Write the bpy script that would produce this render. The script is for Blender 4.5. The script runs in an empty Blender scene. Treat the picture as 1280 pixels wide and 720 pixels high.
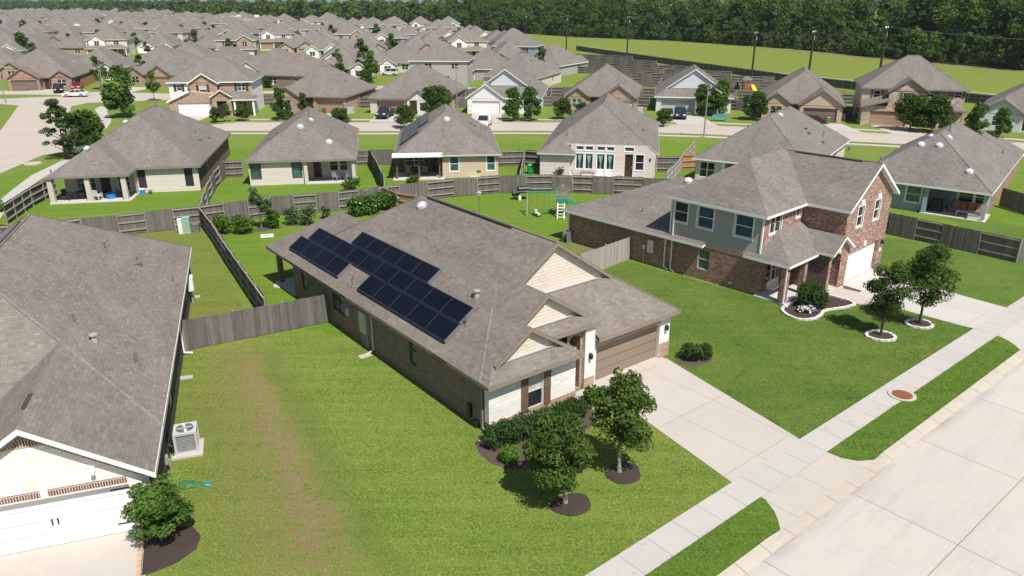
import bpy, math, random
import numpy as np
from mathutils import Vector, Matrix
random.seed(7); RNG = np.random.default_rng(7)
SC = bpy.context.scene
COL = SC.collection
# ------------------------------------------------------------------ camera model (18 m drone, 20.9 deg down)
CAMZ, PITCH, FPX = 18.0, math.radians(20.9), 940.0
def at(px, py, z=0.0):
    """world point at height z seen at photograph pixel (px, py): used to survey the site"""
    dx = (px-640)/FPX; dy = -(py-360)/FPX
    d = (dx, math.cos(PITCH)+dy*math.sin(PITCH), -math.sin(PITCH)+dy*math.cos(PITCH))
    t = (CAMZ-z)/-d[2]
    return (d[0]*t, d[1]*t, z)
def g2(px, py): return at(px, py)[:2]
# ------------------------------------------------------------------ mesh builder
KIDS = {}
class MB:
    def __init__(s): s.v = []; s.f = []; s.sm = []
    def poly(s, pts, smooth=False):
        n = len(s.v); s.v += [tuple(p) for p in pts]; s.f.append(tuple(range(n, n+len(pts)))); s.sm.append(smooth)
    def up(s, pts, sign=1):
        a = Vector((0, 0, 0))
        for i in range(len(pts)):
            p, q = Vector(pts[i]), Vector(pts[(i+1) % len(pts)]); a += p.cross(q)
        if a.z*sign < 0: pts = list(reversed(pts))
        s.poly(pts)
    def hexa(s, b, t):     # bottom 4 ccw, top 4 ccw
        s.poly([b[3], b[2], b[1], b[0]]); s.poly(t)
        for i in range(4):
            j = (i+1) % 4; s.poly([b[i], b[j], t[j], t[i]])
    def box(s, x0, y0, z0, x1, y1, z1):
        x0, x1 = min(x0, x1), max(x0, x1); y0, y1 = min(y0, y1), max(y0, y1); z0, z1 = min(z0, z1), max(z0, z1)
        c = [(x0, y0), (x1, y0), (x1, y1), (x0, y1)]
        s.hexa([(x, y, z0) for x, y in c], [(x, y, z1) for x, y in c])
    def bar(s, p, q, w, h, upv=(0, 0, 1)):
        p, q = Vector(p), Vector(q); d = (q-p).normalized(); u = Vector(upv)
        if abs(d.dot(u)) > .98: u = Vector((1, 0, 0))
        r = d.cross(u).normalized()*w/2; u2 = r.cross(d).normalized()*h/2
        b = [p-r-u2, p+r-u2, q+r-u2, q-r-u2]; t = [p-r+u2, p+r+u2, q+r+u2, q-r+u2]
        s.hexa([tuple(x) for x in b], [tuple(x) for x in t])
    def tube(s, pts, rad, n=8, cap=True):
        pts = [Vector(p) for p in pts]
        if not hasattr(rad, '__len__'): rad = [rad]*len(pts)
        rings = []
        for i, p in enumerate(pts):
            d = (pts[min(i+1, len(pts)-1)]-pts[max(i-1, 0)]).normalized()
            u = Vector((1, 0, 0)) if abs(d.z) > .7 else Vector((0, 0, 1))
            a = d.cross(u).normalized(); b = d.cross(a)
            rings.append([tuple(p+(a*math.cos(k*2*math.pi/n)+b*math.sin(k*2*math.pi/n))*rad[i]) for k in range(n)])
        for i in range(len(rings)-1):
            for k in range(n):
                j = (k+1) % n; s.poly([rings[i][j], rings[i][k], rings[i+1][k], rings[i+1][j]], True)
        if cap: s.poly(rings[0]); s.poly(list(reversed(rings[-1])))
    def lathe(s, c, prof, n=16):
        cx, cy, cz = c
        R = [[(cx+r*math.cos(k*2*math.pi/n), cy+r*math.sin(k*2*math.pi/n), cz+z) for k in range(n)] for r, z in prof]
        for i in range(len(R)-1):
            for k in range(n):
                j = (k+1) % n; s.poly([R[i][k], R[i][j], R[i+1][j], R[i+1][k]], True)
        s.poly(list(reversed(R[0]))); s.poly(R[-1])
    def build(s, name, mat, parent=None, mesh_only=False):
        me = bpy.data.meshes.new(name); me.from_pydata(s.v, [], s.f)
        me.polygons.foreach_set('use_smooth', s.sm)
        uv = me.uv_layers.new(name='UVMap').data
        V = s.v; buf = []
        for f in s.f:
            p0 = Vector(V[f[0]]); nrm = Vector((0, 0, 0))
            for i in range(len(f)): nrm += Vector(V[f[i]]).cross(Vector(V[f[(i+1) % len(f)]]))
            if nrm.length < 1e-9: nrm = Vector((0, 0, 1))
            nrm.normalize()
            if abs(nrm.z) > .96:
                for i in f: buf += [V[i][0], V[i][1]]
            else:
                h = Vector((0, 0, 1)).cross(nrm).normalized(); w = nrm.cross(h)
                for i in f:
                    p = Vector(V[i]); buf += [p.dot(h), p.dot(w)]
        uv.foreach_set('uv', buf)
        me.materials.append(mat); me.update()
        if mesh_only: return me
        return link(name, me, parent)
def link(name, me, parent=None):
    o = bpy.data.objects.new(name, me); COL.objects.link(o)
    if parent: o.parent = parent; KIDS.setdefault(parent.name, []).append(o)
    return o
def thing(name, label, cat, loc=(0, 0, 0), rz=0.0, group=None):
    o = bpy.data.objects.new(name, None); COL.objects.link(o); o.empty_display_size = .3
    o.location = (loc[0], loc[1], loc[2] if len(loc) > 2 else 0); o.rotation_euler = (0, 0, rz)
    o['label'] = label; o['category'] = cat
    if group: o['group'] = group
    return o
def tag(o, label, cat, group=None):
    o['label'] = label; o['category'] = cat
    if group: o['group'] = group
    return o
def structure(o): o['kind'] = 'structure'; return o
def dup(root, loc, rz, label=None, group=None, scale=None):
    """a copy of a thing with copies of its parts and their sub-parts"""
    def cp(o, par):
        c = o.copy(); COL.objects.link(c)
        if par: c.parent = par; KIDS.setdefault(par.name, []).append(c)
        for ch in KIDS.get(o.name, []): cp(ch, c)
        return c
    r = cp(root, None); r.location = (loc[0], loc[1], loc[2] if len(loc) > 2 else 0); r.rotation_euler = (0, 0, rz)
    if scale: r.scale = (scale, scale, scale) if not hasattr(scale, '__len__') else scale
    if label: r['label'] = label
    if group: r['group'] = group
    return r
# ------------------------------------------------------------------ materials
class NT:
    def __init__(s, name):
        s.m = bpy.data.materials.new(name); s.m.use_nodes = True; s.t = s.m.node_tree
        s.b = s.t.nodes['Principled BSDF']; s.out = s.t.nodes['Material Output']
    def n(s, typ, **k):
        x = s.t.nodes.new(typ)
        for a, b in k.items(): setattr(x, a, b)
        return x
    def l(s, a, b): s.t.links.new(a, b)
    def set(s, sock, v):
        if isinstance(v, bpy.types.NodeSocket): s.l(v, sock)
        else: sock.default_value = v
    def math(s, op, a, b=0.0, c=None):
        x = s.n('ShaderNodeMath', operation=op); s.set(x.inputs[0], a); s.set(x.inputs[1], b)
        if c is not None: s.set(x.inputs[2], c)
        return x.outputs[0]
    def uv(s):
        x = s.n('ShaderNodeSeparateXYZ'); s.l(s.n('ShaderNodeUVMap', uv_map='UVMap').outputs[0], x.inputs[0]); return x.outputs[0], x.outputs[1]
    def objc(s): return s.n('ShaderNodeTexCoord').outputs['Object']
    def noise(s, vec, scale, detail=3, rough=.55):
        x = s.n('ShaderNodeTexNoise'); s.set(x.inputs['Scale'], scale); x.inputs['Detail'].default_value = detail; x.inputs['Roughness'].default_value = rough
        if vec is not None: s.l(vec, x.inputs['Vector'])
        return x.outputs['Fac']
    def white(s, a, b):
        c = s.n('ShaderNodeCombineXYZ'); s.set(c.inputs[0], a); s.set(c.inputs[1], b)
        w = s.n('ShaderNodeTexWhiteNoise', noise_dimensions='2D'); s.l(c.outputs[0], w.inputs['Vector']); return w.outputs['Value']
    def ramp(s, fac, stops, interp='LINEAR'):
        r = s.n('ShaderNodeValToRGB'); r.color_ramp.interpolation = interp; e = r.color_ramp.elements
        while len(e) > len(stops): e.remove(e[-1])
        while len(e) < len(stops): e.new(1.0)
        for x, (p, c) in zip(e, stops): x.position = p; x.color = (*c, 1) if len(c) == 3 else c
        s.l(fac, r.inputs[0]); return r.outputs[0]
    def mix(s, fac, a, b, typ='MIX'):
        x = s.n('ShaderNodeMix', data_type='RGBA', blend_type=typ); s.set(x.inputs['Factor'], fac)
        for sk, v in ((x.inputs[6], a), (x.inputs[7], b)):
            if isinstance(v, bpy.types.NodeSocket): s.l(v, sk)
            else: sk.default_value = (*v, 1) if len(v) == 3 else v
        return x.outputs[2]
    def cells(s, w, h, mortar, stagger=.5):
        u, v = s.uv()
        row = s.math('FLOOR', s.math('DIVIDE', v, h))
        off = s.math('MULTIPLY', s.math('MODULO', s.math('ABSOLUTE', row), 2.0), stagger)
        if stagger > 0.9: off = s.math('MULTIPLY', s.white(row, 3.7), 1.0)
        uu = s.math('ADD', s.math('DIVIDE', u, w), off)
        rnd = s.white(s.math('FLOOR', uu), row)
        fu = s.math('MULTIPLY', s.math('FRACT', uu), w); fv = s.math('MULTIPLY', s.math('FRACT', s.math('DIVIDE', v, h)), h)
        m = s.math('MAXIMUM', s.math('LESS_THAN', fu, mortar), s.math('LESS_THAN', fv, mortar))
        return rnd, m, fv, row
    def bump(s, height, strength=.5, dist=.02):
        b = s.n('ShaderNodeBump'); b.inputs['Strength'].default_value = strength; b.inputs['Distance'].default_value = dist
        s.l(height, b.inputs['Height']); s.l(b.outputs[0], s.b.inputs['Normal'])
    def color(s, c): s.set(s.b.inputs['Base Color'], c if isinstance(c, bpy.types.NodeSocket) else (*c, 1))
    def rough(s, r): s.set(s.b.inputs['Roughness'], r)
def plain(name, c, rough=.6, metal=0.0, var=.12, scale=3.0):
    t = NT(name)
    n = t.noise(t.objc(), scale, 4)
    lo = tuple(x*(1-var) for x in c); hi = tuple(min(1, x*(1+var)) for x in c)
    t.color(t.ramp(n, [(.3, lo), (.7, hi)])); t.rough(rough); t.b.inputs['Metallic'].default_value = metal
    return t.m
def shingle(name, tint=(1, 1, 1), dark=1.0):
    t = NT(name); rnd, m, fv, row = t.cells(.24, .145, .010, 1.0); dark *= .80
    c = lambda a, b, d: (a*tint[0]*dark*.99, b*tint[1]*dark*1.025, d*tint[2]*dark*1.01)
    col = t.ramp(rnd, [(0, c(.172, .144, .130)), (.3, c(.215, .185, .168)), (.55, c(.232, .208, .184)), (.8, c(.238, .205, .190)), (1, c(.300, .265, .242))])
    big = t.noise(t.objc(), .45, 4); col = t.mix(.3, col, t.ramp(big, [(.3, c(.17, .147, .134)), (.7, c(.28, .247, .222))]))
    streak = t.n('ShaderNodeMapping'); streak.inputs['Scale'].default_value = (1.2, .25, .25); t.l(t.objc(), streak.inputs[0])
    st = t.noise(streak.outputs[0], .9, 3); col = t.mix(.16, col, t.ramp(st, [(.42, c(.12, .105, .095)), (.62, c(.27, .24, .22))]))
    col = t.mix(t.math('MULTIPLY', m, .45), col, c(.08, .068, .06))
    t.color(col); t.rough(.92); t.b.inputs['Specular IOR Level'].default_value = .2
    t.bump(t.math('ADD', t.math('MULTIPLY', t.math('DIVIDE', fv, .145), -1.0), t.math('MULTIPLY', rnd, .7)), .55, .012)
    return t.m
def brick(name, cols, mortar=(.42, .38, .33), w=.22, h=.077, mw=.011):
    t = NT(name); rnd, m, fv, row = t.cells(w, h, mw)
    col = t.ramp(rnd, [(i/(len(cols)), c) for i, c in enumerate(cols)], 'CONSTANT')
    n = t.noise(t.objc(), 1.3, 4); col = t.mix(.22, col, t.ramp(n, [(.3, tuple(x*.6 for x in cols[0])), (.7, tuple(min(1, x*1.2) for x in cols[-1]))]))
    col = t.mix(t.math('MULTIPLY', m, .8), col, mortar); t.color(col); t.rough(.9)
    t.bump(t.math('SUBTRACT', 1.0, m), .6, .01); return t.m
def stone(name, lo, hi, mortar, w=.42, h=.2):
    t = NT(name); rnd, m, fv, row = t.cells(w, h, .014, 1.0)
    col = t.ramp(rnd, [(0, lo), (1, hi)]); n = t.noise(t.objc(), 5, 5)
    col = t.mix(.3, col, t.ramp(n, [(.3, lo), (.7, hi)])); col = t.mix(t.math('MULTIPLY', m, .6), col, mortar); t.color(col); t.rough(.9)
    t.bump(t.math('ADD', t.math('SUBTRACT', 1.0, m), t.math('MULTIPLY', n, .8)), .7, .02); return t.m
def siding(name, c, h=.16):
    t = NT(name); u, v = t.uv(); fv = t.math('FRACT', t.math('DIVIDE', v, h)); row = t.math('FLOOR', t.math('DIVIDE', v, h))
    r = t.white(row, t.math('FLOOR', t.math('DIVIDE', u, 3.6)))
    col = t.ramp(r, [(0, tuple(x*.93 for x in c)), (1, tuple(min(1, x*1.05) for x in c))])
    col = t.mix(t.math('MULTIPLY', t.math('LESS_THAN', fv, .09), .5), col, tuple(x*.45 for x in c)); t.color(col); t.rough(.55)
    t.bump(t.math('MULTIPLY', fv, -1.0), .8, .018); return t.m
def concrete(name, c, joints=None, stain=.5, jdark=.85, gutter=False):
    t = NT(name); o = t.objc(); n1 = t.noise(o, .35, 5, .6); n2 = t.noise(o, 4.0, 5, .7); n3 = t.noise(o, 40, 2)
    col = t.ramp(n1, [(.3, tuple(x*.90 for x in c)), (.5, c), (.72, (min(1, c[0]*1.07), c[1]*1.03, c[2]*.98))])
    col = t.mix(.35, col, t.ramp(n2, [(.35, tuple(x*.86 for x in c)), (.65, tuple(min(1, x*1.06) for x in c))]))
    sp = t.noise(o, .9, 6, .7); col = t.mix(t.math('MULTIPLY', t.math('GREATER_THAN', sp, .64), .22*stain), col, (.25, .235, .22))
    warm = t.noise(o, .16, 2); col = t.mix(t.math('MULTIPLY', warm, .35), col, (c[0]*1.04, c[1]*.94, c[2]*.84))
    if joints:
        u, v = t.uv(); (ju, ou), (jv, ovv) = joints
        def ln(x, j, off):
            f = t.math('ABSOLUTE', t.math('SUBTRACT', t.math('FRACT', t.math('DIVIDE', t.math('SUBTRACT', x, off-j/2), j)), .5))
            return t.math('LESS_THAN', f, .016/j)
        js = None
        if ju: js = ln(u, ju, ou)
        if jv: b = ln(v, jv, ovv); js = b if js is None else t.math('MAXIMUM', js, b)
        col = t.mix(t.math('MULTIPLY', js, jdark), col, (.12, .10, .085))
        # slab-to-slab tone
        s = t.white(t.math('FLOOR', t.math('DIVIDE', t.math('SUBTRACT', u, ou), ju or 99.0)), t.math('FLOOR', t.math('DIVIDE', t.math('SUBTRACT', v, ovv), jv or 99.0)))
        col = t.mix(t.math('MULTIPLY', s, .16), col, tuple(x*.72 for x in c))
    if gutter:    # grime along the kerb, tyre-worn lanes and oil spots
        u, v = t.uv(); mp = t.n('ShaderNodeMapping'); mp.inputs['Scale'].default_value = (.22, 1.6, 1); t.l(o, mp.inputs[0]); st = t.noise(mp.outputs[0], .9, 6, .7)
        gd = t.math('MAXIMUM', t.math('SUBTRACT', 1.0, t.math('DIVIDE', t.math('ABSOLUTE', t.math('ADD', v, 3.36)), .55)), 0.0)
        col = t.mix(t.math('MULTIPLY', t.math('MULTIPLY', gd, gd), t.ramp(st, [(.40, (.0,)*3), (.62, (.75,)*3)])), col, (.20, .175, .15))
        col = t.mix(t.ramp(st, [(.50, (0,)*3), (.70, (.34,)*3)]), col, tuple(x*.62 for x in c))
        oil = t.noise(o, 1.3, 3, .6); col = t.mix(t.ramp(oil, [(.70, (0,)*3), (.76, (.45,)*3)]), col, (.17, .15, .135))
    t.color(col); t.rough(.85); t.bump(n3, .15, .004); return t.m
def grass(name, a, b, dry=(.20, .17, .05), drya=.25, seed=0.0, worn=None, blade=False):
    t = NT(name); g = t.n('ShaderNodeNewGeometry').outputs['Position']
    mp = t.n('ShaderNodeMapping'); mp.inputs['Location'].default_value = (seed, seed*1.7, 0); t.l(g, mp.inputs[0]); o = mp.outputs[0]
    n0 = t.noise(o, .19, 6, .72); n1 = t.noise(o, .55, 5, .65); n2 = t.noise(o, 2.4, 6, .78); n3 = t.noise(o, 9, 5, .85)
    col = t.ramp(n1, [(.40, a), (.6, b)])
    col = t.mix(t.math('MULTIPLY', t.ramp(n0, [(.44, (0, 0, 0)), (.60, (1, 1, 1))]), drya), col, dry)
    col = t.mix(.55, col, t.ramp(n2, [(.38, (a[0]*.6, a[1]*.72, a[2]*.8)), (.5, b), (.56, (b[0]*1.15, b[1]*1.05, b[2])), (.63, (b[0]*1.75, b[1]*1.28, b[2]*1.5))]))
    col = t.mix(.55, col, t.ramp(n3, [(.40, (a[0]*.42, a[1]*.5, a[2]*.5)), (.5, tuple((x+y)/2 for x, y in zip(a, b))), (.6, (b[0]*1.75, b[1]*1.5, b[2]*1.6))]))
    ms = t.n('ShaderNodeMapping'); ms.inputs['Rotation'].default_value = (0, 0, math.radians(-125)); ms.inputs['Scale'].default_value = (.10, 1.5, 1); t.l(o, ms.inputs[0])   # faint mower streaks along the lots
    col = t.mix(t.math('MULTIPLY', t.ramp(t.noise(ms.outputs[0], 1.0, 4, .6), [(.40, (0,)*3), (.62, (1,)*3)]), .30), col, (b[0]*1.5, b[1]*1.25, b[2]*1.4))
    if worn:   # worn, yellowed mower track: p->q, half width
        for (p, q, hw, c, amt) in worn:
            d = Vector((q[0]-p[0], q[1]-p[1])); L = d.length; d /= L
            sx = t.n('ShaderNodeSeparateXYZ'); t.l(g, sx.inputs[0]); x = t.math('SUBTRACT', sx.outputs[0], p[0]); y = t.math('SUBTRACT', sx.outputs[1], p[1])
            al = t.math('ADD', t.math('MULTIPLY', x, d.x), t.math('MULTIPLY', y, d.y)); ac = t.math('SUBTRACT', t.math('MULTIPLY', y, d.x), t.math('MULTIPLY', x, d.y))
            wob = t.math('MULTIPLY', t.math('SUBTRACT', t.noise(o, .35, 4, .65), .5), 2.2)
            f = t.math('SUBTRACT', 1.0, t.math('DIVIDE', t.math('ABSOLUTE', t.math('ADD', ac, wob)), hw))
            e = t.math('SUBTRACT', 1.0, t.math('DIVIDE', t.math('ABSOLUTE', t.math('SUBTRACT', al, L/2)), L/2))
            f = t.math('MULTIPLY', t.math('MINIMUM', t.math('MAXIMUM', f, 0.0), 1.0), t.math('MINIMUM', t.math('MAXIMUM', t.math('MULTIPLY', e, 4.0), 0.0), 1.0))
            f = t.math('MULTIPLY', f, t.math('MULTIPLY', t.ramp(n2, [(.40, (.12,)*3), (.56, (1,)*3)]), amt))
            col = t.mix(f, col, c)
    if blade:      # single blades: the lawn's own colour, a little lighter or darker from blade to blade
        u, v = t.uv(); k = t.n('ShaderNodeVectorMath', operation='SCALE'); t.l(col, k.inputs[0]); t.l(t.math('ADD', t.math('MULTIPLY', t.white(u, v), 1.25), .72), k.inputs['Scale']); col = k.outputs[0]
    t.color(col); t.rough(.9); t.b.inputs['Specular IOR Level'].default_value = .15
    if not blade: t.bump(t.math('ADD', t.math('MULTIPLY', n2, .5), n3), .9, .06)
    return t.m
def foliage(name, cols, trans=.3):
    t = NT(name); u, v = t.uv(); r = t.math('ADD', t.math('MULTIPLY', t.white(u, v), .55), t.math('MULTIPLY', t.white(t.math('ROUND', u), 7.3), .45))
    col = t.ramp(r, [(i/(len(cols)-1), c) for i, c in enumerate(cols)])
    t.color(col); t.rough(.6); t.b.inputs['Specular IOR Level'].default_value = .16
    tr = t.n('ShaderNodeBsdfTranslucent'); t.l(t.mix(.5, col, (.15, .24, .02)), tr.inputs[0])
    mx = t.n('ShaderNodeMixShader'); mx.inputs[0].default_value = trans; t.l(t.b.outputs[0], mx.inputs[1]); t.l(tr.outputs[0], mx.inputs[2]); t.l(mx.outputs[0], t.out.inputs[0])
    return t.m
def wood_fence(name, lo, hi):
    t = NT(name); u, v = t.uv(); k = t.math('FLOOR', t.math('DIVIDE', u, .147)); ob = t.n('ShaderNodeObjectInfo').outputs['Random']
    r = t.white(k, ob); mp = t.n('ShaderNodeMapping'); mp.inputs['Scale'].default_value = (14, 14, 1.0); t.l(t.objc(), mp.inputs[0])
    n = t.noise(mp.outputs[0], 1.6, 4, .7)
    col = t.mix(.5, t.ramp(r, [(0, lo), (1, hi)]), t.ramp(n, [(.3, tuple(x*.6 for x in lo)), (.7, hi)]))
    t.color(col); t.rough(.9); t.bump(n, .4, .01); return t.m
def glass(name, c):
    t = NT(name); n = t.noise(t.objc(), .9, 2); t.color(t.ramp(n, [(.35, tuple(x*.7 for x in c)), (.65, tuple(x*1.25 for x in c))])); t.rough(.06); t.b.inputs['Specular IOR Level'].default_value = .6; return t.m
def solar(name):
    t = NT(name); u, v = t.uv()
    def ln(x, j, w): return t.math('LESS_THAN', t.math('FRACT', t.math('DIVIDE', x, j)), w)
    m = t.math('MAXIMUM', ln(u, .158, .05), ln(v, .158, .05)); n = t.noise(t.objc(), .5, 2)
    col = t.mix(t.math('MULTIPLY', m, .35), t.ramp(n, [(.3, (.0035, .0045, .009)), (.7, (.006, .0075, .014))]), (.02, .025, .035)); t.color(col); t.rough(.22); t.b.inputs['Specular IOR Level'].default_value = .12; return t.m
def mulch(name, lo, hi):
    t = NT(name); o = t.objc(); n = t.noise(o, 14, 5, .8); n2 = t.noise(o, 2, 3); c = t.ramp(n, [(.3, lo), (.7, hi)]); c = t.mix(.25, c, t.ramp(n2, [(.3, lo), (.7, hi)])); t.color(c); t.rough(.95); t.bump(n, 1.0, .05); return t.m
M = {}
M['shingle'] = shingle('shingle'); M['shingle_warm'] = shingle('shingle_warm', (1.03, 1.0, .97), 1.0); M['shingle_grey'] = shingle('shingle_grey', (.98, 1.0, 1.02), 1.0); M['shingle_light'] = shingle('shingle_light', (1.02, 1.0, .985), 1.06)
M['brick_brown'] = brick('brick_brown', [(.17, .125, .10), (.21, .155, .12), (.145, .11, .09), (.235, .175, .135)], (.30, .26, .22))
M['brick_tan'] = brick('brick_tan', [(.34, .22, .155), (.40, .27, .20), (.30, .19, .13), (.44, .31, .235)], (.50, .42, .34))
M['brick_red'] = brick('brick_red', [(.30, .125, .085), (.40, .22, .16), (.23, .10, .075), (.50, .36, .29), (.33, .17, .12), (.16, .085, .07)], (.50, .44, .39))
M['brick_rust'] = brick('brick_rust', [(.24, .125, .088), (.31, .175, .125), (.17, .095, .07), (.28, .14, .095), (.36, .24, .18)], (.36, .3, .25))
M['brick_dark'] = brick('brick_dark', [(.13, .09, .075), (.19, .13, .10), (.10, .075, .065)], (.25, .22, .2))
M['brick_shaded'] = brick('brick_shaded', [(.055, .047, .045), (.075, .062, .058), (.045, .04, .04)], (.12, .11, .10))  # brick darkened to near black: the shade under the eave is in its colour
M['soldier'] = brick('soldier', [(.20, .085, .06), (.26, .12, .09), (.16, .075, .055)], (.7, .66, .6), .085, .6, .022)
M['stone_white'] = stone('stone_white', (.66, .63, .58), (.80, .78, .75), (.72, .70, .66), .55, .2)
M['stone_mix'] = stone('stone_mix', (.24, .17, .12), (.66, .52, .40), (.5, .43, .36), .45, .17)
M['side_cream'] = siding('side_cream', (.60, .55, .49)); M['side_beige'] = siding('side_beige', (.55, .44, .32)); M['side_pink'] = siding('side_pink', (.62, .55, .52))
M['side_grey'] = siding('side_grey', (.37, .36, .335)); M['side_blue'] = siding('side_blue', (.27, .33, .39)); M['side_white'] = siding('side_white', (.74, .73, .72)); M['side_tan'] = siding('side_tan', (.45, .36, .27)); M['side_pale'] = siding('side_pale', (.58, .60, .63))
M['shake_cream'] = stone('shake_cream', (.60, .53, .45), (.70, .62, .53), (.40, .35, .30), .5, .17)
M['trim_white'] = plain('trim_white', (.78, .77, .75), .5, 0, .03); M['trim_tan'] = plain('trim_tan', (.235, .195, .158), .6, 0, .06); M['trim_grey'] = plain('trim_grey', (.40, .40, .40), .6, 0, .05); M['trim_cream'] = plain('trim_cream', (.55, .50, .44), .6, 0, .05); M['trim_dark'] = plain('trim_dark', (.05, .045, .04), .5); M['trim_brown'] = plain('trim_brown', (.14, .09, .06), .6)
M['door_tan'] = siding('door_tan', (.225, .175, .128), .53); M['door_white'] = siding('door_white', (.80, .79, .78), .53); M['door_clay'] = siding('door_clay', (.36, .235, .165), .53); M['door_grey'] = siding('door_grey', (.42, .42, .43), .53); M['door_brown'] = siding('door_brown', (.17, .125, .10), .53)
M['front_door'] = plain('front_door', (.05, .025, .015), .4); M['entry_shade'] = plain('entry_shade', (.02, .018, .016), .8)
M['glass_dark'] = glass('glass_dark', (.02, .028, .032)); M['glass_teal'] = glass('glass_teal', (.05, .12, .11)); M['glass_blue'] = glass('glass_blue', (.05, .09, .12)); M['screen'] = plain('screen', (.022, .022, .026), .6)
M['curtain'] = plain('curtain', (.22, .36, .32), .8); M['blind'] = plain('blind', (.45, .47, .45), .7)
M['solar'] = solar('solar'); M['alu'] = plain('alu', (.30, .31, .33), .35, .6, .05); M['frame_black'] = plain('frame_black', (.032, .038, .052), .4, .3)
M['metal'] = plain('metal', (.50, .51, .52), .4, .5, .06); M['lead'] = plain('lead', (.16, .165, .17), .6, .2); M['dome'] = plain('dome', (.52, .54, .56), .15, 0, .03); M['ac_body'] = plain('ac_body', (.48, .49, .49), .5, .1, .05); M['ac_dark'] = plain('ac_dark', (.16, .165, .17), .6)
M['white_pl'] = plain('white_pl', (.75, .75, .73), .5, 0, .04); M['black'] = plain('black', (.015, .015, .017), .5); M['green_box'] = plain('green_box', (.26, .40, .31), .6)
M['green_bin'] = plain('green_bin', (.02, .22, .07), .45, 0, .05); M['red_lid'] = plain('red_lid', (.30, .02, .02), .45); M['green_play'] = plain('green_play', (.02, .27, .17), .4, 0, .05); M['teal_play'] = plain('teal_play', (.03, .33, .30), .4, 0, .05); M['yellow_play'] = plain('yellow_play', (.75, .48, .02), .4, 0, .05); M['play_wood'] = plain('play_wood', (.26, .24, .19), .8); M['cedar'] = wood_fence('cedar', (.36, .17, .065), (.50, .25, .10))
M['hose_green'] = plain('hose_green', (.02, .21, .10), .5); M['teal'] = plain('teal', (.04, .30, .29), .5); M['orange_fab'] = plain('orange_fab', (.45, .14, .08), .9); M['grey_fab'] = plain('grey_fab', (.20, .18, .17), .9); M['blue_pl'] = plain('blue_pl', (.03, .22, .55), .4)
M['fence'] = wood_fence('fence', (.085, .076, .070), (.20, .182, .168)); M['fence_dark'] = wood_fence('fence_dark', (.06, .055, .05), (.13, .12, .11)); M['fence_pale'] = wood_fence('fence_pale', (.27, .25, .22), (.42, .39, .35)); M['fence_rail'] = wood_fence('fence_rail', (.24, .21, .18), (.40, .36, .31))
M['conc'] = concrete('conc', (.42, .395, .36)); M['road'] = concrete('road', (.46, .435, .395), ((6.0, -2.0), (3.95, -7.28)), .5, .85, True); M['walk'] = concrete('walk', (.425, .41, .39), ((1.45, 1.35), (0, 0)), 2.2, .6); M['drive'] = concrete('drive', (.435, .405, .365), ((2.45, -2.58), (4.1, .48)), 1.6, .5); M['drive_c'] = concrete('drive_c', (.45, .435, .41), ((2.5, 21.3), (4.2, .5)), .8, .5); M['kerb'] = concrete('kerb', (.42, .38, .325), ((1.5, 0), (0, 0)), 3.0); M['farroad'] = concrete('farroad', (.42, .375, .33), ((0, 0), (4.0, 0))); M['slab'] = concrete('slab', (.48, .465, .44))
BAND = (g2(292, 425), g2(425, 760))
WORN = [(*BAND, 2.7, (.205, .150, .070), 1.0), (g2(308, 450), g2(405, 700), .9, (.235, .18, .105), .5), (g2(326, 425), g2(530, 790), .9, (.050, .125, .014), .42), (g2(250, 470), g2(300, 760), 1.9, (.165, .155, .05), .6)]
for nm_, bl_ in (('grass', False), ('blade', True)): M[nm_] = grass(nm_, (.076, .138, .020), (.142, .205, .036), (.25, .24, .062), .85, 0.0, WORN, bl_)
for nm_, bl_ in (('grass_c', False), ('blade_c', True)): M[nm_] = grass(nm_, (.046, .098, .016), (.088, .152, .024), (.235, .235, .05), .9, 17.0, None, bl_)
M['grass_gap'] = grass('grass_gap', (.095, .135, .022), (.14, .178, .036), (.185, .16, .06), .5, 31.0)
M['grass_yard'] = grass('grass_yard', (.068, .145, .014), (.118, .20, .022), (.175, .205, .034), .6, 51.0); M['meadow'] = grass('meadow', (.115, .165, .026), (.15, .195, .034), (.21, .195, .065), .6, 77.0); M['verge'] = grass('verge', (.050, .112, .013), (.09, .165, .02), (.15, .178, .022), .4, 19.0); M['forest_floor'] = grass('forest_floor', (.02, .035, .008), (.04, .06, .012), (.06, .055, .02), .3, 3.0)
M['mulch'] = mulch('mulch', (.022, .014, .011), (.075, .05, .04)); M['mulch_brown'] = mulch('mulch_brown', (.05, .035, .028), (.13, .09, .07)); M['soil'] = mulch('soil', (.13, .085, .06), (.22, .16, .115)); M['edging'] = stone('edging', (.50, .47, .42), (.68, .65, .60), (.3, .28, .25), .3, .3); M['edging_tan'] = stone('edging_tan', (.42, .26, .14), (.56, .38, .24), (.3, .28, .25), .3, .3)
M['tank'] = plain('tank', (.36, .32, .255), .8, 0, .08, .3)
M['rust'] = plain('rust', (.22, .075, .04), .8, .2, .25, 9.0)
M['bark'] = plain('bark', (.17, .145, .12), .9, 0, .3, 9); M['bark_grey'] = plain('bark_grey', (.33, .30, .27), .9, 0, .25, 9); M['bark_dark'] = plain('bark_dark', (.07, .055, .045), .9, 0, .3, 9)
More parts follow.
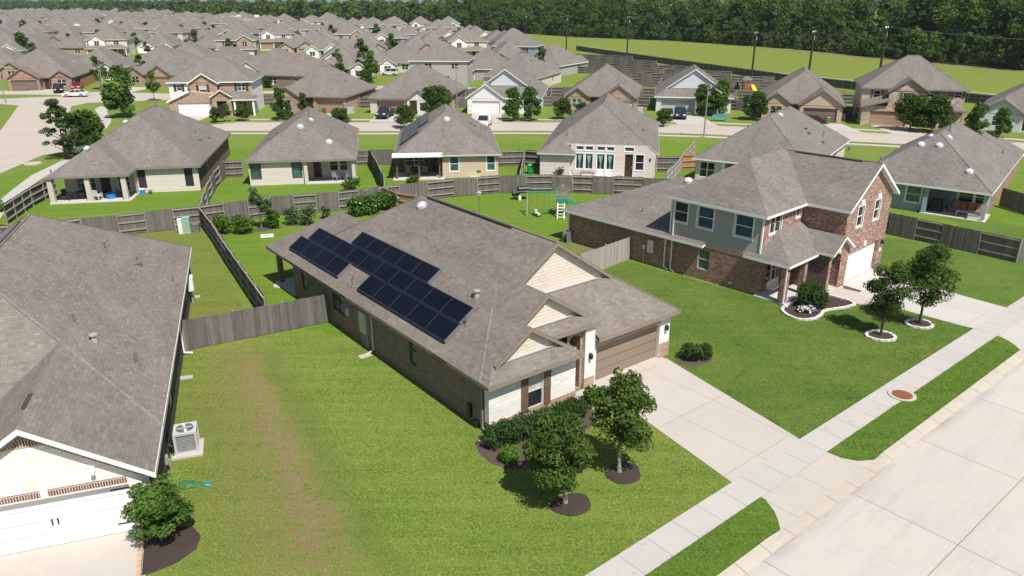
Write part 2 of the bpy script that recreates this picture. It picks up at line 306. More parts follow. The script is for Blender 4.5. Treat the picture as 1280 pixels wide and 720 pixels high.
M['leaf_oak'] = foliage('leaf_oak', [(.018, .040, .009), (.038, .074, .014), (.062, .108, .018), (.092, .142, .026)]); M['leaf_maple'] = foliage('leaf_maple', [(.020, .044, .010), (.042, .082, .015), (.070, .122, .022), (.10, .150, .03), (.11, .095, .036)]); M['leaf_holly'] = foliage('leaf_holly', [(.026, .064, .011), (.05, .108, .016), (.085, .16, .025), (.125, .21, .04)], .3); M['leaf_hedge'] = foliage('leaf_hedge', [(.016, .038, .010), (.034, .068, .016), (.056, .10, .024)], .2); M['leaf_lime'] = foliage('leaf_lime', [(.05, .12, .012), (.085, .175, .018), (.13, .23, .025)], .3); M['leaf_pine'] = foliage('leaf_pine', [(.03, .058, .016), (.06, .10, .028), (.10, .145, .045)], .2); M['leaf_bright'] = foliage('leaf_bright', [(.04, .09, .012), (.075, .14, .018), (.11, .18, .025)], .35); M['leaf_red'] = foliage('leaf_red', [(.05, .035, .025), (.09, .06, .04), (.07, .08, .03)], .2); M['leaf_grey'] = foliage('leaf_grey', [(.045, .075, .03), (.08, .12, .05), (.12, .165, .075)], .25)
M['leaf_wood'] = foliage('leaf_wood', [(.027, .056, .014), (.052, .098, .020), (.082, .138, .027), (.118, .178, .040)], .35); M['leaf_wood2'] = foliage('leaf_wood2', [(.045, .092, .016), (.075, .132, .022), (.11, .172, .032)], .35); M['leaf_woodY'] = foliage('leaf_woodY', [(.075, .115, .022), (.11, .155, .03), (.145, .18, .042)], .35)
M['petal_white'] = foliage('petal_white', [(.6, .6, .58), (.8, .8, .76)], .2); M['petal_purple'] = foliage('petal_purple', [(.16, .08, .25), (.3, .18, .42)], .2)
M['pole_wood'] = plain('pole_wood', (.045, .032, .026), .9, 0, .3, 5); M['pole_grey'] = plain('pole_grey', (.30, .31, .32), .5, .4)
M['tyre'] = plain('tyre', (.015, .015, .015), .8); M['rim'] = plain('rim', (.45, .45, .46), .3, .8); M['lamp_w'] = plain('lamp_w', (.75, .76, .78), .1); M['lamp_r'] = plain('lamp_r', (.35, .01, .01), .2); M['track'] = plain('track', (.27, .25, .12), .95, 0, .2, 1); M['dirt'] = plain('dirt', (.16, .12, .08), .95, 0, .25, 2)
# ------------------------------------------------------------------ house builder
class House:
    def __init__(s, label, o, ang, name='house', group=None, roofmat='shingle', trim='trim_white', frame='trim_white'):
        s.root = thing(name, label, 'house', o, math.radians(ang), group); s.parts = {}; s.rm = roofmat; s.trim = trim; s.frame = frame
        s.R = MB(); s.F = MB(); s.eps = 0.0; s.roof = None; s.late = []
    def mb(s, part, mat):
        k = (part, mat)
        if k not in s.parts: s.parts[k] = MB()
        return s.parts[k]
    # a wall from a to b (outside on the right), with real openings [(c0, c1, z0, z1, kind)] in absolute u or v
    def wall(s, mat, a, b, z0, z1, ops=(), part=None, reveal=.09):
        part = part or 'wall'
        m = s.mb(part, mat); a = Vector((a[0], a[1])); b = Vector((b[0], b[1])); L = (b-a).length; d = (b-a)/L; n = Vector((d.y, -d.x))
        P = lambda q, dn, z: (a.x+d.x*q+n.x*dn, a.y+d.y*q+n.y*dn, z)
        ax = 0 if abs(d.x) > abs(d.y) else 1; O = []
        for c0, c1, za, zb, kind in ops:
            if za < .026 and kind[:3] in ('gar', 'arc', 'ope', 'doo'): za = .026
            s0, s1 = sorted((abs(c0-a[ax]), abs(c1-a[ax]))); O.append((s0, s1, za, zb, kind))
        xs = sorted({0.0, L, *[x for o in O for x in o[:2]]}); zs = sorted({z0, z1, *[z for o in O for z in o[2:4]]})
        for i in range(len(xs)-1):
            for j in range(len(zs)-1):
                cx, cz = (xs[i]+xs[i+1])/2, (zs[j]+zs[j+1])/2
                if any(o[0] < cx < o[1] and o[2] < cz < o[3] for o in O): continue
                m.poly([P(xs[i], 0, zs[j]), P(xs[i+1], 0, zs[j]), P(xs[i+1], 0, zs[j+1]), P(xs[i], 0, zs[j+1])])
        for s0, s1, za, zb, kind in O:
            r = {'gar': .22, 'door': .15, 'arch': .5, 'open': .3}.get(kind.split(':')[0], reveal)
            m.poly([P(s0, 0, za), P(s0, 0, zb), P(s0, -r, zb), P(s0, -r, za)]); m.poly([P(s1, 0, zb), P(s1, 0, za), P(s1, -r, za), P(s1, -r, zb)])
            m.poly([P(s0, 0, zb), P(s1, 0, zb), P(s1, -r, zb), P(s0, -r, zb)]); (kind[:3] == 'gar') or m.poly([P(s1, 0, za), P(s0, 0, za), P(s0, -r, za), P(s1, -r, za)])
            s.fill(P, s0, s1, za, zb, kind, r)
    def pbox(s, m, P, s0, s1, d0, d1, z0, z1):
        c = [P(s0, d1, 0), P(s1, d1, 0), P(s1, d0, 0), P(s0, d0, 0)]
        m.hexa([(x, y, z0) for x, y, _ in c], [(x, y, z1) for x, y, _ in c])
    def fill(s, P, s0, s1, za, zb, kind, r):
        k = kind.split(':'); kd = k[0]; opt = k[1:] 
        if kd in ('win', 'pic', 'twin'):
            fr = MB(); f = .055; fm = s.frame
            for o in opt:
                if o in ('dark', 'white', 'cream', 'grey'): fm = {'dark': 'trim_dark', 'white': 'trim_white', 'cream': 'trim_cream', 'grey': 'trim_grey'}[o]
            c = .0
            if 'case' in opt:
                c = .085
                for q in ((s0-c, s1+c, za-c, za), (s0-c, s1+c, zb, zb+c), (s0-c, s0, za, zb), (s1, s1+c, za, zb)): s.pbox(fr, P, q[0], q[1], -.002, .028, q[2], q[3])
            d0, d1 = -r-.02, -r+.045
            s.pbox(fr, P, s0, s1, d0, d1, za, za+f); s.pbox(fr, P, s0, s1, d0, d1, zb-f, zb); s.pbox(fr, P, s0, s0+f, d0, d1, za+f, zb-f); s.pbox(fr, P, s1-f, s1, d0, d1, za+f, zb-f)
            zm = (za+zb)/2
            if kd != 'pic': s.pbox(fr, P, s0+f, s1-f, d0, d1-.004, zm-.025, zm+.025)
            if kd == 'twin': sm = (s0+s1)/2; s.pbox(fr, P, sm-.045, sm+.045, d0, d1+.004, za+f, zb-f)
            if 'grid' in opt:
                for i in (1, 2): q = s0+(s1-s0)*i/3; s.pbox(fr, P, q-.012, q+.012, d0, d1-.012, za+f, zb-f)
                for i in (1, 3): q = za+(zb-za)*i/4; s.pbox(fr, P, s0+f, s1-f, d0, d1-.014, q-.012, q+.012)
            s.late.append(('window', fr, fm, [('pane', s.quad(P, s0+f*.5, s1-f*.5, -r, za+f*.5, zb-f*.5), 'screen' if 'screen' in opt else 'glass_blue' if 'blue' in opt else 'glass_teal' if 'teal' in opt else 'glass_dark')] +
                          ([('curtain', s.drape(P, s0+f, s1-f, -r+.012, za+f, zb-f), 'curtain')] if 'drape' in opt else []) +
                          ([('blind', s.quad(P, s0+f, s1-f, -r+.01, zm+.03, zb-f), 'blind')] if 'blind' in opt else [])))
            if 'shut' in opt:
                sh = [o for o in opt if o.startswith('s_')]
                for q0, q1 in ((s0-c-.42, s0-c-.02), (s1+c+.02, s1+c+.42)):
                    m = MB(); s.pbox(m, P, q0, q1, .0, .045, za-.05, zb+.05)
                    for zz in (za+.05, (za+zb)/2, zb-.12): s.pbox(m, P, q0, q1, .045, .065, zz, zz+.08)
                    s.late.append(('shutter', m, sh[0][2:] if sh else 'trim_brown', []))
        elif kd == 'gar':
            m = MB(); n = 4; mat = opt[0]
            for i in range(n): s.pbox(m, P, s0+.02, s1-.02, -r-.04, -r+.004, za+(zb-za)*i/n+.008, za+(zb-za)*(i+1)/n-.008)
            s.pbox(m, P, s0, s1, -r-.05, -r-.02, za, zb)
            kids = []
            if 'lights' in opt:
                w = MB()
                for i in range(8): q = s0+(s1-s0)*(i+.15)/8; s.pbox(w, P, q, q+(s1-s0)*.7/8, -r+.004, -r+.012, zb-.42, zb-.12)
                kids.append(('pane', w, 'glass_dark'))
            if 'hinge' in opt:
                w = MB(); sm = (s0+s1)/2
                for q in (sm-.12, sm+.06): s.pbox(w, P, q, q+.05, -r+.004, -r+.03, za+.85, za+1.1)
                for zz in (za+.35, zb-.3):
                    for q0, q1 in ((s1-.65, s1-.05), (s0+.05, s0+.65)): s.pbox(w, P, q0, q1, -r+.004, -r+.025, zz, zz+.045)
                kids.append(('handle', w, 'black'))
            s.late.append(('garage_door', m, mat, kids))
        elif kd == 'door':
            m = MB(); mat = opt[0] if opt else 'front_door'; s.pbox(m, P, s0+.01, s1-.01, -r-.05, -r+.0, za, zb)
            for q in ((za+.2, za+.85), (za+1.0, zb-.2)): s.pbox(m, P, s0+.16, s1-.16, -r, -r+.015, q[0], q[1])
            h = MB(); s.pbox(h, P, s1-.16, s1-.1, -r+.0, -r+.06, za+.95, za+1.1); s.late.append(('door', m, mat, [('handle', h, 'metal')]))
        elif kd in ('arch', 'open'):
            if kd == 'arch':      # fill the upper corners of the opening to a round arch
                m = s.mb('wall', opt[0]); rad = (s1-s0)/2; sm = (s0+s1)/2; hgt = min(rad*.75, zb-za-.5); N = 12
                for d in (0.0, -r):
                    for i in range(N):
                        a0 = math.pi*i/N; a1 = math.pi*(i+1)/N
                        p0 = (sm-rad*math.cos(a0), zb-hgt+hgt*math.sin(a0)); p1 = (sm-rad*math.cos(a1), zb-hgt+hgt*math.sin(a1))
                        m.poly([P(p0[0], d, p0[1]), P(p1[0], d, p1[1]), P(p1[0], d, zb), P(p0[0], d, zb)])
                for i in range(N):
                    a0 = math.pi*i/N; a1 = math.pi*(i+1)/N
                    p0 = (sm-rad*math.cos(a0), zb-hgt+hgt*math.sin(a0)); p1 = (sm-rad*math.cos(a1), zb-hgt+hgt*math.sin(a1))
                    m.poly([P(p0[0], 0, p0[1]), P(p1[0], 0, p1[1]), P(p1[0], -r, p1[1]), P(p0[0], -r, p0[1])])
    def quad(s, P, s0, s1, d, z0, z1):
        m = MB(); m.poly([P(s0, d, z0), P(s1, d, z0), P(s1, d, z1), P(s0, d, z1)]); return m
    def drape(s, P, s0, s1, d, z0, z1):
        m = MB(); sm = (s0+s1)/2; zm = (z0+z1)/2+.1; w = (s1-s0)
        m.poly([P(s0+w*.12, d, z1), P(sm-.06*w, d, zm-.35), P(sm-.1*w, d, z0), P(sm+.1*w, d, z0), P(sm+.06*w, d, zm-.35), P(s1-w*.12, d, z1)]); return m
    # a roof block; axis is the ridge direction; ends: 'hip' | 'gable' | ('dutch', zb, rake) | ('cut', zc) | 'none'
    def block(s, u0, u1, v0, v1, z, p=.67, axis='v', e0='hip', e1='hip', gmat='side_cream', t=.19, go=.3, caps=True, glow=.0):
        s.eps += .006; z -= s.eps; R, F = s.R, s.F
        sw = axis == 'u'
        if sw: u0, u1, v0, v1 = v0, v1, u0, u1
        X = (lambda q: (q[1], q[0], q[2])) if sw else (lambda q: q)
        hw = (u1-u0)/2; um = (u0+u1)/2; rz = z+p*hw; ch = []; edges = []; hips = []
        for ve, sg, e in ((v0, 1, e0), (v1, -1, e1)):
            k = e if isinstance(e, str) else e[0]
            if k == 'hip':
                r = (um, ve+sg*hw, rz); ch.append(([(u0, ve, z), r], [(u1, ve, z), r])); R.up([X(q) for q in ((u0, ve, z), (u1, ve, z), r)])
                edges.append(((u0, ve, z), (u1, ve, z))); hips += [((u0, ve, z), r), ((u1, ve, z), r)]
                F.up([X((q[0], q[1], q[2]-t)) for q in ((u0, ve, z), (u1, ve, z), r)], -1)
            elif k in ('gable', 'none'):
                r = (um, ve, rz); ch.append(([(u0, ve, z), r], [(u1, ve, z), r]))
                if k == 'gable':
                    edges += [((u0, ve, z), r), ((u1, ve, z), r)]; vf = ve+sg*go; tt = t*.6; zw = glow or z-.02
                    dz = (zw-(z-tt))/p
                    s.mb('gable', gmat).poly([X(q) for q in ((u0+dz, vf, zw), (u1-dz, vf, zw), (um, vf, rz-tt))])
            elif k == 'dutch':
                zb = e[1]; ro = e[2]; dv = (zb-z)/p; vf = ve+sg*dv; vr = vf-sg*ro; ua, ub = u0+dv, u1-dv; r = (um, vr, rz)
                um0 = e[3] if len(e) > 3 else None     # the skirt may start part-way along (lower roof over one bay only)
                sk = ((u0, ve, z), (u1, ve, z), (ub, vf, zb), (ua, vf, zb)) if um0 is None else tuple([(um0[0], ve, z), (u1, ve, z), (ub, vf, zb)]+[(a, vf-d, zb-d*p) for a, d in um0[1:]])
                ch.append(([(u0, ve, z), (ua, vf, zb), (ua, vr, zb), r] if um0 is None else [(u0, vr, z), r], [(u1, ve, z), (ub, vf, zb), (ub, vr, zb), r]))
                R.up([X(q) for q in sk]); F.up([X((q[0], q[1], q[2]-t)) for q in sk], -1)
                edges += [(sk[0], sk[1]), ((ua, vr, zb), r), ((ub, vr, zb), r)]; hips += [((u0, ve, z), (ua, vf, zb)), ((u1, ve, z), (ub, vf, zb))]
                s.mb('gable', gmat).poly([X(q) for q in ((ua, vf+.01*sg, zb-.1), (ub, vf+.01*sg, zb-.1), (ub, vf+.01*sg, zb), (um, vf+.01*sg, rz-t*.6), (ua, vf+.01*sg, zb))])
                fl = MB(); fl.box(ua+.15, vf-sg*.11, zb-.02, ub-.15, vf-sg*.0, zb+.02) if not sw else fl.box(vf-sg*.11, ua+.15, zb-.02, vf, ub-.15, zb+.02); s.late.append(('flashing', fl, 'trim_grey', []))
            elif k == 'cut':
                zc = e[1]; dv = (zc-z)/p; vc = ve+sg*dv; ua, ub = u0+dv, u1-dv; r = (um, ve+sg*hw, rz)
                ch.append(([(u0, vc, z), (ua, vc, zc), r], [(u1, vc, z), (ub, vc, zc), r])); R.up([X(q) for q in ((ua, vc, zc), (ub, vc, zc), r)])
                F.up([X((q[0], q[1], q[2]-t)) for q in ((ua, vc, zc), (ub, vc, zc), r)], -1)
                edges += [((ua, vc, zc), (ub, vc, zc)), ((u0, vc, z), (ua, vc, zc)), ((u1, vc, z), (ub, vc, zc))]; hips += [((ua, vc, zc), r), ((ub, vc, zc), r)]
        for side in (0, 1):
            pts = ch[0][side]+list(reversed(ch[1][side])); q = []
            for x in pts:
                if not q or (Vector(q[-1])-Vector(x)).length > 1e-5: q.append(x)
            R.up([X(a) for a in q]); F.up([X((a[0], a[1], a[2]-t)) for a in q], -1)
            edges.append((ch[0][side][0], ch[1][side][0]))
        r0, r1 = ch[0][0][-1], ch[1][0][-1]
        if e0 != 'none' and e1 != 'none' and (Vector(r0)-Vector(r1)).length > .05: hips.append((r0, r1))
        if 'none' in (e0, e1): hips = []
        for a, b in edges:
            a, b = X(a), X(b); m = Vector(((a[0]+b[0])/2, (a[1]+b[1])/2, 0)); cx = Vector(X((um, (v0+v1)/2, 0)))
            d = Vector((b[0]-a[0], b[1]-a[1], 0)).normalized(); n = Vector((d.y, -d.x, 0)); n = n if n.dot(m-cx) > 0 else -n; o = n*.022
            pa, pb = Vector(a), Vector(b); dn = Vector((0, 0, -t)); lift = Vector((0, 0, -.012))
            b4 = [pa+dn, pb+dn, pb+dn+o, pa+dn+o]; t4 = [pa+lift, pb+lift, pb+lift+o, pa+lift+o]
            F.hexa([tuple(x) for x in b4], [tuple(x) for x in t4])
        if caps:
            for a, b in hips: R.bar(X(a), X(b), .13, .03)
        return rz
    def poly_roof(s, polys, edges, t=.18):
        for p in polys: s.R.up(p); s.F.up([(a[0], a[1], a[2]-t) for a in p], -1)
        for a, b in edges:
            m = MB(); d = Vector((b[0]-a[0], b[1]-a[1], 0)).normalized(); n = Vector((d.y, -d.x, 0))*.02
            pa, pb = Vector(a), Vector(b); dn = Vector((0, 0, -t)); l = Vector((0, 0, -.012)); s.F.hexa([tuple(x) for x in (pa+dn, pb+dn, pb+dn+n, pa+dn+n)], [tuple(x) for x in (pa+l, pb+l, pb+l+n, pa+l+n)])
    def fix(s, part, mat, fn, on_roof=False):
        m = MB(); fn(m); s.late.append((part, m, mat, [], on_roof))
    def pipe(s, u, v, z, h=.45, r=.05, mat='lead'):
        m = MB(); m.lathe((u, v, z-.15), [(r*2.6, 0), (r*2.2, .17), (r, .2), (r, h+.1), (r*1.05, h+.15)], 8); s.late.append(('vent_pipe', m, mat, [], True))
    def turbine(s, u, v, z):
        m = MB(); m.lathe((u, v, z-.1), [(.16, 0), (.14, .2), (.10, .22), (.10, .34), (.19, .36), (.19, .42), (.05, .47)], 10); s.late.append(('roof_vent', m, 'metal', [], True))
    def boxvent(s, u, v, z, mat='lead'):
        m = MB(); m.box(u-.16, v-.16, z-.06, u+.16, v+.16, z+.13); m.box(u-.19, v-.19, z+.132, u+.19, v+.19, z+.16); s.late.append(('roof_vent', m, mat, [], True))
    def skydome(s, u, v, z, nx, ny):
        # tubular skylight: flashing curb and clear dome, tipped with the roof slope (nx, ny = downslope)
        p = .67; n = Vector((nx*p, ny*p, 1)).normalized(); a = n.orthogonal().normalized(); b = n.cross(a)
        def ring(m, prof):
            R = [[tuple(Vector((u, v, z))+n*h+(a*math.cos(k*math.pi/9)+b*math.sin(k*math.pi/9))*r) for k in range(18)] for r, h in prof]
            for i in range(len(R)-1):
                for k in range(18): m.poly([R[i][k], R[i][(k+1) % 18], R[i+1][(k+1) % 18], R[i+1][k]], True)
            m.poly(R[-1])
        m = MB(); ring(m, [(.38, -.04), (.36, .04), (.29, .05), (.29, .10)]); d = MB(); ring(d, [(.29, .101), (.275, .145), (.20, .20), (.08, .225)])
        s.late.append(('skylight', m, 'metal', [('dome', d, 'dome')], True))
    def ridgevent(s, a, b):
        m = MB(); m.bar((a[0]-.1, a[1], a[2]-.03), (b[0]-.1, b[1], b[2]-.03), .16, .10); s.late.append(('ridge_vent', m, 'trim_dark', [], True))
    def column(s, u, v, h, w=.3, mat='brick_tan', z0=0.0):
        m = MB(); m.box(u-w/2, v-w/2, z0, u+w/2, v+w/2, h-.14); m.box(u-w/2-.03, v-w/2-.03, h-.138, u+w/2+.03, v+w/2+.03, h); s.late.append(('column', m, mat, []))
    def downspout(s, u, v, h, mat='trim_white', foot=(0, -.35)):
        m = MB(); m.box(u-.04, v-.04, .15, u+.04, v+.04, h); m.bar((u, v, .17), (u+foot[0], v+foot[1], .06), .08, .07); s.late.append(('downspout', m, mat, []))
    def lamp(s, u, v, z, nx, ny):
        m = MB(); m.box(u-.06, v-.06, z-.1, u+.06, v+.06, z+.1); m.lathe((u+nx*.12, v+ny*.12, z-.18), [(.05, 0), (.09, .03), (.10, .24), (.03, .33)], 8); s.late.append(('wall_lamp', m, 'black', []))
    def slab(s, u0, u1, v0, v1, z1=.08, mat='slab', part='patio_slab'):
        m = MB(); m.box(u0, v0, -.02, u1, v1, z1); s.late.append((part, m, mat, []))
    def finish(s):
        for (part, mat), m in s.parts.items():
            if m.f: m.build(part, M[mat], s.root)
        if s.R.f:
            s.roof = s.R.build('roof', M[s.rm], s.root); s.F.build('fascia', M[s.trim], s.roof)
        for e in s.late:
            o = e[1].build(e[0], M[e[2]], s.roof if len(e) > 4 and e[4] and s.roof else s.root)
            for k in e[3]: k[1].build(k[0], M[k[2]], o)
        return s.root
# ------------------------------------------------------------------ the solar house (front wall corner surveyed at pixel 612,543)
OA = at(612, 543); AA = 38.0
h = House('tan-roofed one-storey brick house with black solar panels on its roof and a white stone front', OA, AA, roofmat='shingle_warm', trim='trim_tan', frame='trim_cream')
zt = 2.78
h.block(-.35, 12.8, .2, 21.65, 2.65, .67, 'v', ('dutch', 4.5, .24, (6.8, (5.1, 0), (6.78, 1.45))), 'hip', 'shake_cream')
h.block(1.0, 6.9, .3, 6.0, 3.55, .67, 'v', ('dutch', 3.98, .24, (3.75, (3.0, 0))), 'none', 'shake_cream')
h.block(-.35, 5.2, -.45, 4.0, 2.65, .67, 'v', ('dutch', 3.15, .24), 'none', 'shake_cream')
h.block(-.35, 7.35, 13.0, 24.85, 2.65, .67, 'v', 'none', 'hip')
h.wall('stone_white', (0, 0), (5.1, 0), .02, zt, [(2.2, 3.1, .45, 2.2, 'win:blind:shut:s_trim_brown')])
h.wall('brick_tan', (-.03, -.03), (5.13, -.03), -.05, .5, part='brick_base'); h.wall('brick_tan', (5.13, -.03), (5.13, 2.4), -.05, .5, part='brick_base'); h.mb('brick_base', 'brick_tan').poly([(-.03, -.03, .5), (5.13, -.03, .5), (5.13, 0, .5), (-.03, 0, .5)])
h.wall('stone_white', (5.1, 0), (5.1, 2.4), .02, zt)
h.wall('brick_tan', (5.1, 2.4), (6.15, 2.4), 0, 3.4, [(5.2, 6.05, .1, 2.3, 'door')])
h.wall('brick_tan', (5.13, .68), (6.15, .68), 0, 3.62, [(5.28, 6.0, .05, 3.0, 'arch:brick_tan')])
h.wall('brick_tan', (6.15, 2.4), (6.15, .5), 0, 3.6)
h.wall('stone_white', (6.13, .46), (6.78, .46), .02, 3.62); h.wall('stone_white', (6.78, .46), (6.78, 2.0), .02, 3.6); h.wall('stone_white', (6.13, .9), (6.13, .46), .02, 3.62)
h.wall('stone_white', (6.78, .55), (12.45, .55), 0, zt, [(6.98, 11.65, 0, 2.05, 'gar:door_tan')])
m = h.mb('brick_base', 'brick_tan'); m.box(11.68, .52, -.05, 12.48, .55, .85); m.box(6.8, .525, 2.08, 11.68, .56, 2.36); m.box(6.1, .43, -.05, 6.8, .46, .6)
h.wall('brick_brown', (12.45, .55), (12.45, 21.3), 0, zt); h.wall('brick_brown', (12.45, 21.3), (7.0, 21.3), 0, zt, [(8.2, 10.6, .3, 2.2, 'twin')]); h.wall('brick_brown', (7.0, 21.3), (0, 21.3), 0, zt, [(1.2, 3.0, .6, 2.2, 'twin'), (4.5, 5.5, .1, 2.2, 'door')])
h.wall('brick_brown', (0, 21.3), (0, 0), -.05, zt, [(14.05, 15.6, .98, 2.42, 'twin:dark:teal'), (19.35, 20.0, .98, 2.38, 'win:dark:teal'), (6.1, 6.78, .88, 2.45, 'win:dark:teal')])
m = h.mb('wall', 'stone_white'); m.box(-.02, .0, .5, 0, .32, 2.6)
def f(m): m.box(-.16, 11.15, .85, .0, 11.95, 2.1); m.box(-.175, 11.2, .95, -.16, 11.5, 2.0); m.box(-.175, 11.56, .95, -.16, 11.9, 1.5)
h.fix('electrical_box', 'metal', f)
h.fix('electric_meter', 'metal', lambda m: (m.box(-.12, 13.25, 1.25, 0, 13.6, 1.75), m.lathe((-.13, 13.42, 1.4), [(.1, 0), (.11, .12), (.05, .2)], 8)))
h.fix('conduit', 'trim_grey', lambda m: [m.box(-.07, v, .0, -.01, v+.05, .86) for v in (11.25, 11.45, 11.75)])
h.fix('utility_box', 'black', lambda m: (m.box(-.14, 1.3, .3, 0, 1.55, .95), m.box(-.22, .75, 0, 0, 1.05, .3)))
h.downspout(-.07, .45, 2.6, 'trim_tan', (-.1, -.6)); h.downspout(-.07, 10.6, 2.6, 'trim_cream', (-.5, -.1))
h.fix('splash_block', 'conc', lambda m: m.box(-1.0, 10.3, -.01, -.3, 10.7, .05)); h.fix('splash_block', 'conc', lambda m: m.box(-.75, -.55, -.01, -.2, -.15, .06))
h.slab(-.1, 7.0, 21.3, 24.6); h.column(.28, 24.3, 2.6, .32, 'brick_brown'); h.column(6.7, 24.3, 2.6, .32, 'brick_brown')
h.slab(5.13, 6.78, -1.2, .45, .06, 'conc', 'porch_slab')
h.lamp(12.1, .55, 1.75, 0, -1); h.lamp(6.45, .46, 1.8, 0, -1)
zl = lambda u: 2.65+.67*(u+.35)
h.turbine(2.56, 4.44, zl(2.56)); h.pipe(1.3, 3.55, zl(1.3)); h.pipe(.5, 13.6, zl(.5), .3); h.pipe(.25, 13.2, zl(.25), .2); h.pipe(8.8, 14.2, zl(12.45-8.8), .5)
h.skydome(5.55, 14.2, 2.65+.67*5.9, -1, 0)
h.ridgevent((6.22, 6.2, 7.05), (6.22, 14.4, 7.05))
for (u0, u1, v0, v1, n) in ((.22, 1.13, 15.0, 21.95, 4), (1.17, 2.02, 3.85, 21.03, 10), (2.06, 2.90, 8.05, 16.7, 5), (.22, 1.13, 3.75, 12.5, 5)):
    for i in range(n):
        a = v0+(v1-v0)*i/n+.012; b = v0+(v1-v0)*(i+1)/n-.012
        pm = MB(); fm = MB(); nrm = Vector((-.67, 0, 1)).normalized(); P = lambda u, v, k: tuple(Vector((u, v, zl(u)))+nrm*k)
        w = .035/1.2
        pm.hexa([P(u0+w, a+.03, .09), P(u1-w, a+.03, .09), P(u1-w, b-.03, .09), P(u0+w, b-.03, .09)], [P(u0+w, a+.03, .136), P(u1-w, a+.03, .136), P(u1-w, b-.03, .136), P(u0+w, b-.03, .136)])
        for q in ((u0, u0+w, a, b), (u1-w, u1, a, b), (u0+w, u1-w, a, a+.03), (u0+w, u1-w, b-.03, b)):
            fm.hexa([P(q[0], q[2], .085), P(q[1], q[2], .085), P(q[1], q[3], .085), P(q[0], q[3], .085)], [P(q[0], q[2], .14), P(q[1], q[2], .14), P(q[1], q[3], .14), P(q[0], q[3], .14)])
        if u0 < 1 : fm.hexa([P(u0-.03, a, -.02), P(u0, a, -.02), P(u0, b, -.02), P(u0-.03, b, -.02)], [P(u0-.03, a, .13), P(u0, a, .13), P(u0, b, .13), P(u0-.03, b, .13)])
        h.late.append(('solar_panel', pm, 'solar', [('frame', fm, 'frame_black' if 1 else 'alu')]))
for (u0, u1, v) in ((.22, 1.13, 3.72), (1.17, 2.02, 3.82), (2.06, 2.90, 8.02), (.22, 1.13, 14.97)):
    fm = MB(); P = lambda u, vv, k: tuple(Vector((u, vv, zl(u)))+Vector((-.67, 0, 1)).normalized()*k)
    fm.hexa([P(u0, v-.05, .02), P(u1, v-.05, .02), P(u1, v+.02, .02), P(u0, v+.02, .02)], [P(u0, v-.05, .138), P(u1, v-.05, .138), P(u1, v+.02, .138), P(u0, v+.02, .138)]); h.late.append(('panel_rail', fm, 'alu', []))
h.finish()
# ------------------------------------------------------------------ the white stone house at the left
OB = at(200, 661); AB = 19.2
h = House('large grey-roofed house at the left with a bright white gable and white garage door', OB, AB, roofmat='shingle_light', trim='trim_white')
h.block(-13.9, .25, 3.0, 27.0, 2.6, .67, 'v', 'hip', 'hip'); h.block(-7.2, .25, -.32, 9.0, 2.6, .67, 'v', 'gable', 'none', 'stone_white', .22, .32, True, 2.55); h.block(-12.5, -1.2, 14.0, 28.5, 2.6, .67, 'v', 'none', 'hip')
h.wall('stone_white', (-7.0, 0), (0, 0), 0, 2.56, [(-5.75, -.69, .0, 2.12, 'gar:door_white:hinge')])
h.wall('brick_shaded', (0, 0), (0, 26.6), -.05, 2.72, [(7.5, 8.6, .8, 2.2, 'win'), (16.6, 17.8, .8, 2.2, 'win'), (21.0, 21.9, .8, 2.2, 'win')]); h.wall('side_cream', (0, 26.6), (-13.6, 26.6), 0, 2.72, [(-4, -2, .5, 2.2, 'twin')]); h.wall('brick_shaded', (-13.6, 26.6), (-13.6, 6), 0, 2.72); h.wall('stone_white', (-13.6, 6), (-7.0, 6), 0, 2.7); h.wall('stone_white', (-7.0, 6), (-7.0, 0), 0, 2.7)
m = h.mb('brick_trim', 'soldier'); m.box(-3.15, -.015, 2.2, -.72, .0, 2.46); m.box(-5.75, -.015, 2.2, -3.4, .0, 2.46)
for sg in (1, -1):       # brick frieze under the rake boards
    m.bar((-3.475+sg*.05, -.008, 4.62), (-3.475+sg*3.35, -.008, 2.62-.21), .05, .22, (0, -1, 0))
m.poly([(-4.05, -.012, 4.18), (-2.9, -.012, 4.18), (-3.475, -.012, 4.60)])
m = h.mb('brick_base', 'brick_shaded'); m.box(-.6, -.02, .0, .02, .0, .75); m = h.mb('foundation', 'conc'); m.box(-.62, -.06, -.05, .03, -.02, .18)
h.lamp(-.35, 0, 1.95, 0, -1); h.downspout(.07, .2, 2.5, 'trim_white', (.3, -.2)); h.downspout(.07, 15.2, 2.5, 'trim_white', (.4, .1))
h.fix('flood_light', 'white_pl', lambda m: (m.box(-1.75, -.1, 2.9, -1.6, 0, 3.05), m.lathe((-1.67, -.16, 2.8), [(.03, 0), (.08, .05), (.07, .16)], 8)))
zr = lambda u: 2.6+.67*(.25-u)
h.turbine(-2.5, 7.94, zr(-2.5)); h.pipe(-.95, 7.29, zr(-.95), .55, .06); h.pipe(-2.06, 19.85, zr(-2.06), .25); h.boxvent(-1.95, 19.3, zr(-1.95)); h.pipe(-3.5, 19.5, zr(-3.5)); h.pipe(-3.3, 8.9, zr(-3.3)); h.pipe(-.3, 19.0, zr(-.3), .5, .03)
h.ridgevent((-6.82, 11.2, 7.33), (-6.82, 18.4, 7.33)); h.ridgevent((-3.475, 1.2, 5.07), (-3.475, 2.2, 5.07))
h.finish()
t = thing('gas_meter', 'small grey gas meter on the dark wall of the white gabled house near the tree', 'gas meter', at(205, 592), math.radians(AB))
m = MB(); m.tube([(0, 0, 0), (0, 0, .75), (.15, 0, .85)], .03); m.box(-.1, -.12, .45, .25, .12, .8); m.build('meter_body', M['metal'], t); m = MB(); m.tube([(.3, 0, 0), (.3, 0, .6), (.1, 0, .7)], .03); m.build('pipe', M['metal'], t)
